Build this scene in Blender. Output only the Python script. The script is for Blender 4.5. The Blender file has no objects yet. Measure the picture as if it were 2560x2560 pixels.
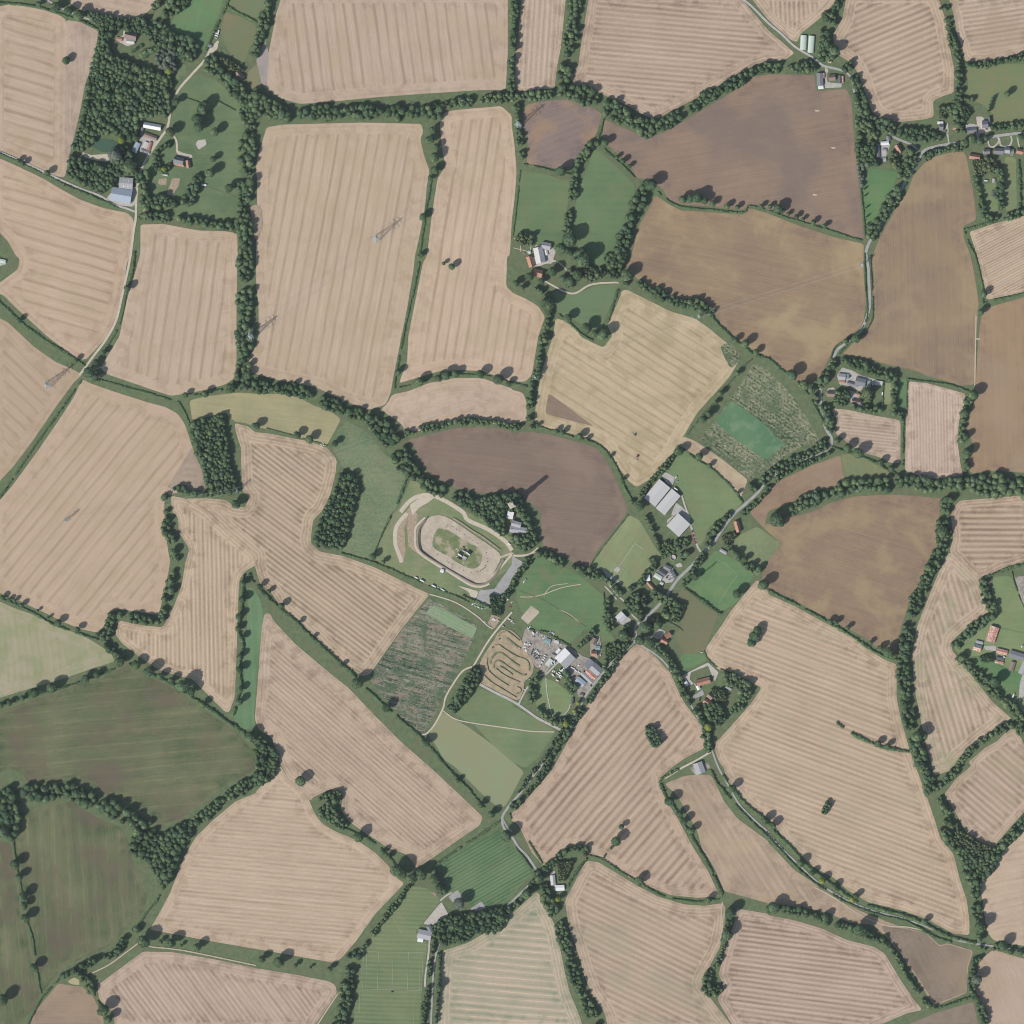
import bpy, math, random
import numpy as np
from mathutils import Vector, Matrix
from mathutils.geometry import delaunay_2d_cdt

random.seed(7); rng = np.random.default_rng(7)
SC = bpy.context.scene
COL = SC.collection
R = math.radians
K = 0.7352 * 640 / 1932          # metres per survey unit (each survey sheet is 1932 units wide)
HALF = 0.7352 * 1280

# ------------------------------------------------------------ camera, sun, sky, exposure
cam_d = bpy.data.cameras.new('camera'); cam = bpy.data.objects.new('camera', cam_d); COL.objects.link(cam)
CAM_H = 8000.0
cam.location = (0, 0, CAM_H); cam.rotation_euler = (0, 0, 0)
cam_d.sensor_fit = 'HORIZONTAL'; cam_d.sensor_width = 36
cam_d.lens = 36 * CAM_H / (2 * HALF)
cam_d.clip_start = 10; cam_d.clip_end = 30000
SC.camera = cam
SUN_EL, SUN_AZ = 39.0, 231.0      # compass bearing of the sun
sd = bpy.data.lights.new('sun', 'SUN'); sun = bpy.data.objects.new('sun', sd); COL.objects.link(sun)
sd.energy = 4.05; sd.angle = R(0.6); sd.color = (1.0, 0.962, 0.905)
a = R(SUN_AZ)
tosun = Vector((math.sin(a) * math.cos(R(SUN_EL)), math.cos(a) * math.cos(R(SUN_EL)), math.sin(R(SUN_EL))))
sun.rotation_euler = tosun.to_track_quat('Z', 'Y').to_euler()
sun.location = tosun * 500
W = bpy.data.worlds.new('World'); SC.world = W; W.use_nodes = True
wt = W.node_tree; wt.nodes.clear()
sky = wt.nodes.new('ShaderNodeTexSky'); sky.sky_type = 'NISHITA'; sky.sun_disc = False
sky.sun_elevation = R(SUN_EL); sky.sun_rotation = R(SUN_AZ); sky.dust_density = 1.5; sky.air_density = 1.2
bg = wt.nodes.new('ShaderNodeBackground'); bg.inputs[1].default_value = 0.082
wo = wt.nodes.new('ShaderNodeOutputWorld')
wt.links.new(sky.outputs[0], bg.inputs[0]); wt.links.new(bg.outputs[0], wo.inputs[0])
SC.view_settings.view_transform = 'Standard'; SC.view_settings.look = 'None'
SC.view_settings.gamma = 1; SC.view_settings.use_curve_mapping = False
SC.view_settings.exposure = 0.10
SC.cycles.max_bounces = 4; SC.cycles.diffuse_bounces = 2; SC.cycles.use_denoising = True
SC.cycles.filter_width = 1.05

# ------------------------------------------------------------ helpers
def pt(col, row, x, y):
    return ((col * 1932 + x) * K - HALF, HALF - (row * 1932 + y) * K)

# close survey sheets: corner (x, y) and scale
FRAMES = {'A': (1200, 1190, 9.66), 'B': (1290, 1560, 8.05), 'C': (1020, 1290, 8.05), 'D': (2320, 280, 8.05), 'E': (2080, 900, 10.733),
          'F': (1620, 1380, 13.8), 'G': (1180, 1540, 10.733), 'H': (2420, 1540, 13.8), 'I': (320, 300, 10.733)}
def unit(s):
    t = s.split()[0]
    return K if t[1].isdigit() else .7352 / FRAMES[t[1]][2]
def P(s):
    """'@cr x y x y ...' -> list of world points"""
    out = []; c = r = 0; buf = []; fr = None
    for t in s.split():
        if t[0] == '@':
            if t[1].isdigit(): c, r, fr = int(t[1]), int(t[2]), None
            else: fr = FRAMES[t[1]]
            continue
        buf.append(float(t))
        if len(buf) == 2:
            out.append(pt(c, r, *buf) if fr is None else ((fr[0] + buf[0] / fr[2]) * .7352 - HALF, HALF - (fr[1] + buf[1] / fr[2]) * .7352)); buf = []
    return out

def tag(o, label=None, cat=None, group=None, kind=None):
    if label: o['label'] = label
    if cat: o['category'] = cat
    if group: o['group'] = group
    if kind: o['kind'] = kind
    return o

def link_mesh(name, me, mat=None, parent=None):
    o = bpy.data.objects.new(name, me); COL.objects.link(o)
    if mat: me.materials.append(mat)
    if parent: o.parent = parent
    return o

def np_mesh(name, V, F, tint=None, smooth=False):
    """V (n,3); F (m,3) or (m,4) arrays or list of such arrays"""
    me = bpy.data.meshes.new(name)
    Fs = F if isinstance(F, list) else [F]
    Fs = [f for f in Fs if len(f)]
    nl = sum(f.size for f in Fs); nf = sum(len(f) for f in Fs)
    me.vertices.add(len(V)); me.vertices.foreach_set('co', np.asarray(V, np.float32).ravel())
    me.loops.add(nl); me.polygons.add(nf)
    me.loops.foreach_set('vertex_index', np.concatenate([f.ravel() for f in Fs]).astype(np.int32))
    tot = np.concatenate([np.full(len(f), f.shape[1]) for f in Fs]).astype(np.int32)
    st = np.concatenate([[0], np.cumsum(tot)[:-1]]).astype(np.int32)
    me.polygons.foreach_set('loop_start', st)
    try: me.polygons.foreach_set('loop_total', tot)
    except Exception: pass
    if tint is not None:
        at = me.attributes.new('tint', 'FLOAT', 'FACE'); at.data.foreach_set('value', np.asarray(tint, np.float32))
    me.update(calc_edges=True); me.validate()
    if smooth: me.polygons.foreach_set('use_smooth', np.ones(nf, bool))
    return me

def empty(name, x, y, rz=0.0, z=0.0):
    o = bpy.data.objects.new(name, None); COL.objects.link(o)
    o.location = (x, y, z); o.rotation_euler = (0, 0, rz); o.empty_display_size = 1
    return o

def copy_tree(o, parent=None):
    c = o.copy(); COL.objects.link(c)
    if parent: c.parent = parent
    for ch in list(o.children): copy_tree(ch, c)
    return c

def chaikin(p, d=5.0, closed=True):
    out = []; n = len(p)
    for i in range(n):
        if not closed and i in (0, n - 1): out.append(p[i]); continue
        a, b, c = Vector(p[i - 1]), Vector(p[i]), Vector(p[(i + 1) % n])
        la, lc = (a - b).length, (c - b).length
        out.append(tuple(b + (a - b) * min(.33, d / max(la, .01)))); out.append(tuple(b + (c - b) * min(.33, d / max(lc, .01))))
    return out

def resample(p, step, closed=False):
    q = list(p) + ([p[0]] if closed else [])
    out = []
    for a, b in zip(q[:-1], q[1:]):
        L = math.hypot(b[0] - a[0], b[1] - a[1]); n = max(1, int(round(L / step)))
        for k in range(n): out.append((a[0] + (b[0] - a[0]) * k / n, a[1] + (b[1] - a[1]) * k / n))
    if not closed: out.append(q[-1])
    return out

def catmull(p, sub=6):
    out = []; n = len(p)
    for i in range(n - 1):
        p0, p1, p2, p3 = p[max(i - 1, 0)], p[i], p[i + 1], p[min(i + 2, n - 1)]
        for k in range(sub):
            t = k / sub
            out.append(tuple(.5 * (2 * p1[j] + (p2[j] - p0[j]) * t + (2 * p0[j] - 5 * p1[j] + 4 * p2[j] - p3[j]) * t * t + (3 * p1[j] - p0[j] - 3 * p2[j] + p3[j]) * t ** 3) for j in (0, 1)))
    out.append(tuple(p[-1])); return out

def inside(pts, poly):
    x, y = pts[:, 0], pts[:, 1]; c = np.zeros(len(pts), bool); n = len(poly)
    for i in range(n):
        x1, y1 = poly[i]; x2, y2 = poly[i - 1]
        if y1 == y2: continue
        c ^= ((y1 > y) != (y2 > y)) & (x < (x2 - x1) * (y - y1) / (y2 - y1) + x1)
    return c

def seg_dist(pts, poly, closed=True):
    d = np.full(len(pts), 1e9); n = len(poly)
    for i in range(0 if closed else 1, n):
        a = np.array(poly[i - 1]); b = np.array(poly[i]); ab = b - a; L2 = max(ab @ ab, 1e-9)
        t = np.clip(((pts - a) @ ab) / L2, 0, 1)
        d = np.minimum(d, np.hypot(*(pts - a - t[:, None] * ab).T))
    return d

# ------------------------------------------------------------ materials
def rgb(c): return (c[0], c[1], c[2], 1)
class NT:
    def __init__(s, name, rough=.9, spec=.2):
        s.m = bpy.data.materials.new(name); s.m.use_nodes = True; s.t = s.m.node_tree
        s.b = s.t.nodes['Principled BSDF']; s.b.inputs['Roughness'].default_value = rough
        s.b.inputs['Specular IOR Level'].default_value = spec
    def n(s, ty, **kw):
        nd = s.t.nodes.new('ShaderNode' + ty)
        for k, v in kw.items(): setattr(nd, k, v)
        return nd
    def set(s, sock, v):
        if isinstance(v, bpy.types.NodeSocket): s.t.links.new(v, sock)
        else: sock.default_value = v
    def math(s, op, a, b=0.0, c=None, clamp=False):
        nd = s.n('Math', operation=op); nd.use_clamp = clamp
        s.set(nd.inputs[0], a); s.set(nd.inputs[1], b)
        if c is not None: s.set(nd.inputs[2], c)
        return nd.outputs[0]
    def mix(s, f, a, b):
        nd = s.n('Mix', data_type='RGBA'); s.set(nd.inputs[0], f)
        s.set(nd.inputs[6], a if isinstance(a, bpy.types.NodeSocket) else rgb(a))
        s.set(nd.inputs[7], b if isinstance(b, bpy.types.NodeSocket) else rgb(b)); return nd.outputs[2]
    def scale(s, col, f):
        nd = s.n('VectorMath', operation='SCALE'); s.set(nd.inputs[0], col); s.set(nd.inputs[3], f); return nd.outputs[0]
    def dot(s, v, w):
        nd = s.n('VectorMath', operation='DOT_PRODUCT'); s.set(nd.inputs[0], v); nd.inputs[1].default_value = w; return nd.outputs['Value']
    def comb(s, x, y, z=0.0):
        nd = s.n('CombineXYZ'); s.set(nd.inputs[0], x); s.set(nd.inputs[1], y); s.set(nd.inputs[2], z); return nd.outputs[0]
    def noise(s, vec, scale, detail=3, rough=.55, dist=0.0):
        nd = s.n('TexNoise'); s.set(nd.inputs['Vector'], vec); nd.inputs['Scale'].default_value = scale
        nd.inputs['Detail'].default_value = detail; nd.inputs['Roughness'].default_value = rough; nd.inputs['Distortion'].default_value = dist
        return nd.outputs[0]
    def smooth(s, v, a, b, lo=0.0, hi=1.0):
        nd = s.n('MapRange', interpolation_type='SMOOTHSTEP'); s.set(nd.inputs[0], v)
        nd.inputs[1].default_value = a; nd.inputs[2].default_value = b; nd.inputs[3].default_value = lo; nd.inputs[4].default_value = hi
        return nd.outputs[0]
    def pos(s): return s.n('NewGeometry').outputs['Position']
    def attr(s, name): return s.n('Attribute', attribute_name=name).outputs['Fac']
    def out(s, col): s.set(s.b.inputs['Base Color'], col); return s.m

def field_mat(name, light, dark, direc=(1, 0), pitch=20., head=0., band=.5, line=0., streak=.35, macro=.25, patch=None, patch_amt=0., patch_scale=70., grain=.25, seed=0., head_pitch=None, wob=.02, bw=.36, fine=None, tram=0., blotch=None):
    """one sheet of farmland: rows follow the drilling direction inside, and the boundary on the headland"""
    N = NT(name, .95, .1)
    p0 = N.pos()
    off = N.n('VectorMath', operation='ADD'); N.set(off.inputs[0], p0); off.inputs[1].default_value = (seed * 137.1, seed * 71.3, 0)
    p = off.outputs[0]
    dx, dy = direc[0], -direc[1]; L = math.hypot(dx, dy); dx /= L; dy /= L
    wn = N.math('MULTIPLY', N.math('SUBTRACT', N.noise(p, .012, 2), .5), pitch * wob * 14)
    u = N.math('ADD', N.dot(p, (-dy, dx, 0)), wn); v = N.dot(p, (dx, dy, 0))
    if head > 0:
        e = N.math('ADD', N.attr('edge'), N.math('MULTIPLY', N.math('SUBTRACT', N.noise(p, .06, 3), .5), 4.5))
        ins = N.math('GREATER_THAN', e, head)
        U = N.math('ADD', N.math('MULTIPLY', u, ins), N.math('MULTIPLY', N.math('MULTIPLY', e, pitch / (head_pitch or pitch)), N.math('SUBTRACT', 1., ins)))
        v2 = N.math('MULTIPLY', N.dot(p, (.71, .71, 0)), .25)
        V = N.math('ADD', N.math('MULTIPLY', v, ins), N.math('MULTIPLY', v2, N.math('SUBTRACT', 1., ins)))
    else: U, V, ins = u, v, None
    q = N.math('DIVIDE', U, pitch)
    fr = N.math('FRACT', q)
    tri = N.math('ABSOLUTE', N.math('SUBTRACT', fr, .5))            # 0 mid row .. .5 on the line
    bandm = N.noise(N.comb(N.math('MULTIPLY', N.math('FLOOR', q), 3.7), N.math('MULTIPLY', V, .0045), 0.), 1.0, 2)
    st = N.noise(N.comb(N.math('MULTIPLY', U, 1.0), N.math('MULTIPLY', V, .06)), .55, 4, .6)
    bnd = N.math('MULTIPLY', N.smooth(N.math('ADD', tri, N.math('MULTIPLY', N.math('SUBTRACT', st, .5), .22)), bw, .05), N.smooth(bandm, .3, .68, .45, 1.15))
    st2 = N.noise(N.comb(N.math('MULTIPLY', U, .22), N.math('MULTIPLY', V, .008)), .55, 2, .5)
    mac = N.noise(p, 1 / 90., 4, .55)
    gr = N.math('ADD', N.math('MULTIPLY', N.noise(p, .55, 3, .7), .5), N.math('MULTIPLY', N.noise(p, .19, 3, .7), .5))
    if ins is not None: bnd = N.math('MULTIPLY', bnd, N.math('ADD', .4, N.math('MULTIPLY', ins, .6)))
    f = N.math('ADD', .32, N.math('MULTIPLY', bnd, band))
    f = N.math('ADD', f, N.math('MULTIPLY', N.math('SUBTRACT', st, .5), streak * 2.9))
    f = N.math('ADD', f, N.math('MULTIPLY', N.math('SUBTRACT', st2, .5), streak * 1.6))
    f = N.math('ADD', f, N.math('MULTIPLY', N.math('SUBTRACT', mac, .5), macro * 3.6))
    f = N.math('ADD', f, N.math('MULTIPLY', N.math('SUBTRACT', gr, .5), grain * 4.5))
    if line:
        ln = N.smooth(tri, .405, .47)
        lm = N.smooth(N.noise(N.comb(N.math('MULTIPLY', N.math('FLOOR', N.math('ADD', q, .5)), 5.3), N.math('MULTIPLY', V, .03)), 1., 2), .3, .6, .35, 1.)
        f = N.math('SUBTRACT', f, N.math('MULTIPLY', N.math('MULTIPLY', ln, lm), line))
    if tram:
        tv = N.math('MULTIPLY', N.math('ABSOLUTE', N.math('SUBTRACT', N.math('FRACT', N.math('DIVIDE', U, 24.3)), .5)), 24.3)
        tm = N.smooth(N.math('ABSOLUTE', N.math('SUBTRACT', tv, 1.1)), .7, .25)
        f = N.math('SUBTRACT', f, N.math('MULTIPLY', tm, tram))
        # cultivator passes of uneven strength, two to three metres wide
        cp = N.noise(N.comb(N.math('MULTIPLY', N.math('FLOOR', N.math('DIVIDE', U, 2.7)), 7.13), N.math('MULTIPLY', V, .003)), 1., 2, .6)
        f = N.math('ADD', f, N.math('MULTIPLY', N.math('SUBTRACT', cp, .5), tram * 1.9))
    if fine:
        fl = N.math('PINGPONG', U, fine)
        f = N.math('ADD', f, N.math('MULTIPLY', N.math('SUBTRACT', N.math('DIVIDE', fl, fine), .5), .3))
    if ins is not None:
        turn = N.math('MULTIPLY', N.smooth(e, head + 22, head + 1), N.smooth(N.noise(p, .045, 3, .6), .45, .62))
        f = N.math('ADD', f, N.math('MULTIPLY', turn, .5))
        rim = N.math('MULTIPLY', N.smooth(N.math('ABSOLUTE', N.math('SUBTRACT', e, head)), 1.4, .2), .16)
        f = N.math('SUBTRACT', f, rim)
        f = N.math('SUBTRACT', f, N.math('MULTIPLY', N.math('SUBTRACT', 1., ins), .07))
    nd = N.n('Clamp'); N.set(nd.inputs[0], f); nd.inputs[1].default_value = -.45; nd.inputs[2].default_value = 1.35
    # extrapolating mix so that rows can go a little past either tone
    lv = N.n('Combine' + 'XYZ'); 
    for i in range(3): lv.inputs[i].default_value = light[i]
    dv = N.n('VectorMath', operation='SCALE'); dv.inputs[0].default_value = tuple(dark[i] - light[i] for i in range(3)); N.set(dv.inputs[3], nd.outputs[0])
    ad = N.n('VectorMath', operation='ADD'); N.set(ad.inputs[0], lv.outputs[0]); N.set(ad.inputs[1], dv.outputs[0])
    col = ad.outputs[0]
    if patch:
        pm = N.noise(p, 1. / patch_scale, 5, .6, .4)
        pf = N.math('MULTIPLY', N.smooth(pm, .47, .64), patch_amt)
        col = N.mix(pf, col, patch)
    if blotch:    # (colour, scale m, amount, lo, hi)
        bm = N.noise(N.comb(N.math('MULTIPLY', u, 1.3), N.math('MULTIPLY', v, .6)), 1. / blotch[1], 3, .7)
        col = N.mix(N.math('MULTIPLY', N.smooth(bm, blotch[3], blotch[4]), blotch[2]), col, blotch[0])
    return N.out(col)

def soil_like(name, a, b, scale=1 / 6., fine=1.2, rough=.9, c=None, camt=.5, cs=1 / 25.):
    N = NT(name, rough, .15); p = N.pos()
    f = N.math('ADD', N.math('MULTIPLY', N.noise(p, scale, 4, .6), .6), N.math('MULTIPLY', N.noise(p, fine, 3, .7), .4))
    col = N.mix(N.smooth(f, .32, .68), a, b)
    if c: col = N.mix(N.math('MULTIPLY', N.smooth(N.noise(p, cs, 4, .6), .45, .62), camt), col, c)
    return N.out(col)

def leaf_mat(name, dark, light, yellow=(.13, .15, .045), ymix=.35):
    N = NT(name, .75, .15)
    t = N.attr('tint'); r = N.n('ObjectInfo').outputs['Random']
    big = N.noise(N.pos(), .07, 3, .65)
    f = N.math('ADD', N.math('MULTIPLY', t, .62), N.math('MULTIPLY', N.math('SUBTRACT', r, .5), .35))
    f = N.math('ADD', f, N.math('MULTIPLY', N.math('SUBTRACT', big, .5), 1.4), clamp=True)
    col = N.mix(f, dark, light)
    col = N.mix(N.math('MULTIPLY', N.smooth(N.noise(N.pos(), .09, 2), .55, .72), ymix), col, yellow)
    col = N.mix(N.math('MULTIPLY', N.smooth(N.noise(N.pos(), .055, 3), .5, .68), .5), col, tuple((a_ + b_) * k_ for a_, b_, k_ in zip(dark, light, (.52, .56, .72))))
    return N.out(col)

_pl = {}
def plain(name, c, rough=.7, spec=.3, var=.12, scale=.8, metal=0.):
    if name in _pl: return _pl[name]
    N = NT(name, rough, spec); N.b.inputs['Metallic'].default_value = metal
    f = N.noise(N.pos(), scale, 4, .65)
    lo = tuple(x * (1 - var) for x in c); hi = tuple(min(1, x * (1 + var)) for x in c)
    _pl[name] = N.out(N.mix(f, lo, hi)); return _pl[name]

M = {}
M['leaf'] = leaf_mat('foliage', (.049, .098, .048), (.205, .278, .134), (.298, .34, .134), .4)
M['leaf_olive'] = leaf_mat('foliage_olive', (.085, .12, .06), (.2, .24, .12), (.26, .28, .11), .5)
M['leaf_grey'] = leaf_mat('foliage_grey', (.11, .145, .11), (.27, .3, .225))
M['leaf_yellow'] = leaf_mat('foliage_yellow', (.171, .224, .039), (.403, .432, .091), (.465, .448, .091), .6)
M['hedge'] = leaf_mat('hedge_foliage', (.062, .12, .053), (.198, .283, .125), (.272, .327, .121), .35)
M['bark'] = plain('bark', (.12, .09, .065))
M['ground'] = soil_like('rough_grass', (.09, .131, .064), (.159, .198, .098), 1 / 9., .9, c=(.153, .15, .086), camt=.5, cs=1 / 30.)
M['road'] = soil_like('lane_asphalt', (.31, .31, .295), (.42, .41, .38), 1 / 8., 1.)
M['dirt'] = soil_like('pale_dirt', (.493, .422, .333), (.598, .528, .423), 1 / 5., 1.1)
M['concrete'] = soil_like('concrete', (.38, .36, .33), (.5, .475, .435), 1 / 7., .8)
M['asphalt'] = soil_like('old_asphalt', (.3, .295, .29), (.4, .39, .38), 1 / 10., .8)
M['gravel'] = soil_like('gravel', (.422, .383, .333), (.546, .502, .45), 1 / 6., 1.2)
M['yard'] = soil_like('yard_dirt', (.27, .24, .205), (.44, .39, .33), 1 / 5., .9, c=(.17, .165, .15), camt=.5, cs=1 / 9.)
M['garden'] = soil_like('garden_lawn', (.1, .16, .072), (.178, .237, .107), 1 / 12., .9, c=(.216, .206, .123), camt=.35, cs=1 / 18.)
M['water'] = plain('pond_water', (.063, .119, .074), .12, .5, .15, .05)
M['algae'] = plain('algae_water', (.42, .37, .2), .4, .4, .1, .3)
M['track'] = soil_like('track_clay', (.44, .37, .288), (.546, .471, .378), 1 / 9., .7, c=(.37, .299, .225), camt=.5, cs=1 / 20.)
M['mud'] = soil_like('brown_mud', (.3, .225, .155), (.46, .36, .26), 1 / 4., .9)
M['straw_track'] = soil_like('worn_straw', (.43, .36, .26), (.56, .47, .35), 1 / 5., 1.1)
# ------------------------------------------------------------ ground and fields
def sheet(name, poly, z, mat, step=None, edge=False, kind='structure', smooth_d=5.0, parent=None):
    b = chaikin(poly, smooth_d) if smooth_d else list(poly)
    if edge:
        b = resample(b, 7, True); A = np.array(b)
        x0, y0 = A.min(0); x1, y1 = A.max(0)
        gx, gy = np.meshgrid(np.arange(x0 + 4, x1, step or 8.), np.arange(y0 + 4, y1, step or 8.))
        G = np.c_[gx.ravel(), gy.ravel()]; G = G[inside(G, b)]
        if len(G): G = G[seg_dist(G, b) > 2.5]
        allp = [Vector(q) for q in b] + [Vector(q) for q in G.tolist()]
    else: allp = [Vector(q) for q in b]
    v, e, f, *_ = delaunay_2d_cdt(allp, [], [list(range(len(b)))], 1, 1e-4)
    V = np.array([(q.x, q.y, z) for q in v], np.float32)
    F = np.array([list(t) for t in f if len(t) == 3], np.int32)
    # face up
    a_, b_, c_ = V[F[:, 0]], V[F[:, 1]], V[F[:, 2]]
    cr = (b_[:, 0] - a_[:, 0]) * (c_[:, 1] - a_[:, 1]) - (b_[:, 1] - a_[:, 1]) * (c_[:, 0] - a_[:, 0])
    F[cr < 0] = F[cr < 0][:, ::-1]
    me = np_mesh(name, V, F)
    if edge:
        at = me.attributes.new('edge', 'FLOAT', 'POINT'); at.data.foreach_set('value', seg_dist(V[:, :2].astype(float), b).astype(np.float32))
    o = link_mesh(name, me, mat, parent)
    if kind: o['kind'] = kind
    return o

g = 9000.
o = link_mesh('ground', np_mesh('ground', np.array([(-g, -g, 0), (g, -g, 0), (g, g, 0), (-g, g, 0)], np.float32), np.array([[0, 1, 2, 3]], np.int32)), M['ground']); o['kind'] = 'structure'

ST_L, ST_D = (.553, .42, .292), (.396, .288, .19)       # stubble light / dark
PRE = {
 'soft': dict(tram=.26, bw=.21, light=ST_L, dark=(.419, .309, .207), pitch=20.5, head=20, band=.78, streak=.5, macro=.25, grain=.2, head_pitch=14, patch=(.406, .318, .181), patch_amt=.25, patch_scale=60),
 'rows': dict(tram=.22, light=(.553, .42, .296), dark=(.341, .252, .173), pitch=9., head=15, band=.52, line=.4, streak=.28, macro=.18, grain=.28, head_pitch=6),
 'plain': dict(tram=.3, light=(.553, .42, .292), dark=(.406, .301, .203), pitch=12., head=9, band=.25, streak=.35, macro=.4, grain=.28),
 'plough': dict(tram=.16, fine=2.3, light=(.295, .215, .173), dark=(.201, .151, .127), pitch=12., head=8, band=.15, streak=.42, macro=.55, grain=.25, patch=(.352, .259, .175), patch_amt=.5, patch_scale=110),
 'grass': dict(light=(.154, .21, .105), dark=(.093, .146, .073), pitch=14., head=0, band=.12, streak=.3, macro=.6, grain=.35, patch=(.19, .188, .095), patch_amt=.35, patch_scale=40),
 'crop': dict(tram=.12, light=(.162, .168, .088), dark=(.088, .112, .056), pitch=24., head=7, band=.15, line=.4, streak=.5, macro=.8, grain=.35, patch=(.145, .115, .082), patch_amt=.75, patch_scale=85, head_pitch=24),
 'maize': dict(light=(.27, .27, .17), dark=(.05, .085, .042), pitch=6., head=0, band=.3, streak=.5, macro=.3, grain=1.7, patch=(.07, .115, .06), patch_amt=.6, patch_scale=35),
 'cover': dict(light=(.25, .24, .17), dark=(.06, .09, .055), pitch=11., head=0, band=.4, streak=1.1, macro=.3, grain=1.3, patch=(.07, .12, .065), patch_amt=.8, patch_scale=24, blotch=((.3, .22, .17), 18, .75, .54, .64)),
}
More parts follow.
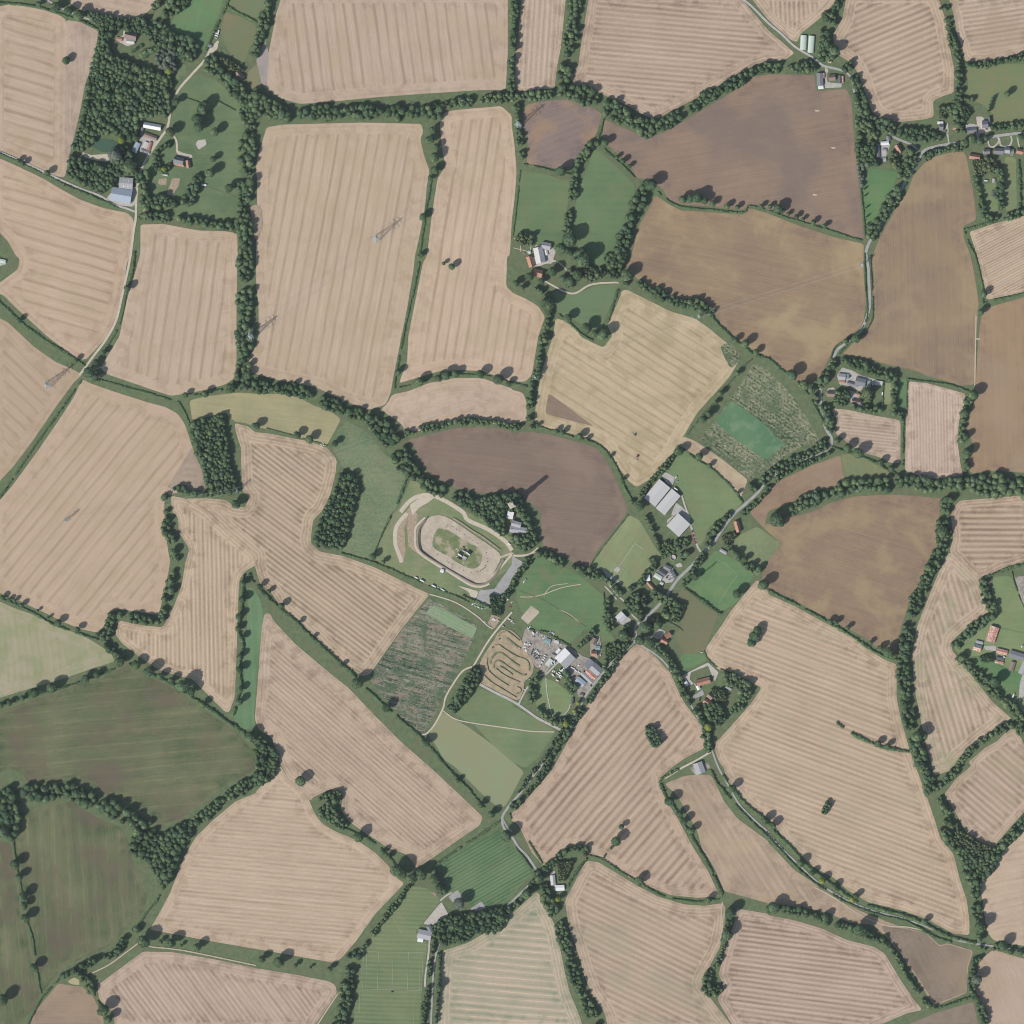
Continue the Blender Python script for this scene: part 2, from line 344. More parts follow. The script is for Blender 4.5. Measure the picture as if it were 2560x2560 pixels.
FIELDS = [
# --- row 0
('soft', '@00 -60 60 80 30 200 50 330 75 450 115 500 150 495 700 488 1340 400 1325 350 1300 200 1225 100 1175 -60 1110', dict(direc=(100, 30), head=22)),
('plain', '@00 500 150 600 165 740 230 735 300 700 470 640 650 600 860 560 1030 530 1150 488 1340 491 700', dict(direc=(3, 100), light=(.46, .354, .254), dark=(.341, .261, .19), macro=.8)),
('plain', '@00 510 -60 530 30 620 80 780 125 950 150 1050 165 1090 110 1180 30 1210 -60', dict(direc=(100, 20))),
('grass', '@00 1420 -60 1400 50 1310 130 1290 190 1260 235 1400 320 1500 385 1540 375 1590 260 1650 120 1700 -60', dict(direc=(-30, 100), light=(.148, .242, .109), dark=(.104, .185, .084))),
('grass', '@00 1215 -60 1165 110 1110 185 1180 185 1210 100 1290 40 1310 -60', dict(light=(.164, .18, .094), dark=(.16, .197, .101))),
('grass', '@00 1740 -60 1725 40 1830 110 1932 165 @10 40 160 90 40 120 -60', dict(light=(.174, .188, .097), dark=(.166, .21, .109))),
('grass', '@00 1700 90 1660 240 1700 340 1760 440 1850 480 1880 360 1932 300 @10 0 190 @00 1830 130', dict(light=(.209, .193, .104), dark=(.148, .191, .097), macro=.9)),
('grass', '@00 1850 560 1932 490 @10 5 480 45 640 20 700 @00 1900 680', dict(light=(.237, .216, .123), dark=(.184, .216, .114))),
('grass', '@00 1340 680 1480 560 1620 600 1740 690 1840 840 1850 1150 1800 1450 1800 1660 1560 1650 1130 1640 1040 1610 1040 1350 1110 1200 1200 1050 1270 900', dict(patch=(.209, .236, .118))),
('soft', '@00 -60 1170 100 1240 250 1310 350 1360 420 1405 600 1505 780 1570 900 1595 960 1605 1005 1650 1015 1720 985 1932 @01 955 60 935 240 905 360 875 470 815 600 735 690 650 780 600 780 480 700 360 610 240 500 130 400 30 300 -60 260 -60 250 20 185 135 100 150 20 @00 120 1932 60 1820 -60 1700', dict(direc=(100, 29), pitch=19)),
('soft', '@00 1060 1695 1230 1690 1500 1740 1700 1745 1790 1760 1795 1932 @01 1790 100 1785 400 1785 800 1770 920 1700 970 1550 1010 1400 1040 1290 1055 1150 1010 950 940 815 895 760 850 820 740 900 610 960 320 1010 160 1050 20 @00 1060 1900', dict(direc=(-14, 100), pitch=19.5, seed=3)),
('soft', '@01 -60 440 60 500 250 680 420 800 540 850 620 895 560 950 420 1140 250 1390 100 1590 -60 1760', dict(direc=(78, 75), pitch=19, seed=2, light=(.516, .38, .275))),
('soft', '@01 625 930 680 960 850 1020 1100 1100 1250 1140 1340 1190 1390 1260 1420 1340 1450 1440 1490 1540 1520 1600 1540 1700 1560 1775 1400 1790 1300 1790 1240 1850 1240 1932 @02 1250 150 1270 300 1285 370 1270 460 1240 600 1200 770 1180 775 880 730 820 770 780 870 730 910 600 880 480 830 380 780 240 715 120 655 -60 590 @01 -60 1910 100 1725 300 1450 450 1230 560 1060 610 950', dict(direc=(64, -78), pitch=18.5, seed=5, light=(.525, .389, .279))),
('plain', '@01 1450 1440 1490 1540 1520 1600 1540 1700 1560 1775 1400 1790 1300 1760 1260 1745 1340 1620', dict(light=(.434, .336, .24), dark=(.323, .252, .186))),
('soft', '@02 -60 650 120 730 300 790 480 880 640 940 740 1000 830 1060 870 1120 830 1140 700 1180 500 1250 300 1310 100 1370 -60 1420', dict(direc=(12, 100), light=(.387, .341, .225), dark=(.296, .297, .152), pitch=12, band=.3, streak=.5, patch=(.224, .269, .125), patch_amt=.45)),
('crop', '@02 -60 1510 60 1480 200 1430 400 1370 600 1290 800 1230 930 1170 970 1150 1020 1190 1100 1230 1250 1300 1400 1380 1500 1470 1640 1560 1800 1660 1850 1740 1915 1800 1932 1860 @03 1932 10 1880 40 1700 130 1500 280 1350 390 1200 430 1150 400 1080 330 960 250 800 200 700 130 600 100 430 110 230 110 200 100 170 40 60 10 -60 50', dict(direc=(100, -9))),
('crop', '@03 180 330 350 280 540 250 640 320 740 380 880 430 960 490 970 600 1000 700 1070 830 1110 980 1090 1080 1000 1180 900 1280 800 1360 600 1450 480 1500 420 1580 330 1700 310 1680 280 1480 230 1350 220 1180 170 1100 140 860 120 700 110 560 170 440', dict(direc=(6, 100), seed=4)),
('crop', '@03 -60 520 20 560 80 560 100 700 130 850 150 1100 200 1200 240 1500 300 1720 270 1800 200 1880 -60 2100', dict(direc=(10, 100), seed=6)),
('plough', '@03 440 1625 520 1640 620 1650 700 1720 740 1800 770 1850 800 2000 190 2000 280 1820', dict(light=(.388, .283, .175), dark=(.287, .211, .14))),
('rows', '@03 1932 190 1780 250 1600 400 1480 520 1400 650 1340 800 1280 950 1200 1100 1130 1220 1300 1250 1550 1300 1932 1365 @13 200 1400 420 1440 590 1470 640 1440 760 1300 900 1100 1120 870 1060 830 1000 740 900 640 800 570 700 520 600 480 500 420 440 340 400 240 340 140 230 60 180 -20 100 60 0 180', dict(direc=(100, 9), pitch=8., line=.2, band=.4, streak=.55, light=(.59, .451, .321), dark=(.414, .301, .203))),
('rows', '@12 62 770 100 760 140 830 300 1000 550 1210 700 1330 900 1540 1100 1740 1320 1932 @13 1480 150 1650 310 1710 370 1690 430 1500 560 1330 680 1210 760 1180 700 1130 650 990 600 860 510 780 460 700 400 640 310 660 200 560 160 430 220 410 250 340 140 240 70 190 -20 @12 120 1700 20 1640 -10 1560 0 1450 20 1200 40 900', dict(direc=(100, 88), pitch=7.4, head=21, line=.25, band=.5, streak=.6, seed=8)),
# tooth shaped field with two blocks
('rows', '@01 1290 1810 1300 1932 @02 1345 40 1350 150 1400 230 1430 280 1400 380 1370 560 1310 720 1230 870 1100 860 900 820 870 920 920 990 1050 1090 1200 1190 1350 1240 1450 1260 1560 1370 1700 1510 1730 1510 1770 1400 1780 1200 1790 900 1800 600 1810 500 1860 440 1932 400 1932 330 1700 130 1550 -10 @01 1400 1830', dict(direc=(2, 100), pitch=7.9, seed=1)),
('rows', '@01 1880 1290 1770 1260 1780 1330 1820 1450 1820 1560 1830 1780 1885 1815 1850 1900 1760 1885 1700 1840 1580 1830 1400 1830 @02 1550 -10 1700 130 1932 330 @12 -10 400 30 540 110 600 200 730 400 900 650 1140 810 1240 860 1220 1100 880 1310 620 1200 570 900 420 650 330 480 300 410 230 430 60 500 -10 @11 560 1800 600 1640 610 1540 540 1450 400 1400 100 1340 -10 1330', dict(direc=(100, 76), pitch=8.4, head=20, seed=2, band=.8)),
('grass', '@02 1880 560 1870 700 1860 900 1850 1000 1830 1200 1800 1400 1760 1560 1830 1640 1925 1640 @12 -15 1500 10 1200 40 900 58 760 20 640 @02 1920 590', dict(light=(.16, .255, .127), dark=(.104, .191, .093), direc=(2, 100), pitch=4, streak=.6, patch_amt=.15)),
('grass', '@01 1430 1090 1550 1060 1800 1030 @11 0 1040 180 1040 330 1070 440 1130 560 1170 640 1230 600 1310 550 1400 530 1440 380 1380 100 1310 0 1290 @01 1850 1260 1770 1250 1700 1180 1590 1210 1450 1240', dict(light=(.386, .341, .19), dark=(.285, .268, .157), direc=(100, 12), pitch=8, streak=.5, patch=(.208, .224, .121), patch_amt=.2)),
('soft', '@10 205 -60 150 110 130 220 90 420 40 560 60 650 180 740 330 785 600 765 900 735 1300 705 1700 680 1885 680 1900 400 1900 -60', dict(direc=(13, 100), pitch=18.5, seed=9)),
('plain', '@10 70 300 100 420 80 660 45 640 0 450', dict(light=(.387, .327, .271), dark=(.3, .259, .227))),
('soft', '@10 80 960 200 940 800 925 1250 935 1262 1000 1240 1050 1270 1180 1310 1290 1290 1400 1270 1600 1230 1800 1200 1932 @11 1190 100 1140 400 1060 800 1030 950 1018 1030 980 1120 860 1160 760 1130 600 1060 450 990 300 960 140 930 0 890 @01 1870 880 1885 760 1932 680 @11 20 600 20 400 0 200 @10 0 1932 10 1400 0 1250 20 1150 50 1060', dict(direc=(-18, 100), pitch=18.5, seed=10, light=(.54, .406, .288))),
('soft', '@10 1395 880 1430 845 1500 830 1850 800 1930 870 @20 0 960 20 1100 35 1300 20 1500 0 1650 @10 1915 1932 @11 1895 0 1888 230 1932 270 @21 0 275 120 330 200 380 225 420 250 460 200 600 170 780 150 900 100 950 0 945 @11 1932 950 1800 900 1700 870 1560 860 1380 870 1200 925 1080 960 1100 900 1140 800 1150 600 1190 400 1230 200 1260 50 @10 1290 1932 1330 1600 1370 1350 1430 1250 1400 1100 1390 950', dict(direc=(-16, 100), pitch=18, seed=11)),
('soft', '@11 985 1120 1030 1045 1150 1020 1300 960 1500 920 1700 920 1932 1000 @21 0 1010 80 1030 110 1100 110 1250 0 1265 @11 1800 1270 1600 1240 1400 1290 1250 1320 1130 1320 1090 1260 940 1160', dict(head=300, pitch=15, head_pitch=11, seed=12)),
('plough', '@11 1140 1390 1300 1350 1500 1300 1700 1290 1932 1310 @21 0 1340 100 1325 250 1340 400 1380 550 1420 640 1450 720 1560 780 1680 830 1800 870 1900 @22 860 20 780 120 640 300 585 410 480 400 400 330 240 270 220 150 @21 220 1932 @11 1990 1800 1932 1780 1700 1790 1500 1750 1400 1700 1310 1640 1240 1550 1200 1450', dict(light=(.263, .188, .135), dark=(.196, .142, .105), direc=(100, 12), patch=(.287, .211, .157), seed=1, pitch=9, macro=.4)),
('rows', '@20 75 -60 50 250 20 500 25 670 80 690 200 670 320 670 340 500 370 350 410 -60', dict(direc=(-6, 100), pitch=9.5, head=6, band=.4)),
('rows', '@20 590 -60 560 100 520 350 500 500 440 590 470 640 560 640 700 720 880 800 1000 870 1080 900 1200 840 1500 680 1700 560 1850 480 1932 460 @30 0 465 130 450 200 400 0 228 @20 1690 -60', dict(direc=(100, 9), pitch=9.3, head=17, seed=3)),
('rows', '@20 1770 -60 @30 0 150 170 300 220 320 240 260 400 130 500 20 520 -60', dict(direc=(5, 100), pitch=8.5, head=16, seed=4)),
('rows', '@30 600 -60 560 150 490 260 500 340 520 410 640 480 700 600 740 720 790 850 880 910 1000 920 1190 900 1250 880 1245 760 1330 720 1400 700 1405 520 1380 400 1340 150 1270 -60', dict(direc=(100, -42), pitch=11, head=20, seed=5, light=(.54, .401, .279), band=.7)),
('rows', '@30 1350 -60 1400 100 1430 270 1470 360 1490 465 1640 460 1750 440 1932 400 2000 390 2000 -60', dict(direc=(100, -15), pitch=8.5, head=14, seed=6, patch=(.35, .248, .169), patch_amt=.4)),
('grass', '@30 1480 500 1620 490 1932 480 2000 480 2000 920 1932 920 1700 970 1690 860 1640 800 1560 760 1500 740 1510 600', dict(light=(.218, .211, .1), dark=(.16, .21, .105), grain=.9, patch=(.16, .216, .107), patch_amt=.6)),
('plough', '@20 700 900 800 950 960 1010 1050 1040 1200 970 1400 850 1620 720 1750 640 1810 580 1932 565 @30 0 560 350 565 365 690 480 680 590 670 630 750 640 900 660 1150 700 1500 725 1800 600 1780 420 1700 200 1660 0 1590 @20 1932 1570 1800 1540 1740 1590 1600 1570 1400 1550 1260 1540 1180 1500 1130 1420 1040 1360 940 1340 900 1260 820 1180 740 1110 680 1040', dict(direc=(100, -18), patch=(.196, .151, .127), patch_amt=.7, light=(.31, .224, .144), dark=(.23, .165, .118), seed=3.3, patch_scale=170)),
('plough', '@20 80 880 110 790 250 760 400 750 560 790 680 860 640 1000 600 1080 500 1170 460 1250 400 1260 330 1270 200 1250 110 1230 120 1070 90 950', dict(direc=(100, -40), patch=(.368, .237, .135), patch_amt=.7, seed=5, patch_scale=75)),
('grass', '@20 620 1120 700 1180 800 1270 920 1390 930 1440 900 1520 860 1600 830 1750 760 1932 @21 740 60 640 80 @20 540 1932 440 1750 470 1600 500 1450 560 1290', dict(light=(.148, .216, .102), dark=(.099, .166, .077), patch=(.184, .204, .104))),
('grass', '@20 70 1290 250 1310 350 1350 440 1360 440 1450 410 1600 380 1750 380 1860 270 1850 170 1840 10 1790 40 1500', dict(light=(.16, .223, .104), dark=(.104, .166, .079))),
('plough', '@20 1080 1470 1180 1540 1280 1590 1500 1600 1740 1620 1790 1570 1932 1610 @30 0 1610 250 1710 500 1790 722 1840 @31 722 150 740 350 720 500 680 560 560 640 500 680 450 800 380 960 300 970 200 950 100 860 0 770 @21 1900 750 1700 640 1600 540 1500 400 1300 350 1150 300 1000 220 900 130 860 80 900 0 @20 920 1850 960 1700 1020 1600', dict(light=(.349, .242, .138), dark=(.248, .175, .113), direc=(100, 20), patch=(.418, .315, .179), patch_amt=.65, seed=7, patch_scale=110)),
('plough', '@30 1480 1145 1500 1200 1540 1400 1570 1600 1570 1660 1470 1710 1480 1800 1530 1932 @31 1560 150 1590 350 1580 500 1555 970 1450 980 1300 930 1200 910 1130 870 900 820 700 760 560 740 640 660 740 560 790 430 790 250 780 50 @30 790 1932 840 1800 950 1600 1050 1450 1100 1320 1180 1230 1260 1180 1380 1150', dict(light=(.335, .237, .142), dark=(.243, .175, .122), direc=(3, 100), seed=8, patch=(.407, .305, .175), patch_amt=.45, patch_scale=120)),
('plough', '@31 1620 400 1932 310 2000 300 2000 1640 1700 1620 1530 1640 1500 1560 1560 1450 1500 1300 1560 1080 1565 980 1590 600', dict(light=(.359, .246, .138), dark=(.268, .183, .118), direc=(3, 100), seed=9)),
('rows', '@30 1520 1750 1700 1690 1932 1630 2000 1610 @31 2000 260 1800 300 1650 330 1640 250 1600 100 @30 1580 1932', dict(direc=(100, -52), pitch=4.6, head=6, band=.6, seed=7)),
('rows', '@31 480 1150 600 1160 780 1200 1000 1240 1000 1560 920 1560 850 1520 740 1490 640 1440 500 1330 520 1250', dict(direc=(100, 10), pitch=6, head=9, band=.3, light=(.581, .447, .312), seed=8)),
('rows', '@31 1060 945 1200 960 1350 1000 1490 1040 1480 1120 1440 1250 1430 1400 1450 1560 1470 1650 1400 1670 1250 1680 1120 1650 1035 1620 1040 1300', dict(direc=(2, 100), pitch=5.5, head=8, band=.3, light=(.59, .459, .33), seed=9)),
('soft', '@21 830 260 870 255 1000 320 1200 420 1380 470 1480 540 1600 640 1740 740 1650 900 1600 960 1400 1180 1300 1350 1250 1420 1200 1510 1100 1650 940 1745 880 1700 760 1530 700 1440 600 1380 400 1330 220 1290 165 1250 190 1050 230 850 310 600 330 470 400 490 490 560 520 610 620 660 690 690 760 600 720 530 760 430 820 300', dict(direc=(100, 63), pitch=14, band=.55, light=(.553, .443, .283), dark=(.387, .306, .181), patch=(.331, .274, .152), patch_amt=.45, patch_scale=40, seed=13)),
('plain', '@21 1290 1360 1380 1395 1500 1475 1600 1545 1780 1690 1725 1825 1650 1740 1480 1570 1300 1450 1240 1425', dict(direc=(100, 82), head=4, light=(.535, .425, .279), seed=2)),
('plough', '@21 275 1035 250 1190 450 1245 615 1285', dict(light=(.277, .202, .14), dark=(.215, .156, .109), direc=(100, 20), top=1)),
('maize', '@21 1820 810 1930 850 @31 0 870 100 960 220 1100 300 1230 370 1350 390 1400 300 1420 180 1480 60 1560 0 1610 @21 1790 1690 1600 1540 1400 1385 1530 1250 1650 1080 1740 940', dict(direc=(100, 70), seed=1)),
('grass', '@21 1655 1090 1800 1190 1932 1290 @31 60 1370 140 1420 80 1460 30 1500 @21 1940 1530 1890 1525 1700 1390 1530 1250', dict(light=(.124, .223, .115), dark=(.076, .172, .091), direc=(-45, 60), patch=(.308, .363, .247), patch_amt=.25, patch_scale=25, top=1)),
('maize', '@21 1570 680 1640 650 1740 745 1720 800 1650 850 1600 760', dict(direc=(100, 70), seed=4, top=1)),
('grass', '@21 310 270 400 290 500 282 620 225 800 210 760 330 690 500 680 550 600 555 480 490 350 430 330 340', dict(light=(.16, .223, .112), dark=(.117, .179, .087))),
# --- farm and village paddocks
('grass', '@21 1290 1470 1400 1530 1560 1640 1700 1800 1740 1860 @22 1660 20 1490 110 1450 220 1400 270 1360 120 1340 10 @21 1290 1790 1180 1640 1170 1600', dict(light=(.209, .261, .124), dark=(.13, .204, .093), grain=.5)),
('grass', '@22 880 20 960 60 1020 160 1090 280 1130 330 1000 480 900 590 840 580 700 440 590 410 700 250', dict(light=(.27, .3, .152), dark=(.16, .223, .108), direc=(60, -100), patch=(.257, .244, .133), patch_amt=.7, patch_scale=45)),
('grass', '@22 1540 290 1700 370 1800 430 1830 480 1700 680 1550 770 1350 600 1300 560 1400 440', dict(light=(.154, .242, .109), dark=(.093, .185, .078), patch=(.209, .255, .12))),
('grass', '@22 1310 560 1560 770 1450 1060 1300 1080 1230 920 1290 850 1240 760 1200 660', dict(light=(.185, .174, .095), dark=(.148, .172, .089), grain=.7)),
('grass', '@22 1290 1070 1440 1070 1480 1120 1280 1200 1260 1120', dict(light=(.148, .242, .105), dark=(.093, .185, .076))),
('plough', '@31 545 1505 590 1740 400 1760 200 1850 0 1925 @22 1900 120 1800 15 @21 1810 1880 1932 1750 @31 100 1690 330 1580', dict(light=(.34, .232, .135), dark=(.257, .178, .113), direc=(100, -50))),
('grass', '@31 548 1500 660 1490 780 1540 900 1620 970 1690 900 1680 760 1700 595 1745', dict(light=(.23, .235, .121), dark=(.148, .197, .098), direc=(20, 100))),
('plough', '@31 330 1932 480 1860 650 1815 900 1800 1100 1810 1310 1830 1300 1932 @32 1290 50 1280 250 1230 380 1150 560 1050 730 1000 900 980 1085 900 1085 700 930 500 830 350 750 150 640 0 575 @22 1880 480 1932 400 @32 0 370 105 240 0 150 @22 1890 110 1932 80 @32 50 110 150 40', dict(light=(.315, .22, .135), dark=(.215, .156, .109), direc=(100, 30), patch=(.388, .292, .163), patch_amt=.6, seed=15, patch_scale=90)),
('grass', '@22 1850 110 1932 165 @32 0 165 103 240 0 368 @22 1850 490 1800 430 1620 240 1700 180', dict(light=(.222, .261, .134), dark=(.148, .197, .098), grain=.8)),
('rows', '@22 1850 510 1780 590 1650 750 1580 860 1480 1000 1450 1060 1480 1120 1560 1190 1700 1230 1885 1325 1800 1450 1650 1620 1540 1740 1530 1790 1560 1880 1600 1932 @23 1620 80 1700 180 1800 300 1900 370 @33 0 370 60 440 160 600 250 660 330 740 500 830 600 920 750 1010 1000 1070 1200 1140 1400 1250 1520 1260 1520 1150 1500 1000 1450 850 1400 650 1300 530 1260 400 1200 220 1110 -20 @32 1070 1800 1000 1550 970 1400 970 1150 880 1115 760 1040 600 920 400 820 200 710 0 620 @22 1932 590', dict(direc=(100, 37), pitch=9.2, head=17, seed=16, patch=(.387, .341, .216), patch_amt=.3)),
('rows', '@22 930 1000 970 1000 1080 1090 1200 1220 1240 1320 1300 1440 1420 1600 1450 1700 1455 1780 1300 1860 1200 1932 @23 1110 80 1130 180 1180 270 1250 380 1350 570 1480 780 1560 950 1550 970 1400 980 1200 960 1050 900 900 840 720 700 600 660 480 580 400 610 330 700 240 740 150 640 50 430 -10 390 @13 1925 345 @23 100 250 300 20 @22 330 1900 600 1400 800 1130', dict(direc=(66, -76), pitch=13.5, head=16, line=.15, seed=17, band=.75)),
('plain', '@23 1150 120 1300 60 1380 50 1500 50 1530 100 1600 250 1700 380 1850 490 1932 550 @33 0 560 200 770 500 970 700 1080 950 1180 1200 1250 1300 1340 1350 1320 1550 1380 1510 1500 1500 1700 1270 1790 1230 1760 1130 1600 1000 1400 900 1280 800 1190 600 1160 450 1090 300 1060 100 1030 0 1040 @23 1932 1020 1750 970 1600 930 1540 780 1430 600 1400 480 1300 300 1240 200', dict(direc=(62, 100), light=(.479, .362, .24), dark=(.331, .248, .165), macro=.6, streak=.6, head=13, patch=(.414, .318, .186), patch_amt=.4)),
('plough', '@33 850 1190 950 1200 1190 1250 1290 1350 1350 1330 1540 1385 1500 1500 1495 1690 1270 1780 1240 1750 1140 1590 1010 1400 910 1280', dict(light=(.295, .224, .166), dark=(.225, .17, .127), direc=(50, 100), top=1, streak=.6)),
('rows', '@23 560 700 650 710 800 800 930 880 1100 970 1300 1030 1450 1040 1590 1020 1610 1050 1600 1200 1570 1350 1500 1480 1430 1620 1500 1740 1700 2000 735 2000 700 1850 600 1700 540 1550 500 1400 430 1200 400 1000 470 870', dict(direc=(100, 49), pitch=10.5, head=19, seed=18, patch=(.314, .32, .209), patch_amt=.3, patch_scale=90, band=.5)),
('rows', '@23 1690 1060 1932 1100 @33 0 1110 200 1150 400 1210 600 1300 800 1350 880 1400 1000 1600 1100 1750 1165 1825 1050 1850 700 2000 @23 1700 2000 1550 1750 1600 1640 1560 1560 1600 1400 1650 1250 1700 1100', dict(direc=(100, 13), pitch=9.2, head=16, seed=19, band=.75)),
('plain', '@33 1590 880 1650 820 1760 650 1932 470 2000 420 2000 1350 1840 1330 1700 1300 1650 1230 1620 1000', dict(direc=(100, -22), light=(.553, .42, .304), dark=(.424, .314, .225), streak=.5)),
('rows', '@33 1330 200 1420 80 1540 -20 @32 1510 1890 1640 1780 1730 1730 1845 1610 1932 1740 2000 1800 @33 2000 250 1932 330 1800 480 1690 610 1500 490 1400 310', dict(direc=(100, 86), pitch=10.8, head=15, seed=20, patch=(.331, .301, .169), patch_amt=.4)),
('rows', '@31 1450 1845 1600 1835 1932 1805 2000 1800 @32 2000 370 1932 380 1750 430 1590 520 1370 300 1400 200 1380 20 @31 1400 1900', dict(direc=(100, 0), pitch=10.5, head=15, seed=21, band=.8)),
('rows', '@32 1370 300 1590 520 1600 570 1670 745 1500 870 1400 960 1385 1040 1550 1250 1700 1440 1840 1560 1750 1610 1600 1720 1430 1870 1380 1950 1250 1990 1240 1932 1180 1700 1140 1500 1100 1300 1090 1050 1130 850 1230 600 1300 430', dict(direc=(30, 100), pitch=10.5, head=20, seed=22, patch=(.242, .278, .147), patch_amt=.4, patch_scale=60)),
('plough', '@33 1600 1450 1700 1370 1932 1440 2000 1450 2000 2000 1650 2000 1570 1700 1560 1620', dict(light=(.503, .383, .285), dark=(.407, .301, .187), direc=(40, 100), patch=(.456, .346, .236))),
('plough', '@33 1290 1840 1550 1765 1600 2000 900 2000', dict(light=(.295, .229, .166), dark=(.23, .175, .127))),
('grass', '@13 1320 770 1500 640 1800 460 1870 495 1932 590 @23 0 600 80 660 165 780 0 960 @13 1932 1025 1750 1060 1620 1060 1540 950 1440 940 1430 800', dict(light=(.154, .223, .108), dark=(.093, .159, .075), direc=(100, -58), pitch=6, band=.9, streak=.15, patch_amt=.15, head=3, line=.3)),
('grass', '@13 1180 890 1300 910 1380 980 1390 1010 1200 1240 1300 1320 1270 1500 1250 1700 1230 2000 740 2000 740 1800 790 1500 780 1400 860 1300 1000 1100', dict(light=(.209, .249, .124), dark=(.142, .191, .093), direc=(100, 3), pitch=8, band=.7, streak=.15)),
('rows', '@13 1410 1380 1600 1320 1720 1250 1850 1150 1932 1080 @23 0 1100 190 930 240 1020 330 1200 380 1450 430 1680 520 1900 540 2000 @13 1370 2000 1390 1600', dict(direc=(100, 9), pitch=12.8, head=21, line=.75, seed=23, light=(.525, .42, .292), dark=(.295, .29, .195), patch=(.25, .27, .155), patch_amt=.25, patch_scale=130)),
('rows', '@03 735 1640 1080 1385 1300 1390 1600 1440 1932 1510 @13 0 1510 300 1560 550 1610 600 1640 610 1700 450 1932 430 2000 @03 870 2000 860 1850 750 1750', dict(direc=(100, 135), pitch=8.4, head=20, line=.2, seed=24, streak=.5)),
('cover', '@12 1310 650 1330 655 1675 860 1640 960 1560 1130 1430 1370 1370 1490 1260 1675 1100 1550 1040 1490 860 1270 870 1220 1100 890', dict(direc=(100, 28))),
('maize', '@12 1330 700 1400 720 1670 875 1635 955 1500 890 1280 765', dict(light=(.285, .337, .221), dark=(.173, .255, .122), direc=(100, 50), patch=(.237, .325, .19), top=1, grain=.7)),
('grass', '@12 1400 1505 1600 1620 1780 1750 1932 1880 @22 90 1960 @23 0 200 @13 1880 290 1830 300 1740 230 1600 90 1500 -10 @12 1420 1870 1350 1750 1300 1690', dict(light=(.285, .273, .157), dark=(.246, .287, .16), patch=(.246, .3, .167), patch_amt=.6, patch_scale=70, direc=(60, -70))),
('grass', '@12 1440 1490 1560 1440 1700 1330 1932 1430 @22 0 1460 180 1560 335 1650 200 1850 100 1932 0 1885 @12 1800 1770 1640 1600', dict(light=(.197, .242, .123), dark=(.124, .185, .089), seed=3)),
('grass', '@11 690 1240 850 1340 960 1480 1150 1640 1150 1700 1060 1900 @12 1000 30 900 280 860 350 660 320 650 300 730 150 750 0 @11 790 1850 820 1640 660 1600 570 1440 620 1320', dict(light=(.203, .242, .131), dark=(.104, .166, .085), grain=1.1, seed=5, patch=(.237, .226, .133), patch_amt=.35)),
('grass', '@11 1170 1680 1380 1790 1600 1932 @12 1800 110 1932 200 1932 420 1700 560 1760 680 1650 680 1450 610 1250 530 900 380 920 230 1000 50 @11 1080 1900', dict(light=(.222, .255, .127), dark=(.124, .185, .089), patch=(.314, .263, .171), patch_amt=.5, patch_scale=35, seed=6)),
('grass', '@22 200 310 330 380 500 470 620 570 700 640 700 850 780 970 700 980 560 870 430 1000 300 920 120 860 40 680 30 580 120 430', dict(light=(.154, .23, .105), dark=(.087, .166, .072), patch=(.192, .196, .098), patch_amt=.5, seed=7)),
('grass', '@22 240 1250 170 1400 200 1520 300 1565 360 1560 460 1440 470 1390 330 1280', dict(light=(.222, .28, .132), dark=(.148, .223, .1), seed=8)),
('grass', '@32 1700 490 1830 480 2000 780 2000 1600 1900 1480 1780 1400 1600 1250 1480 1130 1400 1020 1500 900 1620 850 1740 780 1690 600', dict(light=(.233, .28, .132), dark=(.142, .216, .098), seed=9)),
('grass', '@32 1520 1090 1640 1090 1800 1180 1932 1220 1900 1380 1760 1420 1600 1270', dict(light=(.142, .242, .105), dark=(.087, .185, .076), seed=10, top=1)),
('grass', '@30 760 1270 980 1295 940 1450 900 1600 840 1720 760 1780 730 1650 720 1450', dict(light=(.136, .236, .099), dark=(.089, .179, .075), seed=11)),
('grass', '@30 1590 1400 1720 1370 1740 1600 1630 1610', dict(light=(.209, .255, .122), dark=(.136, .191, .089))),
('grass', '@30 1790 1180 1870 1190 1880 1570 1800 1600 1760 1450', dict(light=(.233, .268, .132), dark=(.16, .204, .099))),
('grass', '@31 985 930 1050 930 1040 1180 970 1150', dict(light=(.124, .223, .097), dark=(.087, .166, .072))),
('grass', '@31 870 960 940 960 930 1120 860 1120', dict(light=(.26, .287, .149), dark=(.184, .223, .115))),
]
fz = 0
for k, (kind, poly, ov) in enumerate(FIELDS):
    d = dict(PRE[kind]); d.update(ov); top = d.pop('top', 0)
    fr_ = random.Random(k * 17 + 3)
    if kind in ('soft', 'rows', 'plain', 'plough'):
        g_ = fr_.uniform(.93, 1.04); q_ = (g_ * fr_.uniform(.985, 1.01), g_ * fr_.uniform(.985, 1.01), g_ * fr_.uniform(1., 1.09))
        for t_ in ('light', 'dark'): d[t_] = tuple(a_ * b_ for a_, b_ in zip(d[t_], q_))
    nm = {'grass': 'pasture', 'maize': 'crop_field', 'cover': 'crop_field', 'crop': 'crop_field', 'plough': 'bare_field'}.get(kind, 'stubble_field')
    m = field_mat(nm, **d)
    sheet(nm, P(poly), .06 + .002 * k + (.25 if top else 0), m, edge=d.get('head', 0) > 0, smooth_d=3.2)
    o['kind'] = 'structure'

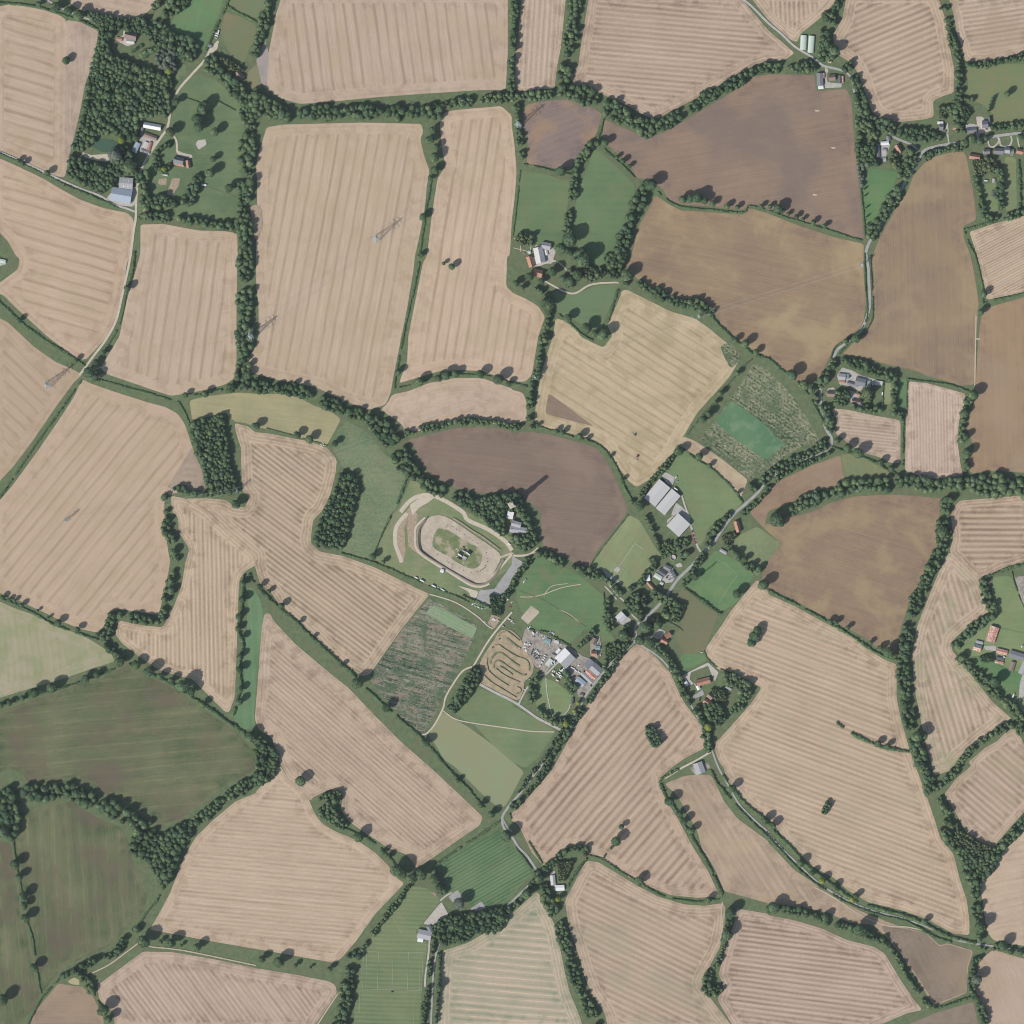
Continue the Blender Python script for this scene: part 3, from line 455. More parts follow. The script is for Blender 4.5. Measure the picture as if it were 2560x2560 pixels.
# ------------------------------------------------------------ roads, tracks, yards
def ribbon(name, pts, w, z, mat, kind='structure', closed=False, parent=None, h=None):
    c = catmull(pts, 6) if not closed else catmull(pts + pts[:2], 6)[:-6]
    n = len(c); V = []; F = []
    for i, p in enumerate(c):
        a = c[(i - 1) % n] if (closed or i) else c[0]; b = c[(i + 1) % n] if (closed or i < n - 1) else c[-1]
        dx, dy = b[0] - a[0], b[1] - a[1]; L = math.hypot(dx, dy) or 1
        nx, ny = -dy / L * w / 2, dx / L * w / 2
        V += [(p[0] + nx, p[1] + ny, z), (p[0] - nx, p[1] - ny, z)]
    m = n if closed else n - 1
    F = [(2 * i, 2 * i + 1, (2 * i + 3) % (2 * n), (2 * i + 2) % (2 * n)) for i in range(m)]
    o = link_mesh(name, np_mesh(name, np.array(V, np.float32), np.array(F, np.int32)), mat, parent)
    if kind: o['kind'] = kind
    return o
YARDS = [
('yard', 'concrete', '@00 1090 1000 1190 1040 1180 1090 1130 1180 1060 1150 1050 1060'),
('yard', 'concrete', '@00 835 1395 900 1420 1040 1410 1035 1530 1000 1560 900 1550 800 1500 850 1440'),
('yard', 'gravel', '@00 930 230 1000 230 1040 250 1020 330 960 350 870 300 880 280 930 270'),
('yard', 'dirt', '@00 1555 390 1600 350 1650 310 1640 370 1600 400'),
('yard', 'gravel', '@00 1335 1130 1370 1150 1450 1170 1455 1195 1340 1170'),
('water', 'water', '@00 720 1045 800 1050 890 1070 880 1120 830 1150 760 1145 700 1110 690 1080'),
('yard', 'dirt', '@00 600 1140 690 1170 830 1160 825 1220 740 1215 640 1190'),
('yard', 'dirt', '@00 735 850 810 850 900 790 830 860 770 885'),
('yard', 'mud', '@00 1300 1345 1360 1345 1350 1400 1300 1475 1255 1470'),
('yard', 'mud', '@00 1200 1350 1260 1345 1255 1400 1190 1390'),
('water', 'garden', '@00 1370 480 1410 490 1400 560 1350 600 1310 610'),
('yard', 'gravel', '@00 1490 1060 1550 1050 1560 1090 1500 1130 1475 1090'),
('yard', 'concrete', '@01 -40 20 40 20 50 60 -40 90'),
('yard', 'concrete', '@30 430 500 460 530 440 560 450 620 545 630 545 580 560 560 555 660 420 665 430 600'),
('yard', 'concrete', '@30 850 1070 920 1080 935 1030 915 1120 890 1180 870 1210 840 1190 850 1130'),
('yard', 'gravel', '@30 1570 880 1620 880 1690 980 1670 990 1600 1010 1590 1030 1580 960'),
('yard', 'gravel', '@30 1340 940 1360 940 1365 1000 1345 1000'),
('yard', 'concrete', '@30 1490 960 1520 930 1570 940 1575 1000 1495 1005'),
('yard', 'concrete', '@31 560 840 640 865 700 900 860 945 860 975 810 975 740 950 700 1020 660 1010 610 980 540 970 520 900'),
('yard', 'concrete', '@31 620 1010 660 1030 680 1060 720 1110 710 1140 640 1110 600 1080'),
('yard', 'gravel', '@31 450 1000 500 990 510 1050 440 1050'),
('yard', 'gravel', '@20 175 1850 290 1840 330 1900 300 1990 180 1990'),
('yard', 'gravel', '@21 120 10 170 10 300 20 340 40 250 60 200 80 160 80'),
('yard', 'concrete', '@21 1130 1660 1160 1630 1230 1670 1210 1740 1150 1700'),
('yard', 'concrete', '@22 1170 60 1250 0 1330 -10 1350 90 1290 60 1240 10 1170 90'),
('yard', 'concrete', '@21 1240 1860 1280 1890 1320 1932 1200 1960 1220 1900'),
('car_park', 'asphalt', '@12 1650 680 1690 590 1800 580 1870 480 1932 395 @22 0 330 80 375 70 420 0 495 @12 1900 600 1760 715'),
('yard', 'track', '@22 145 705 210 755 120 848 65 800'),
('car_park', 'gravel', '@13 1400 1010 1450 1100 1400 1150 1340 1190 1262 1175'),
('court', 'asphalt', '@13 1450 972 1520 920 1562 975 1490 1018'),
('court', 'asphalt', '@13 1615 1062 1700 1005 1742 1060 1660 1085'),
('yard', 'yard', '@22 100 880 260 930 420 1010 540 1090 640 1120 700 1210 640 1290 590 1340 500 1400 490 1340 370 1110 330 1120 250 1220 160 1150 60 1020'),
('yard', 'yard', '@22 590 920 660 930 680 1040 640 1110 590 1080'),
('yard', 'concrete', '@22 790 790 840 770 900 810 890 860 840 850 790 840'),
('yard', 'gravel', '@22 1060 940 1110 880 1160 900 1130 950 1100 960'),
('yard', 'gravel', '@22 1350 1200 1480 1135 1560 1210 1530 1280 1520 1260 1480 1160 1350 1210 1340 1260 1400 1330 1380 1290 1340 1310 1280 1240'),
('yard', 'asphalt', '@22 1345 1400 1440 1340 1450 1380 1360 1415'),
('yard', 'concrete', '@22 1080 460 1110 430 1200 400 1240 480 1210 530 1130 540 1120 500'),
('yard', 'yard', '@12 -0 0'),
('yard', 'gravel', '@22 1230 400 1270 380 1290 410 1250 420'),
('yard', 'concrete', '@22 680 435 700 430 760 490 835 535 800 540 720 490'),
('yard', 'concrete', '@22 765 440 795 410 820 430 795 460'),
('yard', 'concrete', '@32 1620 1010 1720 1010 1720 1050 1640 1040'),
('yard', 'concrete', '@32 1900 1290 1932 1200 2000 1180 2000 1300 1890 1440'),
('yard', 'yard', '@32 1860 490 1932 480 2000 700 1932 730 1900 620'),
('yard', 'gravel', '@23 285 790 325 775 330 900 290 880'),
('yard', 'yard', '@23 1340 0 1400 -20 1480 -40 1500 -10 1420 50 1380 50'),
('dung_heap', 'mud', '@00 1890 1560 1932 1540 @10 40 1580 50 1700 20 1800 -10 1800 @00 1895 1700'),
('algae', 'algae', '@03 510 1610 560 1578 600 1598 600 1638 540 1632'),
('yard', 'mud', '@12 1160 -40 1230 20 1200 120 1190 240 1230 320 1150 260 1140 120'),
('yard', 'mud', '@12 1060 110 1110 60 1150 -30 1180 -20 1120 120 1130 300 1110 390 1040 240'),
('yard', 'dirt', '@11 1160 1880 1250 1810 1350 1820 1300 1860 1230 1900 1180 1960'),
('yard', 'dirt', '@12 1520 555 1600 575 1680 600 1650 680 1600 600'),
('yard', 'mud', '@12 1780 770 1850 800 1800 880 1750 840'),
]
k = 0
for nm, m, s in YARDS:
    q = P(s)
    if len(q) < 3: continue
    sheet({'yard': 'yard', 'algae': 'pond', 'water': 'pond', 'court': 'tennis_court'}.get(nm, nm), q, .40 + .004 * k, M[m], smooth_d=1.5); k += 1
ROADS = [
('path', 'dirt', 1.2, '@20 15 1800 70 1815 140 1830'),
('path', 'dirt', 1.2, '@20 78 1760 70 1815 62 1900'),
('path', 'dirt', 1.6, '@20 150 1815 142 1870 130 1920'),
('path', 'dirt', 1.2, '@20 10 1870 70 1885 132 1900'),
('drive', 'gravel', 2.6, '@22 700 560 740 600 790 660'),
('path', 'straw_track', 1.6, '@22 60 640 150 640 240 620 380 570 520 545'),
('path', 'straw_track', 1.4, '@22 180 640 260 680 340 730 430 770 540 860'),
('path', 'straw_track', 1.2, '@22 240 630 300 560 420 540'),
('lane', 'road', 3.6, '@00 300 -30 480 70 640 135 760 165 900 190 1080 215 1150 240'),
('lane', 'dirt', 4.2, '@00 1650 310 1590 375 1540 460 1440 570 1340 690 1290 830 1265 960 1220 1030 1150 1130 1090 1230 1050 1330 1030 1480 1025 1640 1008 1750 985 1932 @01 955 150 915 330 875 490 800 630 710 750 600 900'),
('lane', 'concrete', 3.6, '@00 -30 1135 200 1235 400 1330 600 1420 760 1480 850 1540 960 1575 1022 1600'),
('track', 'dirt', 3.5, '@00 1265 960 1330 1060 1340 1150 1400 1165'),
('lane', 'concrete', 4.0, '@20 1690 -40 1800 40 @30 0 172 100 255 200 350 330 430 420 495 560 530'),
('lane', 'road', 4.2, '@30 400 495 520 520 600 555 640 620 650 690 690 780 750 870 830 920 900 980 960 1040 1080 1090 1130 1130'),
('road', 'road', 5.2, '@30 2000 1000 1850 1010 1700 1030 1600 1055 1450 1080 1350 1090 1230 1115 1165 1150 1110 1260 1050 1350 980 1480 900 1620 830 1740 770 1820 740 1900 @31 745 20 758 100 762 200 768 350 750 450 700 560 620 640 530 700 490 780 440 880 400 1000 400 1130 410 1220 440 1310 478 1370 478 1420 440 1465 380 1500 270 1540 130 1600 0 1690 @21 1850 1790 1740 1890 @22 1680 10 1600 110 1520 230 1440 310 1350 410 1250 510 1180 610 1110 700 1050 760 1010 805 960 830 930 880 940 960'),
('road', 'road', 4.4, '@22 940 960 840 1060 740 1150 650 1260 560 1380 480 1520 390 1640 300 1770 210 1932 @23 180 30 60 190 0 260 @13 1900 300 1860 370 1870 450 1932 520 @23 50 600 110 660 185 770 195 800 170 850 60 950 -30 1040'),
('lane', 'road', 3.2, '@22 940 960 1000 1020 1090 1080 1180 1170 1280 1330 1400 1550 1480 1720 1520 1830 1560 1932 @23 1620 110 1720 280 1850 410 1932 480 @33 0 500 200 700 400 880 600 1000 800 1080 1000 1130 1200 1200 1400 1290 1500 1315 1700 1345 1932 1380'),
('track', 'dirt', 3.4, '@22 1500 1810 1380 1880 1280 1932 @23 1150 80'),
('track', 'gravel', 3., '@22 940 960 1050 940 1080 920'),
('track', 'dirt', 4, '@12 1700 560 1800 470 1932 320 @22 20 330 130 320 200 270'),
('lane', 'dirt', 3.2, '@12 1932 755 1850 850 1750 980 1640 1165'),
('track', 'dirt', 3., '@12 1640 1165 1560 1200 1480 1310 1430 1400 1412 1480 1350 1600 1290 1670 1250 1680'),
('track', 'dirt', 2.2, '@12 1310 620 1500 680 1660 780 1750 860 1790 880'),
('track', 'dirt', 2.0, '@12 1412 1500 1500 1560 1620 1590 1932 1635 @22 150 1655 320 1660'),
('lane', 'concrete', 4.5, '@12 1690 1300 1800 1360 1932 1425 @22 100 1490 200 1560 370 1645'),
('lane', 'concrete', 3.2, '@22 50 1450 120 1320 220 1230 260 1220 330 1150 420 1080'),
('path', 'concrete', 2.0, '@22 255 1250 262 1350 280 1450 310 1550 340 1570 420 1500 440 1450'),
('track', 'dirt', 7.5, '@11 1090 1932 1150 1860 1220 1815 1320 1805 1430 1850 1560 1932 @12 1600 60 1750 130 1880 220 1932 290'),
('track', 'dirt', 7., '@12 1140 10 1060 110 1050 230 1075 310 1100 380'),
('track', 'track', 4., '@12 1820 350 1932 310'),
('drive', 'gravel', 3.4, '@13 1310 1300 1300 1420 1280 1560 1275 1650'),
('track', 'road', 3.4, '@13 1400 1290 1360 1400 1340 1520 1330 1700 1320 1990'),
('drive', 'gravel', 2.8, '@13 1390 1000 1440 960 1480 940'),
('drive', 'dirt', 3.2, '@21 250 190 330 235 400 270 480 280 600 215 780 200 800 210'),
('drive', 'dirt', 2.2, '@21 340 40 390 80 425 125 @21 430 130'),
('drive', 'concrete', 4., '@22 1345 90 1370 170 1400 260 1425 300'),
('drive', 'gravel', 3., '@21 1280 1800 1310 1900 @22 1345 50'),
('drive', 'concrete', 3.2, '@22 715 480 730 540 790 620 850 680 890 750 920 790 960 820'),
('drive', 'gravel', 2.6, '@30 1355 930 1355 1000 1365 1080'),
('drive', 'gravel', 3., '@30 1660 1060 1670 1100 1700 1110 1740 1070 1735 1035'),
('drive', 'gravel', 3., '@30 1745 1040 1760 1100 1820 1100 1840 1060 1832 1025'),
('drive', 'gravel', 3., '@30 1590 1050 1570 980 1575 940'),
('drive', 'gravel', 2.4, '@30 1880 1030 1890 1080 1900 1120'),
('path', 'road', 2.4, '@13 1860 380 1900 450 1932 480'),
('track', 'straw_track', 2.4, '@31 1570 450 1560 980'),
('track', 'straw_track', 2.4, '@33 350 900 500 980 700 1110 900 1190 1050 1200 1180 1230'),
('track', 'straw_track', 2.2, '@03 690 1550 830 1480 980 1370 1060 1320 1150 1350 1400 1380 1932 1490'),
('track', 'straw_track', 2.4, '@13 620 1700 520 1850 450 1960'),
('track', 'straw_track', 2.4, '@23 1590 1010 1580 1080 1590 1200 1560 1330'),
('path', 'dirt', 4., '@C 350 30 170 210 140 420 165 650 300 800 540 960 620 1010 800 1110 1050 1270 1280 1400 1480 1420 1640 1360'),
('path', 'garden', 1.5, '@22 60 600 220 660 420 780 560 870'),
]
for k, (nm, m, w, s) in enumerate(ROADS):
    ribbon(nm, P(s), w, .62 + .004 * k, M[m])
# ------------------------------------------------------------ foliage
def ico(sub):
    import bmesh
    bm = bmesh.new(); bmesh.ops.create_icosphere(bm, subdivisions=sub, radius=1)
    V = np.array([v.co[:] for v in bm.verts]); F = np.array([[v.index for v in f.verts] for f in bm.faces], np.int32); bm.free(); return V, F
ICO1, ICO2, ICO3 = ico(1), ico(2), ico(3)
def crown_proto(seed, base, nleaf, leaf, lobes=11, amp=.34, cone=0.):
    r = np.random.default_rng(seed); V, F = base; V = V.copy()
    L = r.normal(size=(lobes, 3)); L[:, 2] = np.abs(L[:, 2]) * .9; L /= np.linalg.norm(L, axis=1)[:, None]
    hgt = r.uniform(.5, 1., lobes)
    def rad(p):
        d = p @ L.T; return 1 - amp + amp * (np.clip((d - .45) / .55, 0, 1) ** .7 * hgt).max(1) + r.normal(0, .035, len(p))
    def sh(p, k=1.):
        q = p * (rad(p) * k)[:, None]
        if cone: q[:, :2] *= np.clip(1 - cone * (q[:, 2:] + .2), .12, 1.3)
        q[:, 2] = q[:, 2] * .8 + 1.05; return q
    Vb = sh(V); d = r.normal(size=(nleaf, 3)); d[:, 2] = np.where(d[:, 2] < -.3, -d[:, 2], d[:, 2]); d /= np.linalg.norm(d, axis=1)[:, None]
    c = sh(d, r.uniform(.93, 1.1, nleaf)[:, None][:, 0]); nrm = d + r.normal(0, .55, (nleaf, 3)); nrm /= np.linalg.norm(nrm, axis=1)[:, None]
    t1 = np.cross(nrm, r.normal(size=(nleaf, 3))); t1 /= np.linalg.norm(t1, axis=1)[:, None]; t2 = np.cross(nrm, t1)
    s = r.uniform(.6, 1.3, nleaf)[:, None] * leaf
    Q = np.stack([c + t1 * s, c + t2 * s * .8, c - t1 * s, c - t2 * s * .8], 1).reshape(-1, 3)
    FQ = (np.arange(nleaf * 4).reshape(-1, 4) + len(Vb)).astype(np.int32)
    # clumps share a tint, so that a crown shows light and dark masses
    cl = r.uniform(0, 1, lobes)
    fc = V[F].mean(1); tb = cl[(fc @ L.T).argmax(1)] * .55 + r.uniform(0, .25, len(F))
    tl = cl[(d @ L.T).argmax(1)] * .55 + r.uniform(.1, .6, nleaf)
    return np.concatenate([Vb, Q]), F, FQ, tb, tl
HI = [crown_proto(s, ICO3, 700, .085) for s in range(5)]
CON = [crown_proto(40 + s, ICO2, 420, .09, 9, .2, .75) for s in range(2)]
LO = [crown_proto(20 + s, ICO2, 170, .13) for s in range(8)]
BU = [crown_proto(60 + s, ICO1, 46, .2, 5, .3) for s in range(8)]

class Mass:
    """many crowns or bushes gathered into one mesh"""
    def __init__(s): s.V = []; s.T = []; s.Q = []; s.tt = []; s.tq = []; s.n = 0
    def add(s, pr, x, y, z, r, h, tint=0.):
        V, F, FQ, tb, tl = pr; a = random.uniform(0, 6.283); ca, sa = math.cos(a), math.sin(a)
        W_ = np.empty_like(V); W_[:, 0] = (V[:, 0] * ca - V[:, 1] * sa) * r + x; W_[:, 1] = (V[:, 0] * sa + V[:, 1] * ca) * r + y; W_[:, 2] = V[:, 2] * h / 1.85 + z
        s.V.append(W_); s.T.append(F + s.n); s.Q.append(FQ + s.n); s.tt.append(tb + tint); s.tq.append(tl + tint); s.n += len(V)
    def mesh(s, name):
        return np_mesh(name, np.concatenate(s.V), [np.concatenate(s.T), np.concatenate(s.Q)], np.concatenate(s.tt + s.tq))

TK = mesh_cache = {}
def crown_mesh(kind, i):
    key = (kind, i)
    if key not in TK:
        pr = {'tree': HI, 'conifer': CON}[kind][i]
        V = pr[0].copy()
        TK[key] = np_mesh('crown', V, [pr[1], pr[2]], np.concatenate([pr[3], pr[4]]))
    return TK[key]
def trunk_mesh():
    if 'trunk' in TK: return TK['trunk']
    V = []; F = []
    def limb(a, b, r0, r1, n=7):
        a, b = Vector(a), Vector(b); d = (b - a).normalized(); u = d.orthogonal().normalized(); w = d.cross(u); s0 = len(V)
        for p, r in ((a, r0), (a.lerp(b, .5) + u * .02, (r0 + r1) / 2), (b, r1)):
            for k in range(n):
                t = 6.2832 * k / n; V.append(p + u * math.cos(t) * r + w * math.sin(t) * r)
        for j in range(2):
            for k in range(n): F.append((s0 + j * n + k, s0 + j * n + (k + 1) % n, s0 + j * n + n + (k + 1) % n, s0 + j * n + n + k))
    limb((0, 0, -.05), (0.02, 0, .75), .085, .055)
    for k in range(5):
        t = 1.257 * k; limb((.02, 0, .45 + .06 * k), (.45 * math.cos(t), .45 * math.sin(t), 1.0 + .08 * k), .04, .015, 5)
    TK['trunk'] = np_mesh('trunk', np.array([v[:] for v in V], np.float32), np.array(F, np.int32)); TK['trunk'].materials.append(M['bark'])
    return TK['trunk']
protos = {}
def tree_proto(kind, mat, i):
    """tree > crown, trunk; copied for every tree of that kind"""
    key = (kind, mat, i)
    if key in protos: return protos[key]
    e = bpy.data.objects.new('tree', None)
    me = crown_mesh(kind, i)
    if mat != 'leaf': me = me.copy()
    if not me.materials: me.materials.append(M[mat])
    else: me.materials[0] = M[mat]
    c = bpy.data.objects.new('crown', me); t = bpy.data.objects.new('trunk', trunk_mesh())
    protos[key] = (e, c, t); return protos[key]
def add_tree(x, y, r, h, label, group=None, kind='tree', mat='leaf', name='tree'):
    e, c, t = tree_proto(kind, mat, random.randrange(5 if kind == 'tree' else 2))
    e2 = e.copy(); e2.name = name; COL.objects.link(e2); e2.location = (x, y, 0); e2.rotation_euler = (0, 0, random.uniform(0, 6.28))
    e2.scale = (r, r, h / 1.85)
    for q in (c, t):
        q2 = q.copy(); COL.objects.link(q2); q2.parent = e2
    tag(e2, label, name.replace('_', ' '), group)
    return e2

def strip_points(pts, w, r0, r1, dens=1.0):
    """crown centres scattered inside a strip w wide about a line, biggest first"""
    c = resample(catmull(pts, 5), 1.0); out = []
    L = len(c); n = int(L * max(w, 2 * r0) / (r0 + r1) ** 2 * 3.5 * dens) + 6
    for _ in range(n):
        i = random.randrange(L); j = min(i + 1, L - 1); k = max(i - 1, 0)
        dx, dy = c[j][0] - c[k][0], c[j][1] - c[k][1]; l = math.hypot(dx, dy) or 1
        r = random.triangular(r0 * .8, r1 * 1.3, (r0 + r1) / 2); o_ = random.uniform(-1, 1) * max(0, w / 2 * (.62 + .5 * abs(math.sin(i * .045 + w))) - r * .8)
        if math.sin(i * .031 + w * 3) > .97: continue
        x, y = c[i][0] - dy / l * o_, c[i][1] + dx / l * o_
        if all((x - a) ** 2 + (y - b) ** 2 > (.66 * (r + q)) ** 2 for a, b, q in out): out.append((x, y, r))
    return out
def poly_points(poly, r0, r1, dens=1.0):
    A = np.array(poly); (x0, y0), (x1, y1) = A.min(0), A.max(0); area = abs(sum(poly[i - 1][0] * poly[i][1] - poly[i][0] * poly[i - 1][1] for i in range(len(poly)))) / 2
    n = int(area / (r0 + r1) ** 2 * 16 * dens * ((x1 - x0) * (y1 - y0) / area) ** .9) + 10; out = []
    C = np.c_[rng.uniform(x0, x1, n), rng.uniform(y0, y1, n)]; C = C[inside(C, poly)]
    if len(C): 
        D = seg_dist(C, poly)
        for (x, y), d in zip(C.tolist(), D.tolist()):
            r = random.triangular(r0 * .7, r1 * 1.3, (r0 + r1) / 2)
            if d < r * .45: continue
            if all((x - a) ** 2 + (y - b) ** 2 > (.64 * (r + q)) ** 2 for a, b, q in out): out.append((x, y, r))
    return out
ntree_stuff = 0
def mass_of(name, pts, mat, label, hf=1.9, h0=3.6, cat='tree belt'):
    global ntree_stuff
    if not pts: return
    m = Mass()
    for x, y, r in pts:
        h = (r * hf + h0) * random.uniform(.8, 1.2); m.add(random.choice(LO), x, y, -.1 * h, r * 1.12, h * 1.1, random.gauss(0, .22)); ntree_stuff += 1
        for _ in range(2):    # undergrowth at the foot
            t = random.uniform(0, 6.28); m.add(random.choice(BU), x + math.cos(t) * r * .8, y + math.sin(t) * r * .8, -.3, r * .62, h * .55, random.uniform(-.2, .1))
    ob = link_mesh(name, m.mesh(name), M[mat]); tag(ob, label, cat, None, 'stuff'); return ob

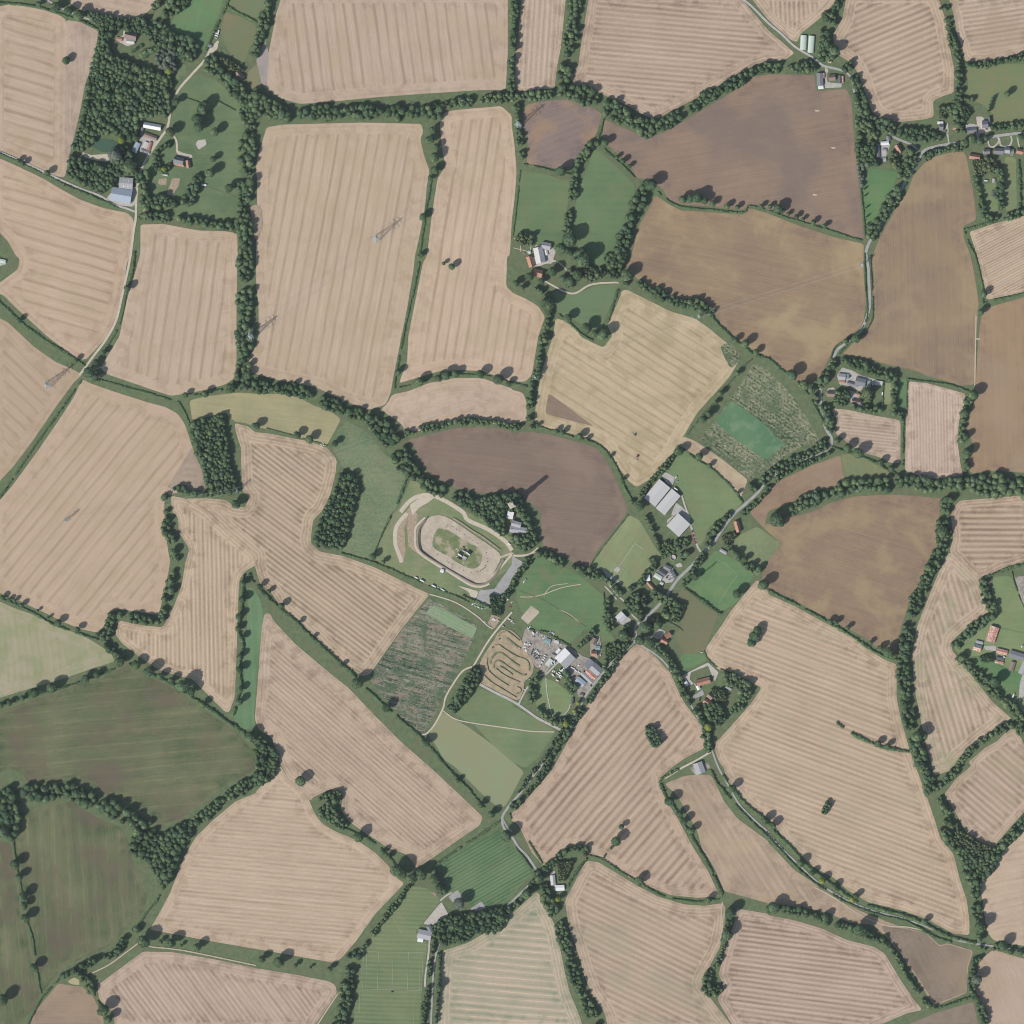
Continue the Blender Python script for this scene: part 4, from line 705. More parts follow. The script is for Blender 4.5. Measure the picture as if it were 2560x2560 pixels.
BELTS = [
(50, 2.6, 4.4, '@23 1650 1040 1640 1120 1630 1200 1605 1290', 'upper trees of the narrow copse beside the great southern striped field', 'leaf'),
(30, 2.2, 3.4, '@23 1605 1300 1590 1380 1550 1470 1520 1510', 'thin middle of the narrow copse beside the great southern striped field', 'leaf'),
(70, 2.6, 4.4, '@23 1500 1530 1460 1600 1470 1660 1530 1690 1570 1650', 'hooked foot of the narrow copse beside the great southern striped field', 'leaf'),
(60, 2.8, 4.8, '@21 440 100 470 180 400 210 480 220', 'trees inside the loop of the manor drive', 'leaf_olive'),
(60, 2.8, 4.6, '@20 420 1900 480 1932 @21 580 60', 'trees between the manor yard and the southern green pasture', 'leaf'),
  # width (survey units), radius range m, line, label, material
(70, 2.6, 4, '@00 650 95 760 145 900 160 1060 165', 'dense hedge trees along the top left lane below a stubble field', 'leaf'),
(48, 2.8, 4.2, '@00 1080 180 1150 90 1210 -20', 'row of dark trees beside the small olive meadow at the top', 'leaf'),
(115, 3, 5, '@00 1200 260 1230 150 1300 60 1400 -20', 'broad belt of trees west of the bright green pasture at the top', 'leaf'),
(120, 3.2, 5.5, '@00 1240 260 1350 320 1450 380 1530 440', 'dark tree belt below the bright green pasture at the top left', 'leaf'),
(85, 3, 5, '@00 1075 1310 1090 1450 1110 1540 1250 1520 1380 1550 1450 1440 1500 1330', 'ring of trees round the farmhouse orchard', 'leaf'),
(60, 2.6, 4.8, '@00 1050 1640 1250 1640 1400 1660 1560 1690 1790 1720', 'tree belt along the south side of the farm parkland', 'leaf'),
(105, 3.2, 5.6, '@00 1555 445 1640 540 1740 620 1830 730 1890 850', 'tree belt slanting along the north side of the farm parkland', 'leaf'),
(105, 3.4, 5.6, '@00 1880 830 1880 1000 1860 1200 1850 1400 1830 1600 1860 1800 @01 1850 0 1850 300 1845 600 1835 900 1830 1000', 'long dark tree belt running north to south east of the farm parkland', 'leaf'),
(70, 3, 5.2, '@10 85 20 65 150 20 300 -15 420', 'tree belt at the top beside a broad striped stubble field', 'leaf'),
(120, 3.6, 5.8, '@00 1900 700 @10 0 740 80 820 240 855', 'wooded corner where the long tree belts meet in the north', 'leaf'),
(95, 3.6, 6, '@10 200 855 400 860 650 850 900 850 1150 850 1390 835', 'broad east to west tree belt between two striped stubble fields', 'leaf'),
(60, 2.8, 4.4, '@10 1400 800 1600 770 1800 745 @20 0 740 300 710', 'narrow tree belt continuing east from the broad northern belt', 'leaf'),
(52, 2.8, 4.2, '@20 20 -20 15 250 -5 480 5 700', 'tree line west of the narrow upright stubble field at the top', 'leaf'),
(85, 3, 5, '@20 480 -20 450 200 420 420 385 650', 'thick tree belt running down from the top edge by a finely striped field', 'leaf'),
(120, 3.2, 5.6, '@20 370 680 540 720 700 800 850 880 1000 960 1060 980', 'heavy tree belt bending south east above the ploughed fields', 'leaf'),
(80, 3, 4.8, '@20 1060 980 1200 905 1350 820 1500 720 1650 640 1800 550 1932 515 @30 130 520 350 500', 'curving tree belt between the striped field and the large ploughed field', 'leaf'),
(95, 3, 5, '@30 470 110 430 230 430 340 440 450', 'grove of trees beside the two long pale sheds', 'leaf'),
(45, 2.8, 4, '@30 550 -20 510 60 470 130', 'trees along the bank at the top right between striped fields', 'leaf'),
(75, 2.8, 4.6, '@30 590 490 650 600 690 720 710 840 780 890 880 960', 'winding tree belt along the lane east of the ploughed field', 'leaf'),
(85, 2.8, 5, '@30 860 940 1000 1000 1150 1020 1320 1050', 'garden trees on the village edge below a striped stubble field', 'leaf'),
(55, 2.8, 4.8, '@30 1330 60 1380 300 1430 450 1440 650 1430 740', 'tree line running down between two striped fields at the top right', 'leaf'),
(50, 2.6, 4.2, '@30 1490 490 1700 480 1932 430 2000 420', 'tree line along the south of the top right striped field', 'leaf'),
(60, 2.6, 4.6, '@30 690 1000 700 1200 790 1230', 'trees wrapped round the gardens west of the village', 'leaf'),
(45, 2.6, 3.8, '@30 695 1240 700 1400', 'pale grey willows beside the large ploughed field', 'leaf_grey'),
(80, 2.8, 5, '@30 1040 1120 1080 1200 1040 1290 990 1380 950 1480 890 1590 810 1710 760 1790', 'roadside tree belt beside the small bright green paddock', 'leaf'),
(45, 2.4, 3.6, '@30 1180 1190 1260 1150 1400 1120 1480 1110', 'bushes along the south side of the village road', 'leaf'),
(85, 2.8, 4.8, '@30 1400 800 1430 900 1450 1010', 'tall trees between the village gardens', 'leaf'),
(55, 2.8, 4.4, '@30 1330 830 1440 760 1560 750', 'olive tinted trees behind the village houses', 'leaf_olive'),
(45, 2.6, 4.2, '@30 1560 1330 1600 1500 1640 1640 1750 1650 1932 1600', 'trees round the long gardens in the south of the village', 'leaf'),
(55, 2.6, 4.4, '@30 1680 1220 1760 1330 1740 1450 1760 1580', 'trees scattered between two long village gardens', 'leaf'),
(50, 2.4, 4, '@30 1690 970 1800 960 1932 935 2000 925', 'trees along the north side of the village road', 'leaf'),
(90, 3.2, 5.6, '@20 1010 1400 960 1500 930 1580 880 1700 840 1800 800 1932 @21 770 60 800 110', 'heavy tree belt east of the manor pastures', 'leaf'),
(60, 2.8, 4.6, '@20 480 1280 470 1400 450 1530 420 1650 400 1750', 'tree belt between the two green manor pastures', 'leaf'),
(46, 2.6, 4, '@20 30 790 50 950 60 1080 80 1200', 'trees west of the small ploughed field by a pylon', 'leaf'),
(52, 2.8, 4.6, '@20 600 1090 520 1200 490 1260', 'trees between the small ploughed field and the green pasture', 'leaf'),
(75, 2.8, 4.8, '@21 850 160 950 210 1100 280 1250 350 1400 370 1510 430', 'tree belt between the pale stubble field and the ploughed field', 'leaf'),
(55, 3, 4.8, '@21 265 300 280 420 240 600 210 750 190 880 140 1000 130 1150 140 1240', 'narrow dark tree belt west of the pale stubble field', 'leaf'),
(60, 2.8, 5, '@21 600 110 700 120 800 150', 'trees around the manor drive', 'leaf'),
(85, 3.2, 5.2, '@11 -20 970 100 1000 250 1000 400 1050 550 1110 700 1180 820 1210', 'long tree belt above the pale green meadow', 'leaf'),
(120, 3.2, 5.6, '@11 840 1220 960 1320 1060 1440 1120 1560 1200 1660', 'thick tree belt above the rough scrub meadow', 'leaf'),
(80, 3.2, 5.2, '@11 1200 1660 1330 1740 1480 1800 1600 1850', 'dark trees above the dirt oval track', 'leaf'),
(48, 2.6, 4, '@11 1130 1340 1250 1310 1400 1280 1600 1250 1800 1260 1932 1290 @21 100 1280 200 1285', 'tree line along the north of the central ploughed field', 'leaf'),
(60, 3.2, 5.4, '@02 1250 0 1255 120 1300 240 1320 370', 'northern half of the broad tree line west of the tooth shaped field', 'leaf'),
(60, 3.2, 5, '@02 1310 440 1275 580 1240 710 1225 810', 'southern half of the broad tree line west of the tooth shaped field', 'leaf'),
(60, 3, 4.8, '@02 1200 830 1050 805 900 780 840 790 825 880 790 970 850 1050 920 1110', 'curling tree belt at the corner of the western stubble field', 'leaf'),
(48, 2.8, 4.6, '@01 1235 1850 1270 1795 1350 1755 1450 1790 1600 1800', 'tree belt joining the square wood at its south west corner', 'leaf'),
(75, 2.8, 4.6, '@12 100 1890 @03 1930 80 1800 165 1650 270 1500 385 1350 470', 'knobbly tree belt between the dark crop field and a pale stubble field', 'leaf'),
(115, 4, 7, '@03 20 210 150 180 350 180 500 170 620 210 720 270 850 310 950 360 1050 430 1150 520', 'heavy woodland belt between the two dark green crop fields', 'leaf'),
(48, 2.8, 4.8, '@03 1050 1200 940 1290 880 1390 700 1460 560 1530 480 1580', 'tree belt south of the dark rounded crop field', 'leaf'),
(60, 3, 4.6, '@03 590 1545 650 1600 700 1680', 'trees beside the small yellow pond', 'leaf'),
(95, 3.4, 5.6, '@13 760 1400 720 1480 690 1600 680 1720 660 1850 620 2000', 'broad dark tree belt west of the mown sports pitch', 'leaf'),
(38, 2.2, 3.2, '@13 1150 890 1080 990 1000 1090 900 1230 820 1340 770 1410', 'overgrown hedge of small trees west of the sports ground', 'leaf'),
(36, 2.4, 3.6, '@13 1350 1180 1340 1300 1330 1400', 'trees beside the clubhouse', 'leaf'),
(24, 2, 3, '@13 1385 1400 1385 1600 1370 1800 1350 1990', 'narrow tree line east of the lane by the sports pitch', 'leaf'),
(34, 2.2, 3.4, '@13 1310 1450 1300 1650 1270 1800 1260 1990', 'narrow tree line west of the lane by the sports pitch', 'leaf'),
(80, 2.8, 4.6, '@23 240 880 270 1000 330 1120 380 1250 420 1380 440 1500 500 1650 580 1800 640 1990', 'long tree belt between the ribbed green field and the southern stubble field', 'leaf'),
(52, 2.6, 4, '@23 250 760 330 690 420 610 520 610 590 650', 'trees round the bungalow garden by the lane junction', 'leaf'),
(58, 2.8, 4.6, '@33 0 1070 100 1060 250 1090 400 1130 520 1180 650 1220 780 1280 880 1310', 'dark tree belt across the south east above the ribbed field', 'leaf'),
(38, 2.2, 3.4, '@33 880 1310 950 1390 1010 1490 1060 1590 1130 1690 1200 1780 1260 1810', 'tree line west of the small dark brown field', 'leaf'),
(55, 2.6, 4.2, '@33 1620 1360 1550 1480 1540 1600 1545 1700 1600 1800 1640 1932', 'tree line east of the small dark brown field', 'leaf'),
(44, 2.6, 4.2, '@33 1700 1345 1800 1370 1932 1400 2000 1410', 'tree belt at the far right edge in the south', 'leaf'),
(88, 3, 5, '@31 1340 1840 @32 1330 20 1320 130 1310 260 1250 370 1190 500 1130 640 1080 760 1050 900 1030 1050 1020 1200 1030 1350 1045 1500 1070 1650 1110 1770 1160 1900 @33 1200 50 1240 180', 'long winding tree belt down the east side', 'leaf'),
(60, 3, 5, '@33 1290 230 1340 330 1360 440', 'big trees where the long eastern belt meets the scrub wood', 'leaf'),
(62, 3, 4.8, '@33 1560 980 1580 1130 1590 1290', 'tree belt running down to the southern lane crossing', 'leaf'),
(52, 2.6, 4.2, '@33 1290 140 1400 30 @32 1450 1880 1550 1780 1680 1680 1830 1600', 'diagonal tree line between two striped fields in the east', 'leaf'),
(70, 2.8, 4.6, '@32 1625 510 1640 640 1700 760 1620 830 1500 920 1420 1000 1440 1090 1550 1200 1660 1320 1800 1440 1900 1560 1900 1660 1990 1760', 'tree belt wrapped round the red roofed eastern farm', 'leaf'),
(95, 3.6, 5.8, '@31 60 1990 280 1860 450 1795 600 1750 750 1720 880 1725 1000 1700 1150 1720 1300 1740 1400 1720 1520 1700', 'long tree belt above the large eastern ploughed field', 'leaf'),
(150, 4, 6.4, '@31 1520 1720 1700 1740 1990 1745', 'dense woodland belt reaching the right edge', 'leaf'),
(70, 2.8, 4.8, '@31 560 790 700 830 850 895 960 920', 'trees sheltering the eastern hamlet from the north', 'leaf'),
(52, 2.8, 4.6, '@31 1540 1040 1480 1150 1460 1280 1460 1400 1480 1500 1500 1620', 'tree line east of the two pale hay fields', 'leaf'),
(60, 2.8, 4.6, '@31 640 1130 760 1160 900 1180 1020 1210', 'trees below the eastern hamlet gardens', 'leaf'),
(42, 2.6, 4, '@31 960 940 950 1060 950 1170', 'row of trees between two strips of hamlet lawn', 'leaf'),
(60, 2.8, 4.6, '@31 500 790 450 880 400 950 360 1020 380 1100 440 1160 460 1250 490 1330', 'trees hiding the road west of the eastern hamlet', 'leaf'),
(64, 2.8, 4.4, '@31 440 1420 300 1490 150 1570 20 1630 @21 1932 1660 1800 1760', 'trees on the north side of the diagonal road', 'leaf'),
(38, 2.4, 3.6, '@31 470 1490 300 1560 160 1630 30 1710 @21 1900 1800 @22 1740 20', 'trees on the south side of the diagonal road', 'leaf'),
(60, 2.8, 4.6, '@22 180 300 300 345 400 400 520 440 640 480 720 520', 'trees north of the horse pasture', 'leaf'),
(54, 2.8, 4.4, '@22 740 510 800 600 870 690 900 760', 'trees along the drive to the cricket ground', 'leaf'),
(44, 2.4, 3.8, '@22 130 350 80 430 25 500 @12 1910 600 1840 680', 'trees between the car park and the horse pasture', 'leaf'),
(60, 2.8, 4.8, '@22 715 660 720 800 770 900 860 950', 'trees west of the white gabled house', 'leaf'),
(58, 2.8, 4.6, '@22 1090 1030 1190 1120 1250 1240 1300 1380 1380 1480 1440 1600 1460 1700 1485 1800', 'long roadside tree belt west of the southern cottages', 'leaf'),
(44, 2.4, 3.8, '@22 880 990 810 1080 730 1210 650 1320 560 1450 460 1590 370 1740 290 1860 @23 210 80 110 200 0 300', 'roadside trees along the straight road to the south west', 'leaf'),
(30, 2, 3.2, '@22 380 1640 250 1850 @23 150 40 50 180', 'bushes on the pasture side of the straight road', 'leaf'),
(60, 2.6, 4.6, '@22 205 1220 140 1360 170 1460 250 1540 340 1580 420 1580', 'trees round the oval lawn beside the scrapyard', 'leaf'),
(60, 2.8, 4.6, '@22 400 1190 430 1290 480 1350', 'trees between the scrapyard and the oval lawn', 'leaf'),
(32, 2.2, 3.8, '@22 1010 40 1070 170 1120 300 1140 340', 'trees along the edge of the cricket ground', 'leaf'),
(52, 2.6, 4.4, '@22 1480 250 1530 130 1640 20', 'roadside trees below the large grey barns', 'leaf'),
(60, 2.6, 4.4, '@22 1150 330 1220 280 1290 220 1340 290 1270 340', 'trees beside the round silo', 'leaf'),
(44, 2.6, 4.2, '@22 1450 320 1380 420 1290 550', 'roadside trees west of the football pitch', 'leaf'),
(36, 2.4, 3.6, '@22 1620 250 1700 340 1800 430 1870 430', 'trees along the north east side of the football pitch', 'leaf'),
(48, 2.6, 4, '@22 880 590 960 520 1000 520', 'trees beside the farm cottage south of the cricket ground', 'leaf'),
(44, 2.8, 4.4, '@22 880 960 850 900 880 850', 'trees around the road junction by the white house', 'leaf'),
(44, 2.6, 4.2, '@22 1040 360 1090 380 1000 480 960 560', 'trees along the south east side of the cricket ground', 'leaf'),
(40, 2.4, 3.8, '@22 500 1020 560 960 620 900', 'trees around the scrapyard cottage', 'leaf'),
(30, 2.2, 3.4, '@22 690 1180 720 1080 760 1000 820 1020', 'garden trees by the scrapyard cottage', 'leaf'),
(50, 2.4, 4, '@13 1340 780 1360 830 1400 900 1420 940', 'trees beside the small stable shed', 'leaf'),
(44, 2.4, 3.8, '@23 190 790 180 850 90 950 20 1040', 'trees along the lane below the junction', 'leaf'),
(38, 2.2, 3.4, '@21 1260 1450 1190 1540 1100 1640 1040 1710 960 1820 900 1860', 'hedgerow trees behind the large grey barns', 'leaf'),
(50, 2.6, 4.4, '@00 1300 1230 1240 1290 1180 1240 1200 1130 1280 1090', 'garden trees west of the red roofed manor farmhouse', 'leaf'),
]
WOODS = [
(1.3, 2.4, '@30 1530 1210 1620 1200 1640 1320 1560 1330', 'shrubs in the gardens below the pinkish red village house', 'leaf_olive'),
(1.3, 2.4, '@30 1280 800 1340 800 1340 900 1290 900', 'shrubs behind the western village house', 'leaf_olive'),
(1.3, 2.4, '@30 1400 820 1480 790 1540 860 1480 930 1420 900', 'shrubs between two village houses north of the road', 'leaf'),
(1.3, 2.6, '@22 700 1000 800 1000 820 1050 740 1130 690 1080', 'shrubs in the garden by the straight road', 'leaf'),
(1.4, 2.6, '@22 1220 700 1320 690 1260 830 1190 830', 'shrubs on the rough bank east of the village triangle', 'leaf'),
(1.3, 2.4, '@22 1130 230 1200 220 1220 290 1140 300', 'shrubs above the round tank', 'leaf'),
(1.3, 2.4, '@22 1580 180 1680 150 1700 190 1600 250', 'shrubs beside the red roofed roadside house', 'leaf_olive'),
(1.3, 2.4, '@22 1500 1330 1600 1340 1620 1420 1540 1440', 'shrubs in the garden of the southern red house', 'leaf_olive'),
(1.3, 2.4, '@23 340 700 470 700 400 850 345 850', 'shrubs scattered in the bungalow garden', 'leaf_olive'),
(1.3, 2.4, '@32 1590 1090 1690 1070 1700 1130 1610 1140', 'shrubs between barns of the eastern farm', 'leaf'),
(1.3, 2.4, '@00 1640 420 1760 460 1860 540 1760 540', 'shrubs in the plots below the top left caravans', 'leaf_olive'),
(1.3, 2.4, '@12 1760 620 1850 640 1850 780 1780 780', 'shrubs around the vehicles at the lane end', 'leaf'),
(2.4, 4.4, '@20 60 1740 160 1780 160 1850 60 1860 20 1820', 'fruit trees beside the manor kitchen garden', 'leaf_olive'),
(2.8, 5, '@21 560 60 640 100 720 130 660 180 580 200 520 160', 'olive trees on the bank above the manor drive', 'leaf_olive'),
(2.6, 4.6, '@21 150 230 240 260 270 320 200 290', 'trees on the manor garden edge by the stubble', 'leaf'),
(3.4, 5.6, '@00 750 240 860 250 830 330 860 430 940 420 1000 480 1150 520 1180 560 1300 560 1310 640 1280 700 1300 850 1260 880 1150 880 1040 920 1050 1050 1000 1070 930 1080 880 1010 720 1030 700 1110 640 1120 600 1150 560 1150 540 1110 600 950 640 700 700 450', 'large dense wood by the farm in the north west', 'leaf'),
(3.4, 5.6, '@00 530 1150 590 1190 700 1220 820 1250 840 1160 870 1110 960 1090 1000 1170 1050 1230 1040 1320 900 1340 880 1400 800 1450 760 1470 640 1400 500 1330 520 1200', 'wood south of the green pond beside the grey barns', 'leaf'),
(3, 5, '@00 700 160 860 150 1050 165 1180 200 1240 260 1330 330 1440 420 1480 490 1330 430 1270 380 1150 330 1060 250 900 225 760 235', 'wooded strip north of the manor cottage', 'leaf'),
(3.4, 5.6, '@00 1170 380 1250 350 1330 380 1330 540 1270 560 1180 490', 'clump of grey green trees in the manor garden', 'leaf_grey'),
(3.4, 5, '@01 1440 1260 1550 1225 1680 1195 1700 1260 1730 1400 1745 1580 1790 1720 1810 1800 1600 1800 1560 1740 1530 1600 1480 1500 1440 1380', 'square shouldered dark wood between stubble fields in the west', 'leaf'),
(4, 6.4, '@03 1170 500 1300 460 1460 440 1470 490 1400 570 1340 700 1290 860 1230 900 1180 830 1100 690 990 650 970 560 1010 490', 'dark wood at the meeting of two tree belts in the south west', 'leaf'),
(5, 7.5, '@03 -40 180 150 260 170 400 130 520 60 545 -40 470', 'cluster of very large trees at the left edge', 'leaf'),
(3.4, 5.4, '@12 -30 1650 60 1700 110 1760 190 1840 150 1932 @13 150 60 60 110 0 150 @03 1900 60 1932 0', 'small wood at the point of the dark crop field', 'leaf'),
(3.2, 5, '@11 640 1620 720 1640 770 1700 780 1780 740 1880 @12 720 30 700 150 650 290 540 290 450 260 430 200 480 60 @11 545 1850 600 1750', 'long upright wood left of the scrub meadow', 'leaf'),
(3.2, 5.4, '@11 1500 1800 1650 1840 1800 1800 1932 1780 @21 60 1800 80 1880 0 1930 @22 -10 0 @12 1880 0 1850 100 1900 190 1880 200 1750 100 1650 20 1560 -50', 'trees crowding round the western side of the tower house', 'leaf'),
(3.4, 5.6, '@21 20 1880 80 1860 110 1932 @22 120 0 165 130 195 230 110 300 40 280 -20 200 -10 165 100 165 110 100 70 60', 'trees crowding round the eastern side of the tower house', 'leaf'),
(3.2, 5.2, '@22 890 620 960 600 960 700 1000 780 960 850 930 760 900 710', 'trees inside the western corner of the village triangle', 'leaf'),
(3.2, 5.4, '@22 1040 570 1200 640 1270 700 1280 760 1210 800 1120 800 1150 700 1050 640', 'trees filling the eastern side of the village triangle', 'leaf'),
(3, 4.6, '@22 1020 830 1100 780 1140 850 1080 880 1020 900', 'small group of trees at the foot of the village triangle', 'leaf_olive'),
(2, 3.4, '@22 960 620 1010 620 1030 690 990 720', 'young olive trees in the middle of the village triangle', 'leaf_olive'),
(2.6, 4.4, '@21 5 1800 60 1780 90 1830 60 1932 20 1932', 'trees close behind the tower on its eastern side', 'leaf'),
(2.6, 4.4, '@12 1850 20 1880 60 1890 150 1860 200 1800 120', 'trees pressed against the western wall of the tower house', 'leaf'),
(2.6, 4.4, '@22 60 20 110 30 130 120 90 60', 'trees pressed against the eastern wall of the tower house', 'leaf'),
(3.2, 5.2, '@22 1590 1210 1680 1200 1790 1290 1820 1330 1790 1400 1740 1480 1660 1540 1640 1500 1700 1400 1690 1330 1600 1290', 'trees in the corner garden of the southern cottage', 'leaf'),
(3, 4.6, '@22 1440 1440 1560 1440 1620 1560 1560 1620 1480 1560', 'orchard trees below the southern red cottage', 'leaf'),
(2.8, 4.4, '@22 1010 1610 1060 1608 1110 1680 1132 1740 1090 1780 1050 1765 1010 1680', 'oval copse standing alone in a striped stubble field', 'leaf'),
(2.4, 3.6, '@33 430 250 465 245 480 285 440 345 405 350 410 300', 'tiny pointed copse in the large eastern stubble field', 'leaf'),
(3.4, 5, '@12 1620 1180 1690 1175 1700 1250 1640 1350 1560 1450 1500 1530 1440 1480 1500 1380 1560 1280', 'leaning oval copse beside the mottled cover crop', 'leaf'),
(2.2, 3.6, '@33 1420 380 1440 460 1600 560 1690 600 1600 700 1500 640 1400 560', 'low pale scrub wood in the south east', 'leaf_olive'),
(3.4, 5.6, '@33 1290 460 1360 470 1440 580 1560 680 1690 610 1790 510 1932 340 2000 300 2000 400 1932 450 1780 620 1700 800 1620 850 1590 960 1560 1050 1530 950 1470 800 1460 720 1400 620 1310 540', 'dark winding wood round the scrub in the south east', 'leaf'),
(3.4, 5.4, '@13 1370 1150 1460 1110 1530 1090 1640 1085 1760 1060 1932 1040 @23 0 1090 @13 1870 1200 1820 1250 1720 1250 1660 1240 1600 1300 1500 1330 1400 1360 1370 1260', 'wood south of the tennis courts', 'leaf'),
(3, 5, '@13 450 240 540 180 630 165 650 210 600 290 620 350 660 380 700 430 650 470 570 430 480 370 465 310 530 270 520 240', 'hooked copse between two pale stubble fields', 'leaf'),
(3.2, 5.6, '@21 700 -20 880 -20 840 80 820 120 740 120 690 60', 'trees at the gate of the manor drive', 'leaf'),
(3.2, 5, '@30 660 880 760 920 830 1000 820 1060 780 1050 740 1010 700 1000 660 960', 'trees between the lane cottages and the ploughed field', 'leaf'),
(3, 5, '@30 930 1130 1000 1190 980 1300 900 1230 920 1200', 'olive toned garden trees behind the grey roofed farm', 'leaf_olive'),
(3, 5, '@30 760 1060 800 1070 820 1130 810 1200 860 1250 740 1260 700 1190 720 1100', 'dark trees west of the grey roofed farm', 'leaf'),
(2.6, 4, '@30 1630 1180 1700 1190 1740 1260 1700 1320 1620 1280', 'garden trees behind the grey village houses', 'leaf_olive'),
(2.8, 4.4, '@31 720 1020 790 1000 800 1060 770 1110 720 1080', 'trees on the lawn of the eastern hamlet', 'leaf'),
(2.8, 4.4, '@31 500 1020 600 1010 620 1060 580 1130 500 1130', 'trees between two houses of the eastern hamlet', 'leaf'),
]
for w, r0, r1, s, lab, mt in BELTS:
    mass_of('tree_belt', strip_points(P(s), w * K * 1.28, r0 * 1.06, r1 * 1.08, 1.6), mt, lab)
for r0, r1, s, lab, mt in WOODS:
    mass_of('woodland', poly_points(P(s), r0, r1, 1.3), mt, lab, 1.9, 5, 'wood')

